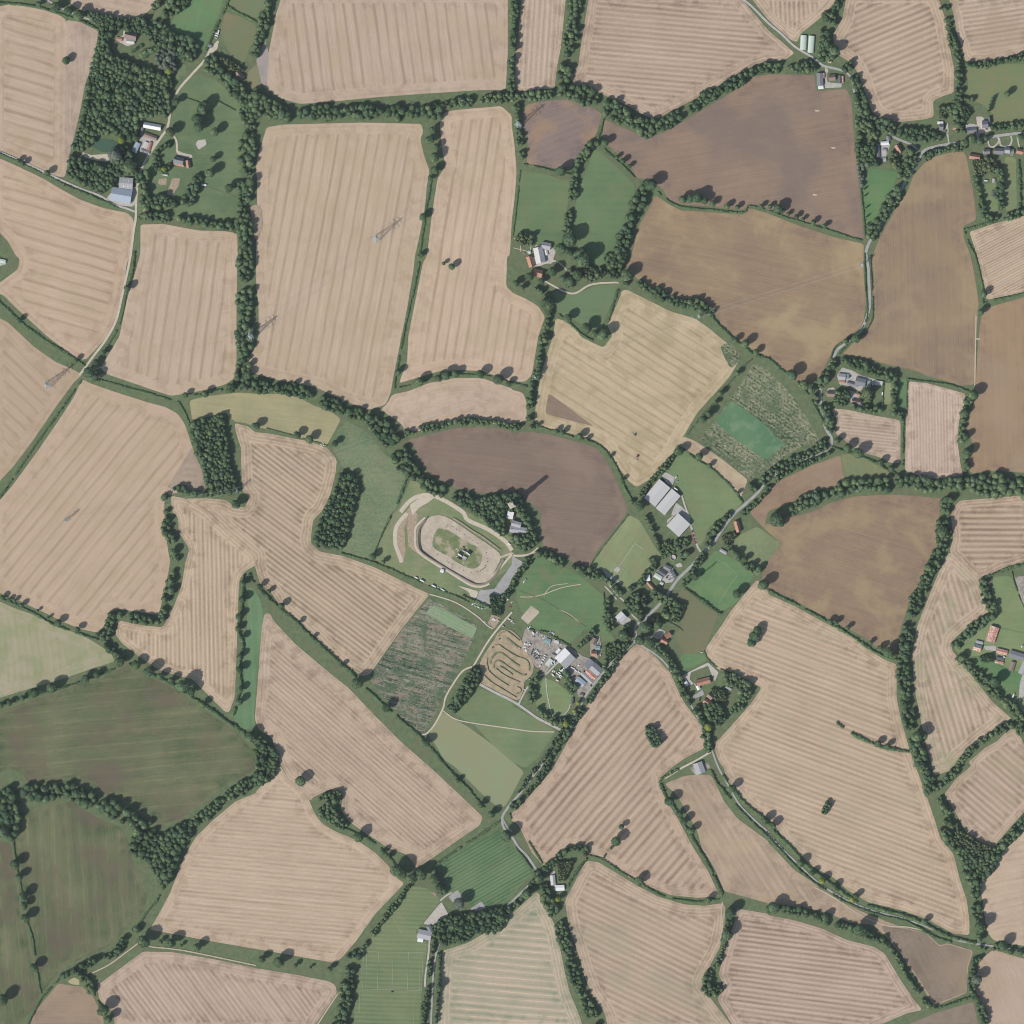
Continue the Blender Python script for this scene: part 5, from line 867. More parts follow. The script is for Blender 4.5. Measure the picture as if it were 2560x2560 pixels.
# hedges: (width m, height m, line, label)
HEDGES = [
(4.5, 3, '@00 -20 20 200 38 330 65 450 105 600 155 740 222', 'hedge along the south side of the top left lane'),
(5, 3, '@00 1560 380 1620 230 1700 60 1730 -20', 'hedge along the east side of the bright green pasture'),
(5, 3, '@00 1720 50 1830 115 1932 165', 'dark hedge between two olive meadows at the top'),
(2.4, 2, '@00 748 240 705 470 645 650', 'thin hedge between the farm wood and the grey stubble strip'),
(2.4, 2, '@00 1400 740 1470 760 1540 795', 'western of two short dark hedges in the farm parkland'),
(2.4, 2, '@00 1640 760 1750 820 1830 862', 'eastern of two short dark hedges in the farm parkland'),
(6, 5, '@00 1000 395 1030 370 1070 345', 'short thick yew hedge on the manor cottage lawn'),
(11, 7, '@00 1075 420 1130 390 1190 365', 'tall block of clipped yew beside the manor cottage lawn'),
(3.4, 2.4, '@00 -20 1150 130 1215 280 1290 400 1345', 'hedge along the farm lane at the left edge'),
(6, 3, '@00 420 1365 600 1445 760 1510 880 1570', 'broad hedge below the farm lane reaching the barns'),
(5.5, 2.6, '@01 -20 325 120 465 280 595 450 705 560 775 635 825', 'long hedge running down to the farm track crossing'),
(6, 4, '@01 1015 -20 1000 80 985 160 965 230', 'tall hedge beside the track above the crossing'),
(3.6, 2, '@01 955 270 930 400 900 520 830 650 760 740', 'low curving hedge beside the pale farm track'),
(4.5, 2.4, '@01 700 935 800 948 950 992 1150 1045 1350 1108', 'hedge east of the farm track crossing'),
(4, 2.6, '@01 1380 1050 1530 1050', 'short hedge north of the pale green meadow'),
(6.5, 4, '@01 1600 1020 1700 1005 1780 985', 'bushy hedge joining the long tree belt to the pale green meadow'),
(4, 2.4, '@01 612 942 450 1172 250 1452 100 1675 -20 1850', 'straight diagonal hedge between two western stubble fields'),
(3.4, 2.4, '@01 1350 1110 1400 1190 1428 1280', 'short hedge above the square shouldered wood'),
(6.5, 4, '@02 980 1150 1100 1210 1300 1300 1480 1420 1650 1535 1850 1680 1915 1740', 'long bushy hedge above the dark green crop field'),
(4.5, 2.6, '@02 -20 640 200 735 400 845 560 905 740 962', 'hedge above the pale green triangular stubble field'),
(4.2, 3, '@02 -20 1450 200 1400 400 1345 600 1285 860 1185', 'hedge below the pale green triangular stubble field'),
(5.5, 5, '@02 1835 480 1825 700 1800 880 1830 1000 1805 1180 1815 1330 1785 1430 1760 1530', 'ragged hedge left of the vivid green crop strip'),
(6.5, 4, '@02 1880 470 @12 0 560 80 640 200 745 330 855 440 965 600 1105 750 1245', 'long dark hedge between the tooth shaped field and the diagonal field'),
(5, 3.6, '@12 830 1330 1000 1490 1200 1660 1290 1750 1400 1880 @13 1480 40 1600 155 1680 255 1790 350', 'hedge running down to the road junction from the cover crop'),
(4, 3, '@03 1240 890 1180 1000 1100 1100 1050 1180', 'thin hedge curving south from the dark wood'),
(3, 2.4, '@03 100 560 130 760 160 900 200 1150', 'upper part of the thin hedge between two dark crop fields'),
(3.6, 2.6, '@03 205 1160 250 1300 270 1480 310 1700', 'lower part of the thin hedge between two dark crop fields'),
(4, 2.6, '@03 440 1600 320 1730 240 1880 190 1990', 'hedge beside the tan field at the bottom left'),
(4, 3, '@03 700 1690 740 1760 770 1800', 'short hedge below the yellow pond'),
(5, 3, '@13 680 460 850 540 960 630 1060 740', 'hedge slanting down to the sports ground from the hooked copse'),
(5, 3.2, '@13 1330 760 1500 630 1700 500 1840 400', 'hedge above the mown green field by the road junction'),
(5, 4, '@23 560 690 480 790 420 890', 'dark hedge east of the bungalow garden'),
(4.4, 2.8, '@23 590 660 700 700 800 770 920 840 1000 890 1100 950 1200 985 1400 1010 1560 990', 'curving hedge below the steeply striped field'),
(4, 3, '@23 690 680 720 630 760 590', 'short hedge leading to a lone clump in the steeply striped field'),
(5.5, 3.4, '@23 1120 130 1170 230 1230 310 1330 480 1430 640 1530 830 1590 960', 'bushy hedge between the steeply striped field and the brownish field'),
(5, 4, '@23 1130 80 1190 45 1250 10', 'short hedge beside the track to the small grey barn'),
(5, 3.4, '@23 1500 20 1560 130 1680 270 1800 400 1932 520 @33 130 660 280 810 450 930 620 1030 850 1110 1050 1160 1250 1270 1400 1320', 'hedge along the south west side of the southern lane'),
(6.5, 4.4, '@23 1590 60 1660 150 1760 270 1900 380 @33 20 450 160 590 320 760 480 880 640 995 800 1055 1000 1105 1200 1185 1330 1260 1480 1300 1560 1320', 'taller hedge along the north east side of the southern lane'),
(5, 3.4, '@33 1280 1812 1400 1772 1520 1730', 'short hedge at the foot of the small dark brown field'),
(6, 3.4, '@32 1630 500 1700 470 1800 430 1932 390 2000 370', 'hedge above the eastern farm pasture'),
(5, 3.4, '@32 0 590 200 695 380 790 500 860 650 950 780 1040 900 1100 980 1120', 'bushy hedge below the large eastern ploughed field'),
(6.5, 4.4, '@32 515 1592 650 1680 820 1762 1000 1800 1080 1812', 'hedge ending in a point inside the large striped field'),
(4.4, 3, '@31 1050 930 1200 950 1350 970 1500 1015', 'hedge along the top of the upright hay field'),
(2.6, 2.2, '@31 1052 930 1045 1200', 'clipped hedge between the hamlet lawn and the upright hay field'),
(5, 3, '@31 1020 1230 1015 1400 1015 1580', 'straight hedge between the two hay fields'),
(4.6, 3, '@31 480 1440 620 1485 760 1535 880 1600 980 1650', 'hedge below the smaller hay field'),
(5.5, 3.4, '@21 1500 450 1620 580 1750 690 1820 740 1932 775 @31 100 860 220 950 300 1040 350 1130 400 1230 450 1310', 'long hedge between the maize plots and the northern ploughed field'),
(4, 2.6, '@20 1100 1450 1200 1530 1300 1565 1500 1585 1740 1605 1790 1555 1932 1590 @30 150 1645 400 1720 700 1815', 'long hedge between the two large ploughed fields'),
(4, 2.6, '@20 640 1070 720 1150 820 1235 920 1335', 'hedge above the eastern manor pasture'),
(4.6, 3, '@20 690 880 665 1000 615 1075', 'short hedge between two ploughed fields in the north'),
(4, 2.8, '@20 90 1240 200 1262 330 1295 440 1315', 'hedge above the western manor pasture'),
(2.6, 2, '@20 62 1290 35 1550 8 1780', 'thin clipped hedge west of the manor pasture'),
(5, 3.4, '@21 800 260 760 380 720 500 690 560', 'hedge east of the parkland paddock'),
(4, 3, '@21 350 445 420 490 500 570 600 640', 'hedge below the parkland paddock'),
(5, 3, '@21 -10 955 50 970 110 985', 'short hedge joining the narrow tree belt from the west'),
(2.6, 2, '@11 1080 990 1150 978 1220 955', 'thin hedge between the curved strip and the long stubble field'),
(3, 2.2, '@11 1260 935 1400 910 1600 895 1800 915 1932 960', 'low hedge above the curved stubble strip'),
(4.4, 2.4, '@11 1232 50 1192 250 1142 450 1092 700 1055 900 1040 1000', 'long straight dark hedge between two northern stubble fields'),
(4.4, 2.6, '@10 1322 1370 1280 1600 1252 1800 1232 1932', 'dark hedge running on south from a knot of trees'),
(5, 3, '@21 210 1290 400 1350 550 1392 650 1425 720 1490 800 1620 850 1750 900 1830', 'curving hedge round the central ploughed field'),
(2, 1.6, '@11 80 1300 300 1360 540 1430', 'very thin hedge below the pale green meadow'),
(4.4, 2.8, '@12 640 312 860 372 1000 425 1150 492 1300 560 1500 632 1600 680', 'hedge between the oval race track and the diagonal stubble field'),
(3, 2.4, '@12 1020 30 950 170 900 290', 'gappy hedge west of the oval race track'),
(5, 3, '@11 1150 1640 1100 1780 1060 1880', 'dark hedge between the scrub meadow and the race track'),
(6, 4, '@12 1560 630 1700 695 1850 765', 'hedge beside the car park hiding parked vans'),
(1.8, 1.6, '@22 878 22 700 250 590 403', 'thin clipped hedge beside the cricket ground'),
(6, 4, '@22 1310 580 1450 680 1570 765', 'olive hedge below the football pitch'),
(4, 2.6, '@21 1280 1450 1400 1540 1500 1600 1640 1725 1740 1855', 'hedge between the barn pasture and the pale corridor'),
(2.6, 2, '@21 1320 1350 1420 1220 1530 1100 1640 960 1750 830 1810 780', 'line of low bushes between the pale stubble field and the maize'),
(5.5, 4, '@30 1890 1205 1900 1400 1900 1590', 'tall straight clipped hedge in the village gardens'),
(5, 3, '@30 1480 1735 1700 1675 1932 1615 2000 1600', 'hedge above the finely ribbed field at the right edge'),
(4, 2.6, '@30 1478 1740 1520 1850 1560 1932 @31 1590 100 1620 250 1620 350', 'hedge west of the finely ribbed field'),
(4, 2.6, '@31 1620 355 1800 312 1932 282 2000 265', 'hedge below the finely ribbed field'),
(3.6, 2.4, '@31 772 0 785 250 792 430 765 525 705 605 610 660 540 735', 'hedge on the east side of the winding road'),
(3, 2.4, '@31 730 -20 737 250 752 420 720 530 640 600 560 650 500 700 470 790', 'hedge on the west side of the winding road'),
(3, 2.2, '@30 660 870 650 950', 'short hedge by the lane cottages'),
(3, 2.4, '@30 700 1420 720 1600 735 1780', 'thin hedge with pointed conifers beside the bright green paddock'),
(2.4, 2, '@22 690 610 700 730 700 850', 'thin hedge east of the horse pasture'),
(4, 3, '@22 130 890 250 905 330 950 430 1010', 'dark hedge between the horse pasture and the scrapyard'),
(2.4, 2, '@22 1450 1050 1480 1110 1560 1180 1700 1225', 'low hedge above the southern cottages'),
(2, 1.6, '@22 1180 830 1240 860 1290 895', 'low garden hedge east of the red roofed cottages'),
(2.4, 2, '@32 1840 450 1870 570 1932 720 2000 800', 'thin dark hedge inside the eastern farm'),
(3, 2, '@23 1110 110 1150 60', 'short corner hedge at the head of the steeply striped field'),
(4, 3, '@23 -20 350 @13 1932 400', 'short hedge by the road junction in the south'),
(3.6, 2.6, '@23 30 600 90 680 150 760', 'hedge on the field side of the junction lane'),
(3.6, 2.6, '@23 130 560 180 640 230 720', 'hedge between the junction lane and the steeply striped field'),
(2.4, 2, '@22 1430 470 1540 380', 'short hedge at the edge of the football pitch'),
(3, 2.4, '@31 870 950 865 1120', 'short hedge between hamlet lawn and paddock'),
]
for w, h, s, lab in HEDGES:
    c = resample(catmull(P(s), 5), w * .36); m = Mass()
    for i, (x, y) in enumerate(c):
        if random.random() < .04: continue
        wf_ = .68 + .5 * abs(math.sin(i * .11 + h * 7)) * random.uniform(.8, 1.2)
        if math.sin(i * .045 + w * 5) > .985: continue
        r = w * wf_ * random.uniform(.42, .66); hh = h * random.uniform(.8, 1.25) * (1.5 if random.random() < .06 else 1)
        m.add(random.choice(BU), x + random.gauss(0, w * .09), y + random.gauss(0, w * .09), -.35 * hh, r, hh * 1.25, random.uniform(-.18, .18))
    ob = link_mesh('hedge', m.mesh('hedge'), M['hedge']); tag(ob, lab, 'hedge', 'field hedges')
# ------------------------------------------------------------ trees that stand out singly
ORD = 'first second third fourth fifth sixth seventh eighth ninth tenth eleventh twelfth thirteenth fourteenth'.split()
def trees(cat_word, phrase, s, mat='leaf', group=None, hk=2.1, h0=3.5, kind='tree', only=None):
    """s: frame then x y r triples; labels count along the row"""
    t = s.split(); fr = t[0]; v = []; i = 1; pts = []
    while i < len(t):
        if t[i][0] == '@': fr = t[i]; i += 1; continue
        pts.append((fr, float(t[i]), float(t[i + 1]), float(t[i + 2]))); i += 3
    n = len(pts)
    for k, (f, x, y, r) in enumerate(pts):
        (wx, wy), rr = P('%s %g %g' % (f, x, y))[0], r * unit(f)
        lab = phrase if n == 1 else '%s %s' % (ORD[k], phrase)
        add_tree(wx, wy, rr, rr * hk + h0 if kind == 'tree' else rr * 5, lab, group, kind, mat)
T = trees
T('', 'lone round oak with a long shadow on the grey stubble strip', '@00 503 460 32', hk=1.5)
T('', 'of three roadside trees by the top left lane, from the west', '@00 296 34 22 425 62 42 520 88 34', group='roadside trees by the top left lane')
T('', 'small tree below the top left lane, left of the wood', '@00 600 120 42')
T('', 'of six big park trees in the farm parkland, from the north', '@00 1530 830 46 1492 905 44 1502 965 44 1625 1000 36 1610 1205 26 1590 1312 40', group='park trees east of the manor farmhouse')
T('', 'tree overhanging the farm drive at the bend by the parkland gate', '@00 1330 775 30')
T('', 'olive tree inside the gravel triangle beside the farm drive', '@00 1288 1004 40', 'leaf_olive')
T('', 'tree casting a shadow between the two short parkland hedges', '@00 1548 800 40')
T('', 'round tree in the south east corner of the farm parkland', '@00 1732 1425 34')
T('', 'bright yellow green tree in the manor cottage garden', '@00 1280 540 28', 'leaf_yellow')
T('', 'of two bright yellow trees beside the green pond, from the west', '@00 672 1050 22 920 1062 30', 'leaf_yellow', 'yellow trees by the pond')
T('', 'huge grey green willow east of the green pond', '@00 872 1180 50', 'leaf_grey')
T('', 'pale yellow green weeping tree on the manor farmhouse lawn', '@00 1242 1280 22', 'leaf_yellow')
T('', 'round tree in the dip between barns and drive, dark crown', '@00 985 1262 54')
T('', 'of three small trees along the farm lane at the left edge, from the west', '@00 140 1218 20 178 1236 22 362 1308 26', group='trees along the farm lane')
T('', 'dark bushy tree at the elbow of the long hedge on the left', '@01 146 488 22')
T('', 'thin tree at the east end of the long hedge before the crossing', '@01 578 785 20')
T('', 'of three trees along the pale farm track above the crossing, from the north', '@01 963 245 28 785 728 22 728 805 26', group='trees along the pale farm track')
T('', 'large paired tree standing at the farm track crossing, western crown', '@01 676 882 44')
T('', 'large paired tree standing at the farm track crossing, eastern crown', '@01 722 915 34')
T('', 'of three trees above the pale green meadow, from the west', '@01 1405 1050 22 1552 1042 28 1742 1002 40', group='trees above the pale green meadow')
T('', 'of three lone trees below the pale green meadow, from the west', '@01 1932 1285 32 @11 312 1352 30 405 1385 32', group='lone trees at the foot of the pale green meadow')
T('', 'rounded tree just off the south corner of the square shouldered wood', '@01 1783 1872 36')
T('', 'small round tree at the top of the rough scrub meadow', '@11 596 1415 26')
T('', 'of nine trees along the left edge hedge, counted from the west', '@02 22 645 20 70 662 16 112 668 16 165 702 20 288 742 12 368 796 12 442 832 28 588 885 24 740 925 20', group='trees along the hedge at the left edge')
T('', 'of nine big trees above the dark green crop field, from the west', '@02 905 1130 38 1030 1150 36 1128 1200 42 1212 1240 28 1295 1272 28 1385 1312 56 1445 1352 34 1535 1450 26 1890 1690 40', group='trees above the dark green crop field')
T('', 'of seven trees below the pale green triangular field, from the west', '@02 12 1458 20 75 1442 22 175 1402 22 262 1365 42 398 1325 42 652 1258 32 735 1230 26', group='trees below the pale green triangular field')
T('', 'of eight trees on the dark diagonal hedge, from the north', '@12 30 560 24 100 598 18 195 705 26 322 835 20 430 945 16 650 1155 18 765 1290 46 985 1475 34', group='trees along the dark diagonal hedge')
T('', 'of four trees where the diagonal hedge nears the road, from the north', '@12 1275 1740 34 @13 1520 95 20 1695 275 26 1775 345 30', group='trees near the southern road junction')
T('', 'of nine trees left of the vivid green strip, from the north', '@02 1835 540 26 1832 660 30 1805 785 28 1800 880 24 1825 950 24 1812 1090 26 1808 1190 30 1815 1340 26 1810 1430 30', group='trees left of the vivid green strip')
T('', 'of six trees between the two dark crop fields, from the north', '@03 118 722 38 148 822 32 180 962 38 185 1035 30 195 1130 38 262 1500 36', group='trees between two dark crop fields')
T('', 'dark broad tree at the left edge above the watermark corner', '@03 28 1745 46')
T('', 'of two dark trees on the lowest left hedge, from the north', '@03 782 1820 46 822 1890 34', group='trees on the lowest left hedge')
T('', 'of seven trees in the south west grassy strip, from the west', '@03 1090 1300 52 1215 1308 20 1292 1315 40 1372 1336 14 1490 1348 34 @13 45 1438 30 175 1460 42', group='trees in the grassy strip')
T('', 'of three small bushes at the east end of the grassy strip, from the west', '@13 300 1485 18 412 1502 12 555 1512 24', group='bushes at the east end of the grassy strip')
T('', 'round oak with a long shadow alone in the stubble near the hooked copse', '@13 338 95 42', hk=1.7)
T('', 'of three trees on the hedge below the hooked copse, from the north west', '@13 775 515 40 960 632 22 1000 668 22', group='trees below the hooked copse')
T('', 'of six large trees at the hedge meeting above the sports ground, from the west', '@13 1070 765 54 1105 790 40 1180 825 42 1245 800 46 1345 835 38 1385 900 36', group='large trees above the sports ground')
T('', 'big round tree at the corner of the mown green field by the road', '@13 1890 508 46')
T('', 'feathery purple grey tree between the two tennis courts', '@13 1535 1015 44', 'leaf_grey')
T('', 'dark tree on the lane edge east of the sports pitch', '@13 1385 1645 28')
T('', 'dark tree at the head of the ribbed green field', '@23 112 945 42')
T('', 'round tree beside the lane at the bend below the junction', '@23 205 835 36')
T('', 'pale yellow tree below the bungalow', '@23 348 985 24', 'leaf_yellow')
T('', 'dark oval tree in the tongue of grass within the steeply striped field', '@23 785 548 38')
T('', 'small pointed tree at the tip of the tongue in the striped field', '@23 825 442 22')
T('', 'round oak standing in the middle of the curving southern hedge', '@23 958 850 38', hk=1.6)
T('', 'of four trees on the hedge west of the brownish field, from the north', '@23 1185 248 38 1262 345 28 1295 400 32 1350 470 30', group='trees west of the brownish field')
T('', 'tree at the east end of the curving southern hedge', '@23 1480 992 26')
T('', 'of three trees down the narrow southern copse, from the north', '@23 1645 1085 42 1620 1250 44 1600 1290 30', group='trees of the narrow southern copse')
T('', 'of eight trees on the tall southern lane hedge, from the north', '@23 1655 150 34 1905 395 34 @33 28 432 32 240 715 32 330 790 24 500 895 26 660 965 24 1180 1155 24', group='trees on the southern lane hedge')
T('', 'of two bright yellow trees on the southern lane hedge, from the north west', '@33 405 845 28 632 990 24', 'leaf_yellow', 'yellow trees on the southern lane hedge')
T('', 'of three large trees on the dark belt in the south east, from the west', '@33 40 1050 44 430 1125 30 690 1215 54', group='large trees on the south east belt')
T('', 'dark round tree at the far right lane side in the south', '@33 1770 1335 40')
T('', 'large round tree at the foot of the long eastern belt', '@33 1600 1195 46')
T('', 'broad tree spreading right of the lowest eastern hedge', '@33 1570 1590 40', 'leaf_grey')
T('', 'big dark tree at the west corner of the large eastern ploughed field', '@22 1895 550 44')
T('', 'dense round clump at the northern tip of the large eastern ploughed field', '@32 62 55 56')
T('', 'of seven trees below the large eastern ploughed field, from the west', '@32 465 825 22 512 832 22 600 872 20 770 985 18 845 1030 26 905 1058 44 950 1080 26', group='trees below the eastern ploughed field')
T('', 'of two trees on the pointed hedge in the great striped field, from the west', '@32 825 1748 26 898 1765 24', group='trees on the pointed hedge')
T('', 'of three large trees jutting from the long eastern belt, from the north', '@32 1310 150 44 1120 1690 46 1175 1680 30', group='large trees jutting from the eastern belt')
T('', 'tree at the bend of the eastern farm tree belt', '@32 1712 1280 42')
T('', 'of six trees between maize plots and ploughed field, from the west', '@21 1680 640 26 1758 665 36 1840 728 26 @31 175 900 44 270 975 38 325 1010 32', group='trees between maize and ploughed field')
T('', 'tall dark tree at the gate between parkland and two ploughed fields', '@21 862 150 46')
T('', 'of nine trees on the northern ploughed fields hedge, from the west', '@20 1045 1400 48 1285 1510 32 1345 1505 34 1395 1500 44 1450 1520 30 1512 1540 26 1620 1560 24 1700 1565 20 1880 1560 20', group='trees along the hedge between two northern ploughed fields')
T('', 'of eight trees on the eastern northern ploughed hedge, from the west', '@30 15 1560 18 72 1580 38 112 1590 20 150 1618 16 212 1638 20 262 1655 16 340 1680 22 425 1705 20', group='trees along the eastern stretch of the northern ploughed field hedge')
T('', 'of five trees above the eastern manor pasture, from the west', '@20 645 1082 28 700 1082 32 790 1188 18 835 1218 22 885 1258 18', group='trees above the eastern manor pasture')
T('', 'of three big trees south of the manor pastures, from the north', '@20 435 1812 56 365 1880 46 525 1915 40', group='big trees south of the manor pastures')
T('', 'round tree on the hedge above the western manor pasture', '@20 368 1298 42')
T('', 'of four garden trees below the manor house, from the west', '@21 30 210 28 75 242 22 130 158 34 222 192 24', group='garden trees below the manor house')
T('', 'of five big trees round the manor drive, from the west', '@21 302 122 38 385 172 30 438 192 42 492 150 42 540 30 62', group='big trees round the manor drive')
T('', 'huge dark tree at the west corner of the parkland paddock', '@21 268 360 54')
T('', 'of four trees below the parkland paddock, from the west', '@21 420 472 34 560 548 42 630 585 30 688 600 46', group='trees below the parkland paddock')
T('', 'of five trees above the curved stubble strip, from the west', '@11 1232 950 36 1378 922 30 1432 902 36 1505 890 30 1695 892 34', group='trees above the curved stubble strip')
T('', 'of two trees at the east end of the curved stubble strip, from the west', '@11 1828 930 42 1905 965 24', group='trees at the east end of the curved strip')
T('', 'of three trees at the top of the straight dark hedge, from the north', '@10 1262 1642 30 1248 1925 20 @11 1232 5 18', group='trees on the straight dark hedge')
T('', 'tree at the bottom of the straight dark hedge', '@11 1072 880 26')
T('', 'of six knotted trees between two northern stubble fields, from north', '@10 1335 985 30 1310 1060 36 1362 1110 26 1348 1195 40 1348 1290 32 1318 1345 22', group='knot of trees between two northern stubble fields')
T('', 'lone dark tree with pale bush in the northern stubble field', '@11 1478 82 26')
T('', 'small pale bush beside the lone tree in the northern stubble field', '@11 1415 58 16', 'leaf_olive')
T('', 'of six trees round the edge of the central ploughed field, from the west', '@21 335 1322 20 382 1332 22 508 1362 28 562 1385 18 738 1515 16 832 1690 18', group='trees round the central ploughed field')
T('', 'of two trees on the hedge by the oval race track, from the west', '@12 882 335 28 960 378 20', group='trees on the race track hedge')
T('', 'of four trees beside the pale corridor east of the barn pasture, from the north', '@21 1262 1475 32 1412 1512 30 1490 1582 20 @21 1700 1790 16', group='trees beside the pale corridor')
T('', 'of five bushes between stubble and maize, from the south', '@21 1440 1235 30 1485 1190 30 1540 1105 18 1575 1035 24 1700 885 22', group='bushes beside the maize')
T('', 'large tree north west of the biggest grey barn', '@21 960 1885 42')
T('', 'of four trees by the small rough triangular field, from the west', '@22 1690 318 28 1755 358 24 1812 402 22 1862 428 24', group='trees by the rough triangular field')
T('', 'dark round tree at the south corner of the football pitch', '@22 1695 615 36')
T('', 'tree shadowing the west side of the football pitch', '@22 1378 490 28')
T('', 'of three trees making a dark oval clump in the striped field, from the north', '@22 1850 895 36 1828 935 42 1805 985 36', group='dark clump in the striped field', hk=1.6)
T('', 'of five round trees near the red roofed cottages, from the west', '@22 838 925 42 962 965 40 1002 870 48 1045 992 40 1100 850 36', group='round trees near the red roofed cottages')
T('', 'bright yellow green tree below the southern red cottage', '@22 1480 1622 30', 'leaf_yellow')
T('', 'of three golden trees where the oval lawn meets the road, from the north', '@22 500 1440 18 470 1500 18 408 1595 26', 'leaf_yellow', 'golden trees by the oval lawn')
T('', 'round garden tree below the southern red cottage', '@22 1568 1478 24')
T('', 'large tree beside the grey house in the eastern hamlet', '@31 745 1030 42', 'leaf_olive')
T('', 'tall tree at the north east corner of the upright hay field', '@31 1540 1050 42')
T('', 'dark round tree at the crossing of hedge and track in the east', '@31 1602 425 28')
T('', 'tree beside the corner of the finely ribbed field', '@31 1625 290 28')
T('', 'of three trees east of the upright hay field, from the north', '@31 1480 1180 30 1490 1365 28 1500 1490 36', group='trees east of the upright hay field')
T('', 'of five trees below the smaller hay field, from the west', '@31 520 1395 26 598 1450 34 675 1490 42 845 1565 28 925 1605 28', group='trees below the smaller hay field')
T('', 'of two trees hanging over the winding road, from the west', '@31 585 645 24 662 625 34', group='trees over the winding road')
T('', 'round tree in the rough meadow at the top right', '@30 1800 715 28', 'leaf_olive')
T('', 'of five tall poplars casting long shadows on the rough meadow, from the north', '@30 1690 745 12 1680 770 12 1672 795 12 1664 820 12 1658 845 12', 'leaf', 'poplars at the rough meadow', kind='conifer')
T('', 'of five pointed conifers beside the bright green paddock, from the north', '@30 722 1430 9 728 1480 8 738 1570 9 740 1640 9 742 1700 9', 'leaf', 'pointed conifers by the green paddock', kind='conifer')
T('', 'round tree in the lawn of the long village garden', '@30 1765 1418 24')
T('', 'dark round tree on the village green beside the drives', '@30 1902 1035 28')
T('', 'of four trees along the village road, from the west', '@30 1480 1080 30 1540 1060 36 1600 1080 28 1640 1050 24', group='trees along the village road')
T('', 'tall tree beside the two pale sheds', '@30 497 385 40')

# ------------------------------------------------------------ buildings
def mbox(V, F, x0, x1, y0, y1, z0, z1):
    b = len(V); V += [(x0, y0, z0), (x1, y0, z0), (x1, y1, z0), (x0, y1, z0), (x0, y0, z1), (x1, y0, z1), (x1, y1, z1), (x0, y1, z1)]
    F += [(b, b + 3, b + 2, b + 1), (b + 4, b + 5, b + 6, b + 7), (b, b + 1, b + 5, b + 4), (b + 1, b + 2, b + 6, b + 5), (b + 2, b + 3, b + 7, b + 6), (b + 3, b, b + 4, b + 7)]
def pmesh(name, V, F, mat, parent=None):
    me = bpy.data.meshes.new(name); me.from_pydata(V, [], F); me.update()
    return link_mesh(name, me, mat, parent)
def roof_mat(name, c, rib=.5, var=.3, c2=None):
    if name in _pl: return _pl[name]
    N = NT(name, .75, .25); p = N.pos(); o_ = N.n('TexCoord').outputs['Object']
    w = N.n('TexWave'); w.wave_type = 'BANDS'; w.bands_direction = 'X'; N.set(w.inputs['Vector'], o_); w.inputs['Scale'].default_value = rib; w.inputs['Distortion'].default_value = .4
    f = N.math('ADD', N.math('MULTIPLY', N.noise(p, .5, 4, .7), .8), N.math('MULTIPLY', w.outputs['Fac'], .2))
    lo = tuple(x * (1 - var) for x in c); hi = tuple(min(.95, x * (1 + var)) for x in c)
    col = N.mix(f, lo, hi)
    if c2: col = N.mix(N.smooth(N.noise(o_, .35, 3, .6), .46, .58), col, c2)
    _pl[name] = N.out(col); return _pl[name]
RM = {
 'white': roof_mat('white_sheet_roof', (.72, .72, .72), .6, .12),
 'pale': roof_mat('pale_cement_roof', (.52, .51, .50), .8, .14),
 'grey': roof_mat('grey_sheet_roof', (.36, .36, .37), .8, .18),
 'slate': roof_mat('slate_roof', (.20, .205, .225), 1.2, .2),
 'dark': roof_mat('dark_roof', (.11, .115, .13), 1.2, .25),
 'blue': roof_mat('blue_grey_metal_roof', (.33, .385, .45), .8, .12),
 'red': roof_mat('clay_tile_roof', (.47, .235, .16), 1.4, .25, (.34, .20, .15)),
 'rust': roof_mat('rusty_sheet_roof', (.50, .20, .14), .8, .2, (.62, .50, .44)),
 'brown': roof_mat('brown_tile_roof', (.26, .19, .16), 1.4, .25),
 'green': roof_mat('pale_green_sheet_roof', (.50, .58, .51), .6, .12),
 'teal': roof_mat('teal_sheet_roof', (.22, .32, .32), .6, .15),
}
WM = {'brick': plain('brick_wall', (.33, .19, .14), scale=3.), 'render': plain('white_rendered_wall', (.66, .64, .58)), 'wood': plain('black_boarded_wall', (.09, .08, .07)),
      'sheet': plain('grey_sheet_wall', (.34, .35, .35)), 'stone': plain('stone_wall', (.42, .37, .29))}
GL = plain('window_glass', (.05, .06, .07), .15, .6); FRM = plain('white_frame', (.7, .7, .68)); DR = plain('painted_door', (.12, .17, .2)); CHM = plain('chimney_brick', (.36, .19, .14))
SKYL = plain('rooflight_plastic', (.7, .72, .70), .4)
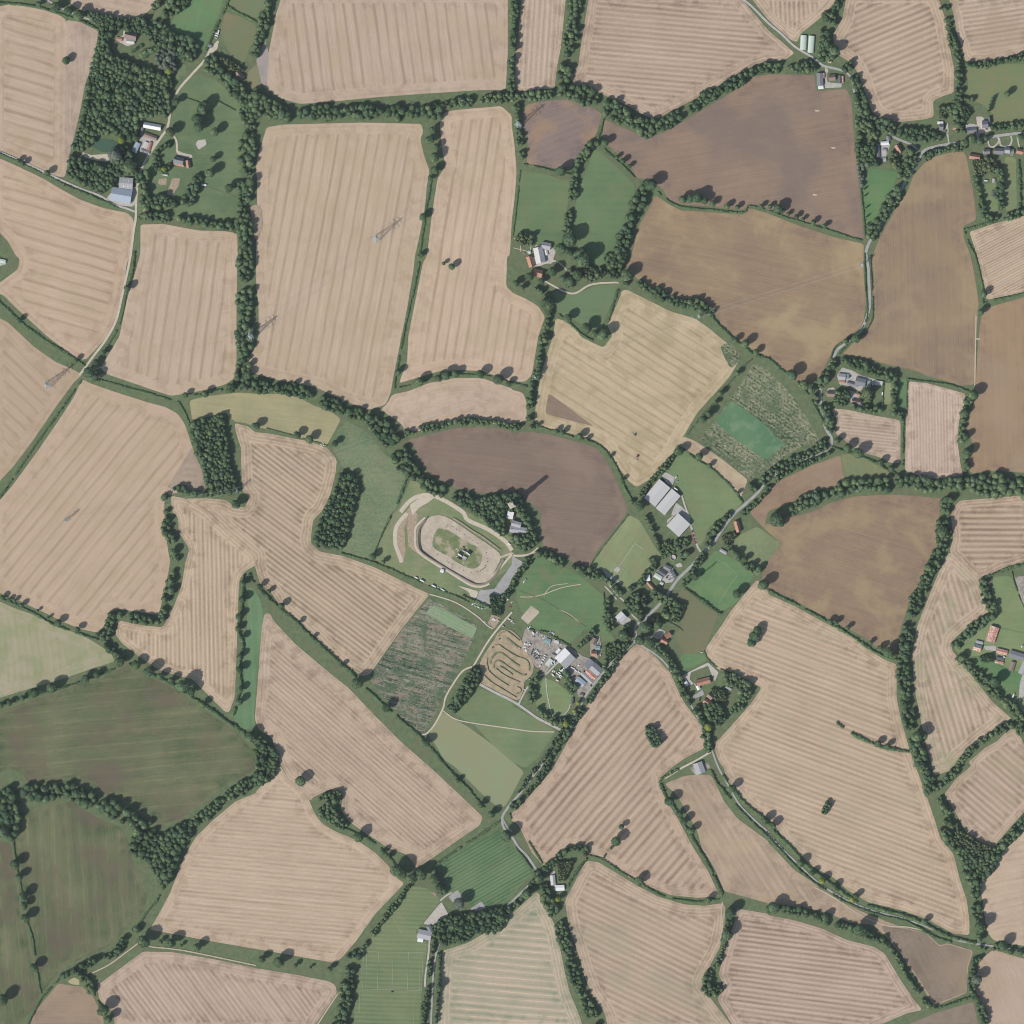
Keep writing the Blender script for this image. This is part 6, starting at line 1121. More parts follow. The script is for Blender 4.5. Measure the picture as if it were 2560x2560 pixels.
def building(name, s, w, h, pitch, roof, wall, label, chim=0, lights=0, cat=None, arch=False, flat=False, roof2=None, group=None, win=True):
    (x1, y1), (x2, y2) = P(s)[:2]; W2 = w * unit(s) / 2; L = math.hypot(x2 - x1, y2 - y1) / 2
    e = empty(name, (x1 + x2) / 2, (y1 + y2) / 2, math.atan2(y2 - y1, x2 - x1)); tag(e, label, cat or name.replace('_', ' '), group)
    rise = W2 * math.tan(R(pitch)) if not flat else .3
    V = []; F = []
    if flat:
        mbox(V, F, -L, L, -W2, W2, 0, h); pmesh('wall', V, F, WM[wall], e)
        V = []; F = []; mbox(V, F, -L - .1, L + .1, -W2 - .1, W2 + .1, h + .004, h + .25)
        for a_, b_, c_, d_ in ((-L - .1, L + .1, -W2 - .1, -W2 + .15), (-L - .1, L + .1, W2 - .15, W2 + .1)): mbox(V, F, a_, b_, c_, d_, h + .254, h + .6)
        rf = pmesh('roof', V, F, RM[roof], e); zt = lambda y: h + .25
    elif arch:
        n = 12; pr = [(-W2, 0)] + [(-W2 * math.cos(math.pi * k / n), h * .35 + (h * .65) * math.sin(math.pi * k / n)) for k in range(n + 1)] + [(W2, 0)]
        V = [(-L, y, z) for y, z in pr] + [(L, y, z) for y, z in pr]; m = len(pr)
        rf = pmesh('roof', V, [(k + 1, k, m + k, m + k + 1) for k in range(m - 1)], RM[roof], e)
        q = [(y * .97, z * .97) for y, z in pr]
        V = [(-L + .1, y, z) for y, z in q] + [(L - .1, y, z) for y, z in q]
        pmesh('wall', V, [tuple(range(m)), tuple(range(2 * m - 1, m - 1, -1))], WM[wall], e)
    else:
        V = [(-L, -W2, 0), (L, -W2, 0), (L, W2, 0), (-L, W2, 0), (-L, -W2, h), (L, -W2, h), (L, W2, h), (-L, W2, h), (-L, 0, h + rise), (L, 0, h + rise)]
        F = [(0, 1, 5, 4), (2, 3, 7, 6), (1, 2, 6, 9, 5), (3, 0, 4, 8, 7), (0, 3, 2, 1)]
        pmesh('wall', V, F, WM[wall], e)
        ov = .35; sl = rise / W2; t = .16; V = []; F = []
        def slope(sg):
            V = []; a_ = [(0, h + rise + .02), (sg * (W2 + ov), h - ov * sl + .02)]
            for x in (-L - ov, L + ov):
                V += [(x, a_[0][0], a_[0][1] + t), (x, a_[1][0], a_[1][1] + t), (x, a_[1][0], a_[1][1]), (x, a_[0][0], a_[0][1])]
            F = [(0, 1, 5, 4), (3, 7, 6, 2), (1, 2, 6, 5), (0, 3, 2, 1), (4, 5, 6, 7), (0, 4, 7, 3)]
            if sg > 0: F = [f[::-1] for f in F]
            return V, F
        VA, FA = slope(-1); VB, FB = slope(1)
        if roof2:
            rf = pmesh('roof', VA, FA, RM[roof], e); r2 = pmesh('roof', [(x, y + .004, z) for x, y, z in VB], FB, RM[roof2], e)
            r2['label'] = '%s coloured roof slope' % roof2; rf['label'] = '%s coloured roof slope' % roof
        else: rf = pmesh('roof', VA + VB, FA + [tuple(i + 8 for i in f) for f in FB], RM[roof], e)
        for k in range(lights):
            x = -L + (k // 2 + 1) * 2 * L / (lights // 2 + 1); sg = -1 if k % 2 else 1; y0, y1_ = sg * W2 * .35, sg * W2 * .65
            z = lambda y: h + rise - abs(y) * sl + .02 + t
            V = [(x - .5, y0, z(y0) + .06), (x + .5, y0, z(y0) + .06), (x + .5, y1_, z(y1_) + .06), (x - .5, y1_, z(y1_) + .06)]
            V += [(a_, b_, c_ - .05) for a_, b_, c_ in V]
            pmesh('rooflight', V, [(0, 1, 2, 3), (4, 7, 6, 5), (0, 4, 5, 1), (1, 5, 6, 2), (2, 6, 7, 3), (3, 7, 4, 0)], SKYL, rf)
        for k in range(chim):
            x = (-L * .8, L * .8, 0)[k]; V = []; F = []; mbox(V, F, x - .5, x + .5, -.35, .35, h + rise - .5, h + rise + 1.3)
            mbox(V, F, x - .56, x + .56, -.41, .41, h + rise + 1.304, h + rise + 1.45); pmesh('chimney', V, F, CHM, rf)
    if not arch and win:
        big = name in ('barn', 'shed', 'stable')
        V = []; F = []; dw, dh = (min(2.2, L * .5), min(h * .8, 3.6)) if big else (.5, 2.05)
        if big: mbox(V, F, L - .02, L + .05, -min(dw, W2 * .7), min(dw, W2 * .7), .02, dh)
        else: mbox(V, F, -dw, dw, -W2 - .05, -W2 + .02, .02, dh)
        d_ = pmesh('door', V, F, DR, e)
        if not big:
            V = []; F = []; mbox(V, F, .3, .38, -W2 - .12, -W2 - .054, 1., 1.1); pmesh('handle', V, F, FRM, d_)
            n = max(1, int(L * 2 / 4.5))
            for sg in (-1, 1):
                for k in range(n):
                    x = -L + (k + .5) * 2 * L / n
                    if sg < 0 and abs(x) < 1.2: x += 1.5
                    if abs(x) > L - .7: continue
                    V = []; F = []; ys = sorted((sg * W2 + sg * .05, sg * W2 - sg * .02)); mbox(V, F, x - .6, x + .6, ys[0], ys[1], 1., 2.1); wf = pmesh('window', V, F, FRM, e)
                    V = []; F = []; ys = sorted((sg * W2 + sg * .08, sg * W2 + sg * .052)); mbox(V, F, x - .5, x + .5, ys[0], ys[1], 1.1, 2.); pmesh('pane', V, F, GL, wf)
    return e
B = building
# north western farm
B('greenhouse', '@20 250 1885 262 1925', 26, 2.6, 25, 'white', 'render', 'narrow white garden building inside the manor yard', win=False)
B('shed', '@20 120 1900 140 1905', 20, 2.4, 20, 'pale', 'wood', 'small pale store in the manor kitchen garden')
B('cottage', '@22 1035 425 1060 440', 20, 3, 40, 'brown', 'brick', 'tiny brown roofed cottage by the cricket ground trees', cat='house')
B('shed', '@22 606 492 636 500', 18, 2.4, 15, 'pale', 'wood', 'small pale stable in the trees north of the horse pasture')
B('shed', '@22 1080 1020 1100 1035', 14, 2.4, 15, 'grey', 'wood', 'tiny grey shed on the bank below the red roofed cottages')
B('shed', '@22 760 1000 775 1020', 14, 2.4, 15, 'brown', 'wood', 'tiny brown shed in the roadside garden')
B('barn', '@I 425 130 885 215', 150, 3.6, 42, 'white', 'wood', 'long farm range with a brilliant white roof slope beside the farm drive')
B('barn', '@I 398 215 352 440', 62, 3, 38, 'slate', 'brick', 'narrow dark roofed range along the west of the farmyard')
B('barn', '@I 440 385 770 505', 110, 3, 35, 'brown', 'brick', 'brown and red roofed farmyard range below the white roofed barn')
B('barn', '@I 612 600 552 820', 78, 2.8, 25, 'red', 'brick', 'red roofed cart shed beside the farm drive')
B('shed', '@I 515 605 440 765', 120, 2.6, 8, 'pale', 'sheet', 'pale low roofed yard shelter in the middle of the farmyard')
B('barn', '@I 280 620 165 860', 130, 4, 15, 'blue', 'sheet', 'blue grey metal roofed barn west of the farmyard')
B('barn', '@I 345 815 575 895', 85, 2.8, 28, 'grey', 'brick', 'grey roofed range closing the south side of the farmyard')
B('farmhouse', '@I 1240 1065 1490 1120', 185, 5, 45, 'slate', 'render', 'manor farmhouse with a steep dark slate roof on the lawn', chim=2, cat='house')
B('house_wing', '@I 1240 1160 1500 1225', 74, 3, 35, 'red', 'brick', 'orange tiled wing along the south front of the manor farmhouse', cat='house')
B('house_wing', '@I 1605 1090 1640 1290', 110, 4, 42, 'red', 'brick', 'red brown tiled wing east of the manor farmhouse', chim=1, cat='house')
B('greenhouse', '@I 915 1450 1060 1485', 44, 2, 30, 'pale', 'render', 'small greenhouse above the kitchen garden plots', win=False)
B('barn', '@00 902 1382 1003 1390', 86, 5, 14, 'grey', 'sheet', 'grey barn with four rooflights above the blue barn', lights=4)
B('barn', '@00 842 1462 993 1488', 100, 6, 22, 'blue', 'sheet', 'large blue grey roofed barn at the farm lane corner', lights=0)
B('shed', '@00 1112 1575 1092 1632', 42, 2.8, 12, 'rust', 'sheet', 'small rusty roofed shed by the farm drive south of the orchard')
B('shed', '@00 1522 1394 1556 1398', 12, 2.2, 8, 'white', 'sheet', 'white field shelter in the south of the parkland')
B('cottage', '@00 945 262 1030 282', 56, 4, 45, 'brown', 'brick', 'brown roofed cottage in the woods at the top left', chim=1, cat='house')
B('cottage', '@00 955 310 1015 318', 34, 3, 35, 'pale', 'brick', 'small pale roofed annexe below the woodland cottage', cat='house')
B('shed', '@00 880 292 922 300', 24, 2.4, 20, 'red', 'brick', 'tiny red roofed outbuilding west of the woodland cottage')
B('cottage', '@00 1788 545 1832 598', 46, 4, 40, 'brown', 'brick', 'cottage among trees at the north east corner of the farm', chim=1, cat='house')
B('shed', '@00 1575 340 1600 355', 24, 2.4, 15, 'slate', 'sheet', 'dark shed beside the parked caravans at the top left')
B('shed', '@01 -10 32 42 44', 24, 3, 15, 'green', 'sheet', 'pale green shed at the left edge')
# north
B('poultry_shed', '@30 270 268 266 378', 47, 4.4, 0, 'green', 'sheet', 'western of two long pale arched sheds', arch=True, cat='shed', group='long pale arched sheds')
B('poultry_shed', '@30 331 272 322 400', 47, 4.4, 0, 'green', 'sheet', 'eastern of two long pale arched sheds', arch=True, cat='shed', group='long pale arched sheds')
B('shed', '@30 454 455 478 462', 30, 2.6, 25, 'rust', 'brick', 'small red shed at the lane end below the arched sheds')
B('barn', '@30 388 555 394 648', 44, 4.5, 15, 'slate', 'sheet', 'dark roofed barn on the corner of the ploughed field')
B('shed', '@30 378 662 416 660', 22, 3, 8, 'white', 'sheet', 'white roofed lean shed at the foot of the dark barn')
B('shed', '@30 418 553 419 592', 15, 2.8, 20, 'rust', 'brick', 'thin red roofed shed beside the dark barn')
B('cottage', '@30 458 590 505 586', 44, 4, 40, 'brown', 'brick', 'brown roofed farm cottage between two barns', chim=1, cat='house')
B('barn', '@30 541 572 543 630', 24, 3.4, 25, 'dark', 'wood', 'narrow dark barn east of the small farmyard')
B('shed', '@30 561 575 563 626', 14, 2.6, 20, 'rust', 'brick', 'narrow red roofed shed at the east end of the small farmyard')
B('cottage', '@30 735 905 760 948', 38, 4, 45, 'red', 'brick', 'upper of two red roofed lane cottages', chim=1, cat='house')
B('cottage', '@30 768 962 796 1010', 34, 4, 45, 'red', 'brick', 'lower of two red roofed lane cottages', chim=1, cat='house')
B('barn', '@30 850 1084 910 1080', 25, 3.4, 20, 'white', 'brick', 'white roofed range at the top of the grey farmyard')
B('barn', '@30 828 1092 830 1190', 26, 3.6, 30, 'slate', 'wood', 'long dark grey range down the west of the farmyard')
B('shed', '@30 905 1030 912 1066', 30, 2.8, 25, 'slate', 'brick', 'small dark roofed outbuilding north of the grey farmyard')
B('shed', '@30 862 1135 892 1140', 30, 2.8, 20, 'grey', 'brick', 'grey roofed shed in the middle of the farmyard')
B('shed', '@30 862 1205 890 1205', 28, 2.6, 10, 'grey', 'sheet', 'grey roofed shed at the foot of the farmyard')
B('farmhouse', '@30 968 1098 1000 1152', 34, 5, 45, 'red', 'brick', 'red tiled house east of the grey farmyard', chim=2, cat='house')
# village
B('house', '@D 225 305 300 310', 130, 4, 35, 'slate', 'brick', 'grey roofed house at the west end of the village', chim=1)
B('shed', '@D 190 218 300 222', 46, 3, 10, 'white', 'render', 'white flat roofed extension behind the western village house')
B('house', '@D 500 320 590 325', 84, 4, 40, 'red', 'brick', 'terracotta roofed house with a white dormer in the village', chim=1)
B('bungalow', '@D 770 385 965 362', 104, 3, 40, 'slate', 'render', 'long house with a pale southern roof slope by the village road', chim=1, cat='house')
B('house', '@D 1080 260 1200 255', 140, 5.5, 35, 'slate', 'render', 'large slate roofed house on the white forecourt', chim=2)
B('house_wing', '@D 1235 110 1245 235', 60, 4.5, 45, 'dark', 'render', 'dark wing of the large house on the white forecourt', cat='house')
B('house', '@D 830 890 1035 925', 100, 4.5, 42, 'red', 'brick', 'pinkish red roofed house at the head of the long gardens', chim=2)
B('house', '@D 1110 805 1235 800', 100, 4.5, 42, 'slate', 'render', 'first slate roofed house east of the pinkish red house', chim=1)
B('house', '@D 1325 790 1510 795', 120, 5, 42, 'slate', 'brick', 'broad slate roofed house between two curved drives', chim=2)
B('house', '@D 1530 770 1640 782', 112, 4.5, 42, 'grey', 'render', 'grey roofed house below the second curved drive', chim=1)
B('garage', '@D 1655 795 1725 800', 84, 2.8, 20, 'slate', 'brick', 'dark roofed garage beside the grey house', cat='garage')
B('house', '@D 1780 785 1900 812', 100, 4.5, 42, 'red', 'brick', 'orange roofed house nearest the right edge of the village', chim=1)
B('house', '@D 1915 790 2010 790', 90, 4, 42, 'red', 'brick', 'house cut by the right edge of the picture', chim=1)
B('shed', '@D 1040 1030 1040 1100', 46, 2.4, 20, 'rust', 'wood', 'small reddish garden shed below the pinkish red house')
B('shed', '@D 1320 1345 1322 1420', 56, 2.4, 12, 'grey', 'wood', 'grey garden shed next to the white caravan')
B('shed', '@D 1305 1590 1307 1700', 56, 2.4, 12, 'dark', 'wood', 'dark garden shed on the long lawn')
# eastern hamlet
B('barn', '@E 165 440 355 465', 165, 4, 22, 'grey', 'brick', 'grey roofed converted barn in the north west of the hamlet')
B('shed', '@E 402 380 412 505', 76, 2.8, 10, 'teal', 'sheet', 'teal glazed lean building beside the converted barn')
B('barn', '@E 625 560 890 625', 200, 4.6, 22, 'slate', 'sheet', 'largest grey roofed barn in the hamlet')
B('barn', '@E 405 610 690 690', 84, 3.2, 30, 'slate', 'brick', 'long narrow purple grey roofed barn in the hamlet')
B('shed', '@E 180 565 345 600', 60, 2.8, 12, 'red', 'brick', 'low clay roofed outbuilding in the hamlet')
B('shed', '@E 990 560 985 735', 84, 3.2, 8, 'teal', 'sheet', 'dark teal flat shed beside the white van')
B('shed', '@E 1155 610 1350 635', 118, 2.6, 4, 'pale', 'sheet', 'pale flat roofed store at the end of the hamlet track', flat=True)
B('garage', '@E 655 915 745 945', 72, 2.8, 30, 'red', 'brick', 'small red roofed garage in the hamlet', cat='garage')
B('house', '@E 525 1095 760 1145', 110, 4.5, 42, 'brown', 'render', 'pink grey roofed house in the south of the hamlet', chim=2)
B('house_wing', '@E 690 1165 790 1235', 76, 3.4, 30, 'pale', 'render', 'pale diagonal wing of the southern hamlet house', cat='house')
B('house', '@31 445 1040 505 1045', 40, 4.5, 42, 'brown', 'render', 'brown roofed house among trees by the hamlet road', chim=1)
# manor north of centre
B('manor_house', '@20 195 1870 218 1985', 70, 6, 30, 'pale', 'render', 'western range of the pale manor house above the drive', chim=2, cat='house')
B('house_wing', '@20 225 1850 290 1864', 50, 5, 30, 'grey', 'render', 'northern range of the pale manor house', chim=1, cat='house')
B('cottage', '@21 128 5 152 82', 44, 3.6, 40, 'red', 'brick', 'clay roofed cottage west of the manor forecourt', chim=1, cat='house')
B('house', '@21 162 122 228 138', 56, 4.5, 45, 'red', 'brick', 'red roofed lodge beside the manor gardens', chim=1)
# large barns
B('barn', '@21 1152 1718 1038 1858', 106, 6, 10, 'pale', 'sheet', 'upper left of three large pale barns', group='large pale barns')
B('barn', '@21 1238 1785 1118 1928', 84, 6, 10, 'pale', 'sheet', 'middle of three large pale barns', group='large pale barns')
B('barn', '@22 1298 52 1212 145', 124, 8, 10, 'pale', 'sheet', 'lowest of three large pale barns with a deep shadow', group='large pale barns')
# roadside farm
B('barn', '@F 560 480 770 610', 150, 4, 25, 'slate', 'brick', 'slate roofed barn with a white end nearest the round tank')
B('barn', '@F 365 625 600 790', 150, 4, 25, 'dark', 'brick', 'dark slate roofed barn in the middle of the roadside farm')
B('barn', '@F 225 780 460 925', 150, 4, 12, 'green', 'sheet', 'pale green grey roofed barn at the west of the roadside farm')
B('barn', '@F 770 680 900 900', 190, 4.2, 20, 'slate', 'brick', 'slate roofed barn with white rooflights beside the road', lights=4)
B('shed', '@F 420 1060 520 1110', 90, 3, 10, 'pale', 'sheet', 'pale shed at the south corner of the roadside farm')
B('shed', '@22 1003 500 1040 496', 44, 3, 12, 'white', 'sheet', 'brilliant white shed west of the roadside farm')
B('cottage', '@22 1022 530 1068 580', 22, 3.4, 42, 'red', 'brick', 'narrow red roofed cottage below the brilliant white shed', chim=1, cat='house')
B('house', '@22 800 815 845 772', 62, 5, 45, 'white', 'render', 'white gabled house on the drive west of the road junction', chim=1)
B('cottage', '@22 1125 960 1172 985', 36, 4.4, 45, 'red', 'brick', 'southern red roofed cottage east of the junction', chim=1, cat='house')
B('cottage', '@22 1158 945 1195 918', 34, 4.4, 45, 'red', 'brick', 'northern red roofed cottage east of the junction', chim=1, cat='house')
B('house', '@22 1690 70 1712 150', 38, 4.5, 45, 'red', 'brick', 'red roofed roadside house south east of the large barns', chim=2)
B('pavilion', '@22 1570 285 1618 312', 22, 2.8, 15, 'grey', 'wood', 'small pavilion at the top corner of the football pitch', cat='pavilion')
# scrapyard
B('barn', '@B 1092 590 892 788', 310, 7, 10, 'white', 'sheet', 'largest white roofed shed in the scrapyard', roof2='grey')  # roof is white; grey on the eastern slope puts its shade into the colour
B('shed', '@B 880 505 815 580', 50, 2.8, 8, 'white', 'sheet', 'narrow white roofed shed beside the largest scrapyard shed')
B('shed', '@B 712 715 622 830', 84, 3, 8, 'green', 'sheet', 'pale green roofed shed in the scrapyard')
B('barn', '@B 1530 735 1410 865', 156, 5, 14, 'slate', 'sheet', 'upper dark grey barn east of the scrapyard')
B('barn', '@B 1530 840 1690 985', 180, 5, 14, 'grey', 'sheet', 'lower two tone grey barn east of the scrapyard', roof2='slate')
B('barn', '@B 1415 935 1595 1100', 88, 3.6, 18, 'rust', 'sheet', 'long rusty red barn by the straight road')
B('barn', '@B 1320 980 1525 1175', 80, 3.6, 18, 'grey', 'sheet', 'long grey barn beside the rusty red barn')
B('shed', '@B 1225 1100 1375 1225', 120, 3.2, 12, 'blue', 'sheet', 'blue grey roofed workshop at the foot of the scrapyard')
B('house', '@B 1515 590 1625 600', 110, 4.5, 42, 'red', 'brick', 'orange roofed house at the north east of the scrapyard', chim=1)
B('house_wing', '@B 1595 290 1545 400', 88, 4, 35, 'brown', 'wood', 'brown roofed annexe above the orange roofed house', cat='house')
B('garage', '@B 1600 480 1690 480', 80, 3, 12, 'teal', 'wood', 'dark roofed double garage beside the orange roofed house', cat='garage')
B('shed', '@B 1140 1490 1128 1600', 50, 2.6, 25, 'dark', 'wood', 'dark shed by the oval lawn gate')
B('shed', '@B 1285 1420 1350 1432', 60, 2.8, 25, 'brown', 'wood', 'brown shed beside the scrapyard entrance')
B('shed', '@B 575 320 690 360', 90, 2.8, 10, 'teal', 'sheet', 'dark teal shed among scrap at the top of the yard')
B('shed', '@B 770 345 860 365', 50, 2.6, 8, 'pale', 'sheet', 'pale lean shed along the scrapyard hedge')
# southern cottages and others
B('cottage', '@22 1394 1292 1492 1266', 46, 4, 45, 'red', 'brick', 'long red roofed cottage inside the forked gravel drive', chim=2, cat='house')
B('shed', '@22 1398 1310 1412 1340', 24, 2.8, 20, 'white', 'render', 'white garage below the long red roofed cottage')
B('shed', '@22 1306 1280 1322 1310', 24, 2.6, 15, 'white', 'render', 'white outbuilding west of the long red roofed cottage')
B('house', '@22 1448 1420 1502 1452', 40, 4.5, 45, 'red', 'brick', 'red roofed house on the grey forecourt in the south', chim=1)
B('house_wing', '@22 1480 1375 1512 1402', 42, 4, 40, 'brown', 'brick', 'brown roofed wing of the southern red house', cat='house')
B('shed', '@22 1612 1318 1655 1340', 14, 2.4, 15, 'grey', 'wood', 'thin grey stable on the garden lawn in the south')
B('barn', '@23 1398 -40 1425 38', 70, 4.5, 15, 'grey', 'sheet', 'grey barn beside the southern lane')
B('bungalow', '@23 305 810 312 882', 34, 3, 25, 'pale', 'render', 'pale roofed bungalow by the southern lane junction', cat='house')
B('barn', '@23 330 905 394 902', 40, 3.4, 12, 'white', 'sheet', 'white roofed barn below the pale bungalow')
B('clubhouse', '@13 1222 1246 1322 1268', 66, 4, 18, 'grey', 'brick', 'grey roofed sports clubhouse beside the gravel car park', cat='clubhouse')
B('clubhouse_wing', '@13 1222 1286 1262 1292', 44, 3, 8, 'white', 'render', 'white square annexe of the sports clubhouse', cat='clubhouse')
B('clubhouse_wing', '@13 1300 1192 1322 1236', 32, 3.6, 20, 'slate', 'brick', 'slate roofed northern arm of the sports clubhouse', cat='clubhouse')
B('stable', '@13 1342 935 1362 955', 30, 2.6, 15, 'brown', 'wood', 'small stable at the top of the sports field', cat='stable')
B('shed', '@C 655 1095 715 1115', 60, 4.5, 6, 'white', 'sheet', 'race control box on the south bank of the oval track', cat='control box')
B('manor_house', '@A 765 1130 985 1195', 130, 7, 22, 'grey', 'stone', 'northern grey roofed range of the tower house', cat='house', chim=1)
B('house_wing', '@A 720 1280 1120 1330', 150, 6, 22, 'grey', 'stone', 'southern grey roofed range of the tower house', cat='house', chim=2)
B('house_wing', '@A 750 860 710 1030', 150, 6, 0, 'white', 'render', 'white flat roofed block between the tower and grey ranges', flat=True, cat='house')
# eastern farm
B('barn', '@H 925 375 745 885', 300, 4.6, 14, 'rust', 'sheet', 'largest red and white roofed barn on the eastern farm')
B('barn', '@H 185 1050 440 1130', 215, 3.8, 28, 'rust', 'sheet', 'half red half teal roofed barn on the eastern farm', roof2='teal')
B('shed', '@H 270 880 500 935', 90, 3, 12, 'grey', 'sheet', 'grey shed behind the half teal barn')
B('barn', '@H 985 1190 1340 1275', 165, 3.6, 22, 'rust', 'brick', 'evenly red roofed barn in the middle of the eastern farm')
B('barn', '@H 1440 1290 2050 1475', 235, 4.2, 16, 'slate', 'sheet', 'long grey roofed barn reaching the right edge')
B('shed', '@H 930 1570 1210 1630', 90, 3, 15, 'rust', 'brick', 'pink roofed low shed above the eastern farm lawn')
B('shed', '@H 965 1440 1230 1500', 100, 2.8, 8, 'dark', 'wood', 'dark junk strewn shed behind the pink roofed shed')
B('barn', '@H 1560 1590 1465 1890', 150, 3.4, 18, 'brown', 'brick', 'brown roofed barn south of the long grey barn')
B('barn', '@32 1915 1225 1960 1120', 60, 4, 15, 'grey', 'sheet', 'grey roofed barn at the right edge by the eastern farm drive')

# tower beside the house: stepped shaft, parapet and small windows
tx, ty = P('@A 762 700')[0]
tw = empty('tower', tx, ty, R(28)); tag(tw, 'very tall slender stone tower casting the longest shadow over the ploughed field', 'tower')
V = []; F = []; mbox(V, F, -5.5, 5.5, -5.5, 5.5, 0, 22); mbox(V, F, -4.2, 4.2, -4.2, 4.2, 22.004, 42); mbox(V, F, -3.2, 3.2, -3.2, 3.2, 42.004, 66)
pmesh('shaft', V, F, WM['stone'], tw)
V = []; F = []
for s_, hh in ((5.7, 22), (4.4, 42), (3.5, 66)): mbox(V, F, -s_, s_, -s_, s_, hh + .01, hh + .5)
for k in range(4):
    for j in range(4):
        a_ = -3.4 + j * 2.1; 
        if k < 2: mbox(V, F, a_, a_ + .8, (-3.5, 3.15)[k], (-3.15, 3.5)[k], 66.514, 67.6)
        elif 0 < j < 3: mbox(V, F, (-3.5, 3.15)[k - 2], (-3.15, 3.5)[k - 2], a_, a_ + .8, 66.514, 67.6)
pmesh('parapet', V, F, plain('pale_stone', (.5, .46, .38)), tw)
for hz, s_ in ((12, 5.5), (32, 4.2), (50, 3.2), (60, 3.2)):
    for sx, sy in ((0, -1), (0, 1), (1, 0), (-1, 0)):
        V = []; F = []
        if sx == 0: mbox(V, F, -.6, .6, min(sy * s_, sy * (s_ + .06)), max(sy * s_, sy * (s_ + .06)), hz, hz + 3)
        else: mbox(V, F, min(sx * s_, sx * (s_ + .06)), max(sx * s_, sx * (s_ + .06)), -.6, .6, hz, hz + 3)
        pmesh('window', V, F, GL, tw)
# ------------------------------------------------------------ oval race track, motocross course, markings
def mound(name, s, w, h, z, mat, closed=False, label=None):
    c = catmull(P(s), 5); n = len(c); V = []; F = []
    for i, p in enumerate(c):
        a_, b_ = c[max(i - 1, 0)], c[min(i + 1, n - 1)]; dx, dy = b_[0] - a_[0], b_[1] - a_[1]; L = math.hypot(dx, dy) or 1
        nx, ny = -dy / L, dx / L; k = 1. if 0 < i < n - 1 else .05
        for t, zz in ((-.5, 0), (-.18, 1), (.18, 1), (.5, 0)): V.append((p[0] + nx * w * t, p[1] + ny * w * t, z + h * zz * k))
    for i in range(n - 1):
        for j in range(3): F.append((4 * i + j, 4 * i + 4 + j, 4 * i + 5 + j, 4 * i + j + 1))
    F = [f[::-1] for f in F]
    o = link_mesh(name, np_mesh(name, np.array(V, np.float32), np.array(F, np.int32)), mat); o['kind'] = 'structure'; return o
sheet('race_track', P('@C 400 30 300 160 245 330 240 500 260 640 340 740 480 850 700 990 900 1110 1100 1220 1250 1310 1400 1350 1530 1340 1650 1260 1740 1120 1810 980 1870 860 1860 760 1780 690 1600 560 1400 430 1200 290 1000 150 800 30 680 -15 540 -20'), .90, M['track'])
INF = P('@C 600 240 700 235 800 280 890 335 970 385 1100 460 1250 550 1400 620 1500 720 1500 830 1480 950 1400 1040 1280 1070 1130 1020 980 930 880 860 800 810 650 730 520 650 490 560 500 450 540 330')
sheet('infield', INF, .95, M['infield'] if 'infield' in M else soil_like('infield_grass', (.135, .175, .075), (.20, .23, .11), 1 / 9., .8, c=(.42, .35, .25), camt=.9, cs=1 / 22.), smooth_d=3)
bank = soil_like('earth_bank', (.20, .17, .13), (.31, .26, .20), 1 / 3., .9)
berm = soil_like('course_berm', (.19, .19, .11), (.33, .275, .18), 1 / 4., .8, c=(.12, .16, .08), camt=.8, cs=1 / 14.)
mound('earth_bank', '@C 370 50 230 230 195 430 220 650 330 775 560 925 800 1065 1050 1215 1300 1355 1450 1385 1600 1335 1750 1200 1860 1000 1940 870', 5.5, 2., .05, bank)
mound('earth_bank', '@C 900 30 1100 150 1300 290 1500 410 1700 560 1870 690', 4.5, 1.6, .05, bank)
sheet('motocross_course', P('@G 720 400 950 345 1100 400 1300 590 1370 760 1400 900 1560 1080 1640 1250 1665 1400 1620 1560 1500 1680 1390 1760 1400 1930 1330 2120 1251 2285 1000 2180 700 2040 450 1900 210 1795 300 1600 230 1440 190 1330 290 1090 450 850 620 600'), .92, soil_like('course_dirt', (.36, .275, .18), (.49, .39, .265), 1 / 5., .9, c=(.25, .215, .13), camt=.6, cs=1 / 10.))
for w_, s in ((3.4, '700 560 760 470 850 430 950 410 1080 500 1200 600 1290 665'), (6.5, '930 590 1050 690 1180 800 1310 890'), (3.6, '600 790 720 770 800 830 950 930 1100 1020 1250 1100 1400 1150 1500 1230 1540 1350 1530 1480'),
              (5, '480 1300 520 1150 640 1010 780 990 880 1060 1000 1150 1150 1260 1290 1350'), (4.6, '580 1400 590 1270 700 1200 830 1250 950 1350 1100 1440 1230 1520 1350 1580 1470 1560'), (3.2, '440 1450 550 1570 700 1690 850 1790 1000 1880'),
              (2.6, '640 1400 780 1520 950 1630 1150 1720 1300 1780'), (2.8, '310 1580 450 1710 600 1830 780 1930 900 2010 1050 2100 1200 2190'), (3, '750 1340 880 1420 1010 1510 1100 1580'), (2.4, '1200 1900 1300 1950 1290 2050 1180 2080'), (3, '420 1120 400 1250 430 1400 440 1450')):
    mound('earth_mound', '@G ' + s, w_, 1.5, .85, berm)
WHITE = plain('white_paint', (.8, .8, .78), var=.05); DARK = plain('black_rubber', (.04, .04, .045))
wear = soil_like('worn_white_line', (.34, .37, .26), (.46, .48, .38), 1 / 3., 1.5)
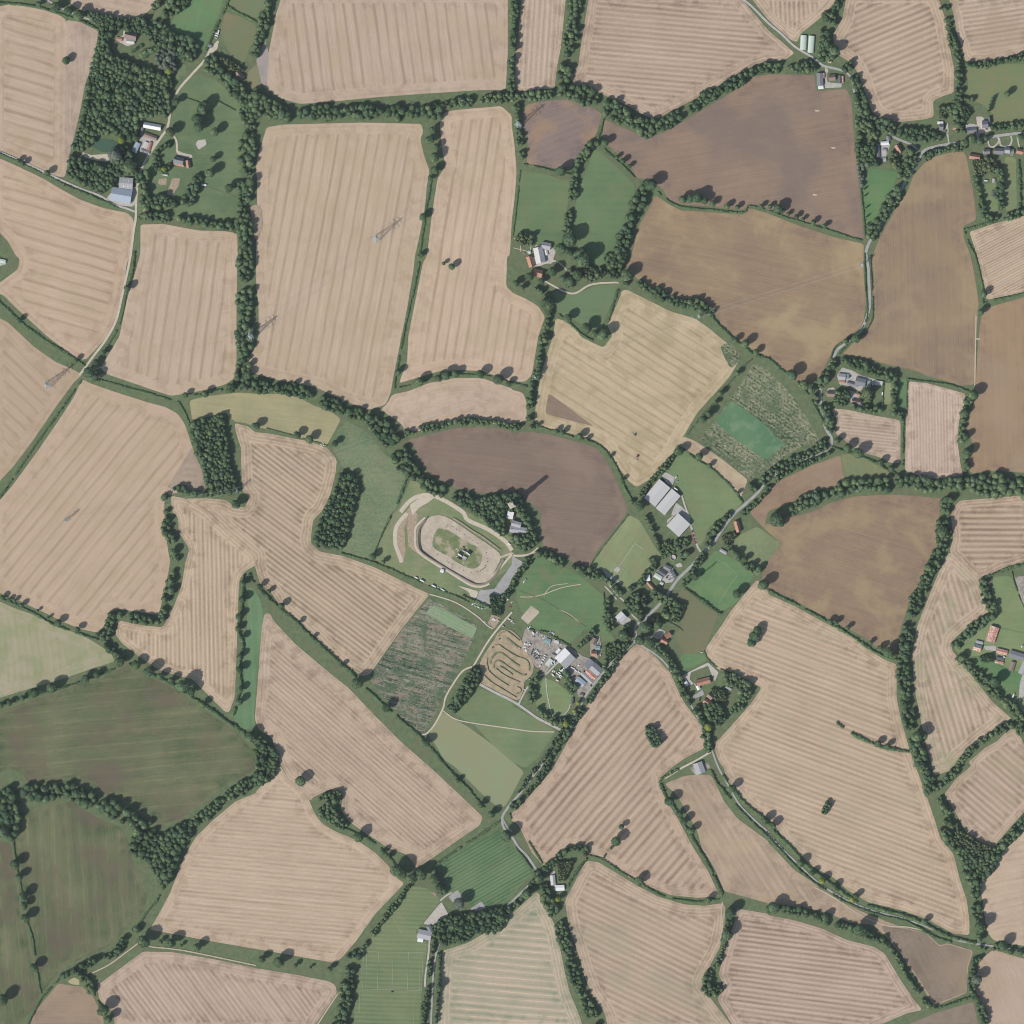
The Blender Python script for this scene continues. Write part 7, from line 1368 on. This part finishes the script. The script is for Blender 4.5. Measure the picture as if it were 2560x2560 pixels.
for k, (w_, s) in enumerate(((.5, '@13 812 1385 806 1670'), (.5, '@13 926 1385 916 1668'), (.5, '@13 1036 1388 1028 1672'), (.5, '@13 1152 1390 1143 1676'), (.5, '@13 1262 1392 1250 1680'), (.5, '@13 812 1385 1040 1388 1262 1392'), (.5, '@13 806 1668 1030 1672 1250 1680'),
                    (.4, '@13 836 1388 830 1668'), (.4, '@13 1240 1392 1232 1678'), (.4, '@13 785 1700 780 1850'), (.4, '@13 1195 1720 1190 1930'), (.35, '@13 1060 1110 1180 1180'), (.35, '@13 1040 1130 1100 1250'), (1.2, '@22 930 235 990 277'), (.9, '@22 925 238 850 350 770 470'), (.9, '@22 765 374 865 450'), (.4, '@22 1545 355 1620 400 1700 470'), (.4, '@22 1702 478 1640 560 1560 690'),
                    (.5, '@10 60 0'))):
    q = P(s)
    if len(q) > 1: ribbon('painted_line', q, w_, .80 + .003 * k, wear)
def box_mesh(name, dims, mat, bev=.0):
    import bmesh
    bm = bmesh.new()
    for (x0, x1, y0, y1, z0, z1) in dims:
        r = bmesh.ops.create_cube(bm, size=1)
        for v in r['verts']: v.co = Vector(((x0 + x1) / 2 + v.co.x * (x1 - x0), (y0 + y1) / 2 + v.co.y * (y1 - y0), (z0 + z1) / 2 + v.co.z * (z1 - z0)))
    if bev: bmesh.ops.bevel(bm, geom=list(bm.edges), offset=bev, segments=2, affect='EDGES')
    me = bpy.data.meshes.new(name); bm.to_mesh(me); bm.free(); me.materials.append(mat); return me
def ring_mesh(name, R0, r0, mat, n=14, m=6):
    V = []; F = []
    for i in range(n):
        for j in range(m):
            a_, b_ = 6.2832 * i / n, 6.2832 * j / m; V.append(((R0 + r0 * math.cos(b_)) * math.cos(a_), (R0 + r0 * math.cos(b_)) * math.sin(a_), r0 * math.sin(b_) + r0))
    for i in range(n):
        for j in range(m): F.append((i * m + j, ((i + 1) % n) * m + j, ((i + 1) % n) * m + (j + 1) % m, i * m + (j + 1) % m))
    return np_mesh(name, np.array(V, np.float32), np.array(F, np.int32)), mat
bme = box_mesh('marker_block', [(-.55, .55, -.3, .3, 0, .8)], WHITE, .12)
edge_pts = resample(INF, 4.0, True)
for k, (x, y) in enumerate(edge_pts):
    if k % 13 in (5, 6): continue
    o = bpy.data.objects.new('marker_block', bme); COL.objects.link(o); o.location = (x, y, .96)
    nx, ny = edge_pts[(k + 1) % len(edge_pts)]; o.rotation_euler.z = math.atan2(ny - y, nx - x)
    tag(o, 'small white block in the line edging the race track infield', 'marker', 'white blocks edging the infield')
tme, tm = ring_mesh('tyre', .55, .28, DARK); tme.materials.append(DARK)
for x, y in P('@C 798 183 772 222 902 213 978 268 1040 302 1133 372 1243 444 1303 490 1372 538 1410 560 1578 738 1604 850 1600 916 1563 995 1550 1037 1520 1052 1492 1080 1460 1105 1400 1118 1270 1133 1122 1097 1030 1045 888 1048 888 973 823 938 785 910 594 770 482 530 494 605'):
    o = bpy.data.objects.new('tyre', tme); COL.objects.link(o); o.location = (x, y, .92)
    tag(o, 'dark tyre lying on the pale clay of the oval race track', 'tyre', 'tyres round the race track')
# round open tank
c_ = P('@F 860 190')[0]; tk = empty('slurry_tank', *c_); tag(tk, 'round open tank with a pale rim beside the roadside farm', 'tank')
V = []; F = []; n = 32; r_ = 95 * .7352 / 13.8
for rr, zz in ((r_, 0), (r_, 3.2), (r_ - .3, 3.2), (r_ - .3, .3)):
    V += [(rr * math.cos(6.2832 * k / n), rr * math.sin(6.2832 * k / n), zz) for k in range(n)]
for j in range(3): F += [(j * n + k, j * n + (k + 1) % n, (j + 1) * n + (k + 1) % n, (j + 1) * n + k) for k in range(n)]
pmesh('wall', V, F, plain('pale_concrete', (.6, .59, .55)), tk); pmesh('floor', [(r_ * .94 * math.cos(6.2832 * k / n), r_ * .94 * math.sin(6.2832 * k / n), .35) for k in range(n)], [tuple(range(n))], M['concrete'], tk)

# ------------------------------------------------------------ vehicles and machines
def loft(name, prof, w, mat, inset=.0):
    """side profile (x, z) swept to width w, slightly narrower towards the top"""
    zs = [p[1] for p in prof]; z0, z1 = min(zs), max(zs); V = []; n = len(prof)
    for sg in (-1, 1):
        V += [(x, sg * (w / 2 - inset * ((z - z0) / (z1 - z0)) ** 2), z) for x, z in prof]
    F = [tuple(range(n - 1, -1, -1))[::1], tuple(range(n, 2 * n))] + [(k, (k + 1) % n, n + (k + 1) % n, n + k) for k in range(n)]
    me = bpy.data.meshes.new(name); me.from_pydata(V, [], F); me.update(); me.materials.append(mat); return me
def wheel_mesh(r, w):
    n = 14; V = [(r * math.cos(6.2832 * k / n), s_ * w / 2, r * math.sin(6.2832 * k / n)) for s_ in (-1, 1) for k in range(n)]
    me = bpy.data.meshes.new('wheel'); me.from_pydata(V, [], [tuple(range(n)), tuple(range(2 * n - 1, n - 1, -1))] + [(k, n + k, n + (k + 1) % n, (k + 1) % n) for k in range(n)]); me.update(); me.materials.append(DARK); return me
PAINT = {'white': (.78, .78, .76), 'cream': (.74, .72, .6), 'red': (.5, .05, .04), 'dark': (.035, .037, .045), 'silver': (.42, .43, .44), 'blue': (.08, .14, .3), 'green': (.08, .2, .09)}
PM = {k: plain('paint_' + k, v, .35, .5, .04) for k, v in PAINT.items()}
VT = {}
WH = {.32: wheel_mesh(.32, .22), .48: wheel_mesh(.48, .28), .85: wheel_mesh(.85, .45)}
def vehicle_proto(kind, col):
    if (kind, col) in VT: return VT[(kind, col)]
    e = bpy.data.objects.new({'car': 'parked_car'}.get(kind, kind), None); m = PM[col]; parts = []
    def add(nm, me, loc=(0, 0, 0)): o = bpy.data.objects.new(nm, me); o.location = loc; parts.append(o)
    if kind == 'car':
        add('body', loft('body', [(-2.1, .3), (2.1, .3), (2.15, .7), (1.95, .85), (1.05, .95), (-1.9, .98), (-2.15, .8)], 1.78, m, .08))
        add('window', loft('window', [(.95, .95), (.3, 1.38), (-1.2, 1.4), (-1.85, .97)], 1.56, GL, .14)); add('roof', loft('roof', [(.25, 1.385), (.2, 1.46), (-1.15, 1.47), (-1.25, 1.395)], 1.34, m, .05))
        ws = [(.32, 1.3, .8), (.32, -1.3, .8)]
    elif kind == 'van':
        add('body', loft('body', [(-2.6, .35), (2.6, .35), (2.65, 1.0), (1.9, 1.2), (1.2, 2.15), (-2.55, 2.25), (-2.65, 1.)], 2.0, m, .1))
        add('window', loft('window', [(1.93, 1.24), (1.3, 2.05), (.55, 2.05), (.55, 1.24)], 2.03, GL, .1)); ws = [(.32, 1.7, .9), (.32, -1.7, .9)]
    elif kind == 'caravan':
        add('body', loft('body', [(-2.9, .6), (2.9, .6), (3.1, 1.2), (2.8, 2.4), (2.3, 2.6), (-2.5, 2.6), (-3., 2.2), (-3.05, 1.)], 2.3, m, .08))
        add('window', box_mesh('window', [(-1.8, -.8, -1.16, 1.16, 1.4, 2.), (.8, 1.9, -1.16, 1.16, 1.4, 2.)], GL)); add('drawbar', box_mesh('drawbar', [(3., 4.2, -.06, .06, .55, .65)], DARK)); ws = [(.32, 0, 1.)]
    elif kind == 'lorry':
        add('box', box_mesh('box', [(-4.4, 2., -1.25, 1.25, 1., 3.6)], m, .06)); add('cab', loft('cab', [(2.2, .7), (4.2, .7), (4.25, 1.9), (3.9, 2.9), (2.2, 3.)], 2.4, m, .1))
        add('window', loft('window', [(4.28, 1.95), (3.98, 2.75), (3.2, 2.75), (3.2, 1.95)], 2.42, GL, .06)); add('chassis', box_mesh('chassis', [(-4.2, 3.9, -.45, .45, .6, .95)], DARK)); ws = [(.48, 3.2, 1.05), (.48, -2.4, 1.05), (.48, -3.5, 1.05)]
    elif kind == 'tractor':
        add('bonnet', loft('bonnet', [(.2, .8), (2.1, .8), (2.15, 1.4), (.2, 1.6)], .85, m, .08)); add('cab', loft('cab', [(-1.2, 1.), (.3, 1.), (.2, 2.6), (-1.1, 2.7)], 1.5, GL, .1))
        add('roof', box_mesh('roof', [(-1.25, .35, -.8, .8, 2.72, 2.88)], m, .05)); add('implement', box_mesh('implement', [(-4.8, -4.3, -1.9, 1.9, .5, .75), (-3.4, -3., -1.6, 1.6, .5, .75), (-4.6, -1.6, -.1, .1, .6, .8)] + [(-4.9, -4.2, y, y + .1, .05, .6) for y in (-1.7, -1., -.3, .4, 1.1, 1.7)], PM['silver'])); ws = [(.85, -.6, .95), (.48, 1.6, .8)]
    for r_, x, y in ws:
        for sg in (-1, 1): add('wheel', WH[r_], (x, sg * y, r_))
    VT[(kind, col)] = (e, parts); return VT[(kind, col)]
def vehicle(kind, col, x, y, deg, label, group=None, z=.62):
    e, parts = vehicle_proto(kind, col); o = e.copy(); COL.objects.link(o); o.location = (x, y, z); o.rotation_euler = (0, 0, R(deg))
    for q in parts: c = q.copy(); COL.objects.link(c); c.parent = o
    tag(o, label, {'car': 'car'}.get(kind, kind), group)
    if kind == 'tractor': o.scale = (1.35, 1.35, 1.35)
    return o
def fleet(s, label, group, z=.62):
    """frame then kind-letter, colour, x, y, heading"""
    t = s.split(); fr = t[0]; i = 1
    KD = dict(c='car', v='van', k='caravan', l='lorry', t='tractor'); CD = dict(w='white', c='cream', r='red', d='dark', s='silver', b='blue', g='green')
    while i < len(t):
        kd, cd = KD[t[i][0]], CD[t[i][1]]; x, y = P('%s %s %s' % (fr, t[i + 1], t[i + 2]))[0]
        vehicle(kd, CD[t[i][1]], x, y, float(t[i + 3]), label.replace('*', '%s %s' % (cd_name[cd], kd)), group, z); i += 4
cd_name = dict(white='white', cream='cream', red='red', dark='dark', silver='silver grey', blue='blue', green='green')
fleet('@B vw 180 390 60 vw 215 408 30 cw 160 440 80 vw 190 462 5 cw 232 432 45 vw 285 420 -30 cw 265 372 20 cw 238 385 60 cr 258 462 30 vw 212 528 -35 vc 200 548 -35 cw 240 498 20 cw 150 470 10 vs 75 485 -15', '* in the pile of scrap vehicles touching the motocross course', 'scrap vehicles by the motocross course')
fleet('@B cd 322 560 70 cs 350 600 30 cd 378 590 60 cs 340 655 10 cd 372 642 50 vw 405 540 60 vw 432 562 60 vw 458 582 60 cd 420 602 55 cs 440 640 -30 cd 470 650 -30 cs 500 655 -30 cd 398 690 40 cs 360 692 20 cd 312 602 80 cd 345 520 60 cs 375 520 55 cs 480 700 -30 cd 430 690 40', '* in the dense middle block of scrap vehicles', 'scrap vehicles in the middle block')
fleet('@B vw 595 640 -30 vw 577 686 -30 vw 556 722 -30 vw 522 772 -33', '* in the neat row west of the green roofed shed', 'vans west of the green roofed shed')
fleet('@B cr 462 890 60', 'lone bright * at the edge of the scrapyard track', None)
fleet('@B vw 485 842 62', '* just above the lone red car', None)
fleet('@B vc 745 942 50 vc 778 950 50 vw 735 1022 -55 vw 755 1040 -55 vw 830 1000 -45 vw 875 985 -42 vw 868 1030 -42 vw 908 1045 -42 vw 885 1070 -42 vw 892 940 -52 vw 928 945 -52 vd 910 905 -50 vw 945 930 -52 vw 965 902 -52 vd 845 975 -45', '* in the rows above the oval lawn', 'vehicles in rows above the oval lawn')
fleet('@B kc 828 1135 -28', 'cream caravan at the foot of the rows above the oval lawn', None)
fleet('@B cw 365 215 20 cs 395 202 60 vs 350 262 10 cw 520 232 40 cs 545 250 10 cw 580 250 70 cw 612 262 20 cs 500 272 60 cw 562 292 0 cs 470 190 80 cr 455 205 30 cw 420 170 60 cs 440 170 60 cs 640 400 30 cw 680 430 60 cs 650 440 10 cd 620 350 20 cs 560 335 70 cw 835 395 20 cs 870 400 50 cw 905 410 10 cs 820 380 70', '* among the scrap at the top of the yard', 'scrap at the top of the yard')
fleet('@B kw 345 180 -50', 'white caravan at the top left of the scrapyard', None)
fleet('@B cw 660 175 10 cw 700 188 50 cw 730 182 80 cw 765 208 60 cs 683 160 20 cs 755 185 80', '* parked on the pasture side of the scrapyard hedge', 'vehicles on the pasture side of the hedge')
fleet('@B vw 280 60 50 vw 245 92 -40 vs 265 125 40', '* at the top left corner of the scrapyard', 'vehicles at the scrapyard corner')
fleet('@B vw 1130 880 -30 vw 1170 902 -30 vw 1212 945 -28 vw 1275 972 -35', '* in the line below the largest scrapyard shed', 'vans below the largest shed')
fleet('@B cb 745 600 -25 cb 770 600 -25 cb 790 620 -25', 'blue car beside the narrow white roofed shed', 'blue cars by the white roofed shed')
fleet('@B vw 768 752 80 vw 725 805 -40 cw 780 790 70 cd 800 740 60 cs 830 750 50', '* between the green roofed shed and the largest shed', 'vehicles between two sheds')
fleet('@B vw 1262 830 40', 'white van in the littered yard between the barns', None)
fleet('@B cd 1320 1075 -40 cd 1290 1050 -40 cd 1260 1055 -30 cd 1510 1240 -40', '* beside the blue grey workshop', 'cars beside the workshop')
fleet('@B cw 1650 370 50 cs 1600 430 30 cw 1700 430 60 cs 1660 400 0 cw 1700 620 80', '* around the orange roofed house', 'cars around the orange roofed house')
fleet('@B cs 275 1115 -30 cw 160 1310 -30', '* beside the lane between course and oval lawn', 'cars beside the course lane')
fleet('@C lw 1045 790 -35 ld 1060 760 -35 ls 1140 715 -25 ld 1035 850 -30 ls 1130 850 -30 ls 1150 830 -30 lc 1210 760 -35 ld 1240 725 -30 cw 978 665 40 cc 1008 690 50 cw 1215 685 30 cd 1120 625 -30 cs 1230 700 -20 cw 992 815 0 cd 1160 865 -30', '* in the cluster on the race track infield', 'vehicles on the race track infield', .98)
fleet('@C kw 165 1242 -28', 'leftmost white caravan below the race track', None, .3)
fleet('@C lw 290 1308 -28', 'long white lorry below the race track, second from the left', None, .3)
fleet('@C lw 520 1412 -28', 'white lorry below the race track, third from the left', None, .3)
fleet('@C cw 610 1440 -30 cw 665 1470 -30 vw 690 1480 -30 vw 722 1500 -30 cw 822 1552 -30', '* in the hedge line right of the white lorries', 'vehicles in the hedge line below the track', .3)
fleet('@C vw 1300 1770 50 cw 1340 1760 30 cw 1395 1770 60 cw 1355 1812 -30 vw 1420 1838 -35 cs 1480 1800 -30 cw 1490 1860 -30 cs 1560 1850 30 cs 1450 1800 40 cd 1520 1830 60', '* tucked under the south end of the car park', 'vehicles south of the car park', .5)
fleet('@C kw 1820 1855 -40', 'white caravan among trees east of the car park', None, .3)
fleet('@G vw 570 75 50 vw 610 95 50 vs 710 120 -40 vw 1000 85 -30 vw 1070 130 50 cw 1110 185 -30 vs 840 280 -35 cs 470 225 60 cw 350 155 0 cd 745 600 20 cs 735 640 10', '* scattered at the head of the motocross course', 'vehicles at the head of the motocross course', .3)
fleet('@G cd 560 840 40', 'small dark car on the bare ground inside the motocross course', None, .98)
fleet('@12 vw 1910 240 -28', 'white van beside the track north of the oval circuit', None)
fleet('@A kw 708 1645 -35', 'long white caravan on the grass below the tower house', None, .3)
fleet('@00 kw 1650 238 70 kw 1640 255 -20 kw 1634 270 -20 cw 1628 288 -25 cd 1655 228 -20 cb 1620 262 -20', '* in the row by the bright green pasture', 'caravans by the bright green pasture', .3)
fleet('@00 cw 1582 350 20', 'white car by the dark shed at the top left', None)
fleet('@00 cd 1312 950 -30', 'dark car on the gravel beside the farm drive bend', None, .3)
fleet('@D kw 1165 1385 -5', 'white caravan on the lawn of the long gardens', None, .3)
fleet('@D cd 372 375 80 cs 372 440 85 cd 330 330 60', '* on the drive of the western village house', 'cars by the western village house')
fleet('@D cd 1178 345 0 cd 1062 450 60', 'dark car on the white forecourt', 'cars on the white forecourt')
fleet('@D cw 770 272 30 cw 960 380 60', 'white car beside the long pale roofed village house', 'cars by the pale roofed village house')
fleet('@D cs 1370 745 0 cd 1375 770 0 cs 1480 765 20 cw 1690 865 10', '* between the houses on the curved drives', 'cars by the curved drives')
fleet('@E vw 1098 640 78', 'white van beside the dark teal shed', None)
fleet('@E kw 1348 900 86', 'white caravan in the shade between two hamlet lawns', None, .3)
fleet('@E cr 935 1230 20', 'red car under trees at the south of the hamlet', None, .3)
fleet('@E cd 495 430 80', 'dark car in the hamlet yard', None)
fleet('@F cd 640 860 45 cd 665 890 45 cd 690 820 30 cw 705 770 -40 cd 740 940 45 cd 520 1050 0 cw 490 1080 30 cd 440 990 40', '* in the terracotta yard of the roadside farm', 'vehicles in the roadside farm yard')
fleet('@21 lw 1238 1760 -35', 'long white lorry between two large pale barns', None)
fleet('@21 vd 1145 1690 -40 vw 1238 1668 55', '* on the apron above the large pale barns', 'vehicles above the pale barns')
fleet('@21 cs 1250 1700 -30 cs 1178 1617 0', 'grey machine left on the grass beside the pale barns', 'machines by the pale barns', .3)
fleet('@21 tg 925 1350 -35', 'tractor with a white implement in the pale stubble field', None, .3)
fleet('@21 tr 945 1512 80', 'lower tractor with a folded implement in the pale stubble field', None, .3)
fleet('@22 cs 1112 935 40 cw 840 860 60 cd 1420 1405 80 cd 1415 1420 80 cw 1430 1060 0', '* on a cottage drive near the southern lane', 'cars on cottage drives')
fleet('@22 vr 1358 150 -60 vr 1366 180 -60 vr 1374 208 -60 vr 1382 232 -60', 'orange red trailer lined along the barn drive', 'trailers along the barn drive', .66)
fleet('@22 vw 90 525 70 vs 100 510 65', '* parked at the left of the horse pasture', 'vehicles by the horse pasture', .3)
fleet('@12 vw 1900 660 40 cr 1918 715 0 vw 1832 735 -30 cw 1930 680 50 cw 1790 810 10 cw 1810 815 20 cs 1730 830 0', '* by the trees at the lane end', 'vehicles at the lane end', .3)
fleet('@13 cw 1832 405 60', 'white car parked at the road junction in the south', None)
fleet('@13 cd 1028 1688 0', 'small dark mower on the sports pitch', None, .95)
fleet('@13 cs 1355 925 20', 'silver grey car beside the small stable', None)
fleet('@20 cs 90 1910 0 cs 265 1900 60', 'silver grey car by the manor house', 'cars by the manor house')
fleet('@H vw 1250 1420 -25 vw 1860 1040 60', '* on the eastern farm', 'vans on the eastern farm')
fleet('@32 lw 1850 1385 65', 'white lorry on the lawn edge of the eastern farm', None, .3)

# ------------------------------------------------------------ pylons and cables
STEEL = plain('galvanised_steel', (.40, .46, .46), .5, .5, .1)
def bars(segs, t):
    V = []; F = []
    for a_, b_ in segs:
        a_, b_ = Vector(a_), Vector(b_); d = (b_ - a_).normalized(); u = d.orthogonal().normalized() * t / 2; w = d.cross(u); s0 = len(V)
        for p in (a_, b_): V += [tuple(p + u + w), tuple(p - u + w), tuple(p - u - w), tuple(p + u - w)]
        F += [(s0 + k, s0 + (k + 1) % 4, s0 + 4 + (k + 1) % 4, s0 + 4 + k) for k in range(4)]
    return V, F
def pylon_parts(H, base, arm, t):
    hw = lambda z: base / 2 * (1 - z / H) ** 1.3 * .9 + .55 * base / 12
    lv = [H * q for q in (0, .14, .27, .39, .5, .6, .7, .8, .9, 1.)]; C4 = ((1, 1), (1, -1), (-1, -1), (-1, 1)); L = []; Bc = []
    for z0, z1 in zip(lv[:-1], lv[1:]):
        a_, b_ = hw(z0), hw(z1)
        for k, (sx, sy) in enumerate(C4):
            L.append(((sx * a_, sy * a_, z0), (sx * b_, sy * b_, z1))); qx, qy = C4[(k + 1) % 4]
            Bc += [((sx * a_, sy * a_, z0), (qx * b_, qy * b_, z1)), ((qx * a_, qy * a_, z0), (sx * b_, sy * b_, z1)), ((sx * b_, sy * b_, z1), (qx * b_, qy * b_, z1))]
    out = []
    for nm, sg, tt in (('leg', L, t * 1.6), ('bracing', Bc, t)):
        V, F = bars(sg, tt); me = bpy.data.meshes.new(nm); me.from_pydata(V, [], F); me.materials.append(STEEL); out.append((nm, me))
    for z, f in ((.62, .8), (.76, 1.), (.9, .7)):
        z0 = H * z; l_ = arm * f; a_ = hw(z0); S = []
        for sg in (-1, 1):
            S += [((a_ * k, sg * a_, z0 + dz), (0, sg * l_, z0)) for k in (-1, 1) for dz in (0, H * .035)]
            S += [((-a_ * .5, sg * (a_ + l_) / 2, z0), (a_ * .5, sg * (a_ + l_) / 2, z0)), ((0, sg * l_, z0), (0, sg * l_, z0 - H * .06))]
        V, F = bars(S, t); me = bpy.data.meshes.new('crossarm'); me.from_pydata(V, [], F); me.materials.append(STEEL); out.append(('crossarm', me))
    return out
BIG = pylon_parts(50, 12, 9.5, .2); SMALL = pylon_parts(27, 5.5, 4.5, .13)
def pylon_line(pts, parts, labels, H, arm, group):
    q = [P(p)[0] for p in pts]
    for k, (x, y) in enumerate(q):
        a_, b_ = q[max(k - 1, 0)], q[min(k + 1, len(q) - 1)]
        e = empty('pylon', x, y, math.atan2(b_[1] - a_[1], b_[0] - a_[0])); tag(e, labels[k], 'pylon', group)
        for nm, me in parts:
            o = bpy.data.objects.new(nm, me); COL.objects.link(o); o.parent = e
    for k in range(len(q) - 1):
        (x0, y0), (x1, y1) = q[k], q[k + 1]; d = Vector((x1 - x0, y1 - y0)); L = d.length; d /= L; nx, ny = -d.y, d.x; S = []
        for z, f in ((.62, .8), (.76, 1.), (.9, .7)):
            for sg in (-1, 1):
                pr = None
                for j in range(11):
                    t_ = j / 10; p = (x0 + (x1 - x0) * t_ + nx * sg * arm * f, y0 + (y1 - y0) * t_ + ny * sg * arm * f, H * z - H * .06 - 4 * t_ * (1 - t_) * L * .025)
                    if pr: S.append((pr, p))
                    pr = p
        V, F = bars(S, .07); me = bpy.data.meshes.new('power_cables'); me.from_pydata(V, [], F)
        o = link_mesh('power_cables', me, STEEL); tag(o, 'overhead cables of the %s span from the west, %s' % (ORD[k], 'large pylons' if H > 40 else 'small pylons'), 'power cables', group + ' cables')
pylon_line(['@01 365 972', '@01 1895 610', '@10 908 1802', '@20 48 945'], BIG, ['large lattice pylon in the western stubble field by the track crossing', 'large lattice pylon against the long north to south tree belt', 'large lattice pylon in the middle of the largest northern stubble field', 'large lattice pylon beside the small ploughed field in the north'], 50, 9.5, 'large pylons')
pylon_line(['@02 498 62', '@01 1790 1770', '@21 172 915', '@21 1410 455', '@31 708 68'], SMALL, ['small pylon alone in the great western stubble field', 'small pylon at the foot of the square shouldered wood', 'small pylon in the narrow belt west of the pale stubble field', 'small pylon on the hedge north of the pale stubble field', 'small pylon beside the winding road in the north east'], 27, 4.5, 'small pylons')
scuff = M['mud']
for k, (s, lab) in enumerate((('@30 370 835', 'wooden pole in the upper part of the large northern ploughed field'), ('@30 495 1115', 'wooden pole in the middle of the large northern ploughed field'), ('@30 355 1470', 'wooden pole in the lower part of the large northern ploughed field'), ('@31 1585 625', 'wooden pole on the pale strip between two eastern ploughed fields'), ('@33 1590 1025', 'wooden pole standing by the foot of the long eastern belt'))):
    x, y = P(s)[0]; V, F = bars([((0, 0, 0), (0, 0, 9)), ((-.9, 0, 8.6), (.9, 0, 8.6))], .28); me = bpy.data.meshes.new('utility_pole'); me.from_pydata(V, [], F)
    o = link_mesh('utility_pole', me, M['bark']); o.location = (x, y, 0); tag(o, lab, 'pole', 'wooden poles')
    if k < 4: sheet('bare_patch', [(x + math.cos(t) * 5 * random.uniform(.7, 1.1), y + math.sin(t) * 1.8 * random.uniform(.6, 1.2)) for t in np.linspace(0, 6, 9)], .36 + .003 * k, M['dirt'], smooth_d=1)
# bales and fences
bl = box_mesh('bale', [(-1.1, 1.1, -.6, .6, 0, 1.2)], PM['white'], .15)
for k, (x, y) in enumerate(P('@11 488 1420 500 1412 512 1418 494 1432 508 1430 500 1440')):
    o = bpy.data.objects.new('bale', bl); COL.objects.link(o); o.location = (x, y, .06); o.rotation_euler.z = k; tag(o, 'white wrapped bale in the small heap below the pale green meadow', 'bale', 'white bales')
for s, lab in (('@00 1490 1400 1600 1420 1700 1460 1790 1482', 'post and rail fence crossing the south of the parkland'), ('@01 1350 1100 1340 1150', 'short fence beside the pale green meadow'), ('@C 410 0 350 110 255 260 235 420 240 560 275 690 400 790 600 930 800 1055 1000 1170 1200 1285 1330 1345', 'dark safety fence round the outer edge of the race track'), ('@22 780 970 760 860 700 640', 'wire fence on the east side of the horse pasture'), ('@32 1700 865 1800 885 1932 915', 'rail fence between two eastern farm pastures')):
    q = resample(P(s), 2.5); e = empty('fence', q[0][0], q[0][1]); tag(e, lab, 'fence'); x0, y0 = q[0]; dk = 'safety' in lab; hh = 1.8 if dk else 1.2
    Sg = [((x - x0, y - y0, 0), (x - x0, y - y0, hh + .8 * dk)) for x, y in q]; V, F = bars(Sg, .14); pmesh('posts', V, F, M['bark'], e)
    Sg = [((a_[0] - x0, a_[1] - y0, z), (b_[0] - x0, b_[1] - y0, z)) for a_, b_ in zip(q[:-1], q[1:]) for z in ((hh * .4, hh * .95) if not dk else (.4, .8, 1.2, 1.6, 2., 2.4))]; V, F = bars(Sg, .1 if not dk else .3); pmesh('rails', V, F, M['bark'] if not dk else PM['dark'], e)

# ------------------------------------------------------------ air
V = []; F = []; mbox(V, F, -9100, 9100, -9100, 9100, -1.5, 8100)
hz = bpy.data.materials.new('haze'); hz.use_nodes = True; t_ = hz.node_tree; t_.nodes.clear()
pv = t_.nodes.new('ShaderNodeVolumePrincipled'); pv.inputs['Density'].default_value = .052 / 8000; pv.inputs['Color'].default_value = (.78, .90, 1, 1); pv.inputs['Anisotropy'].default_value = 0
mo = t_.nodes.new('ShaderNodeOutputMaterial'); t_.links.new(pv.outputs[0], mo.inputs['Volume'])
ho = pmesh('haze', V, F, hz); ho['kind'] = 'stuff'
SC.cycles.volume_bounces = 0
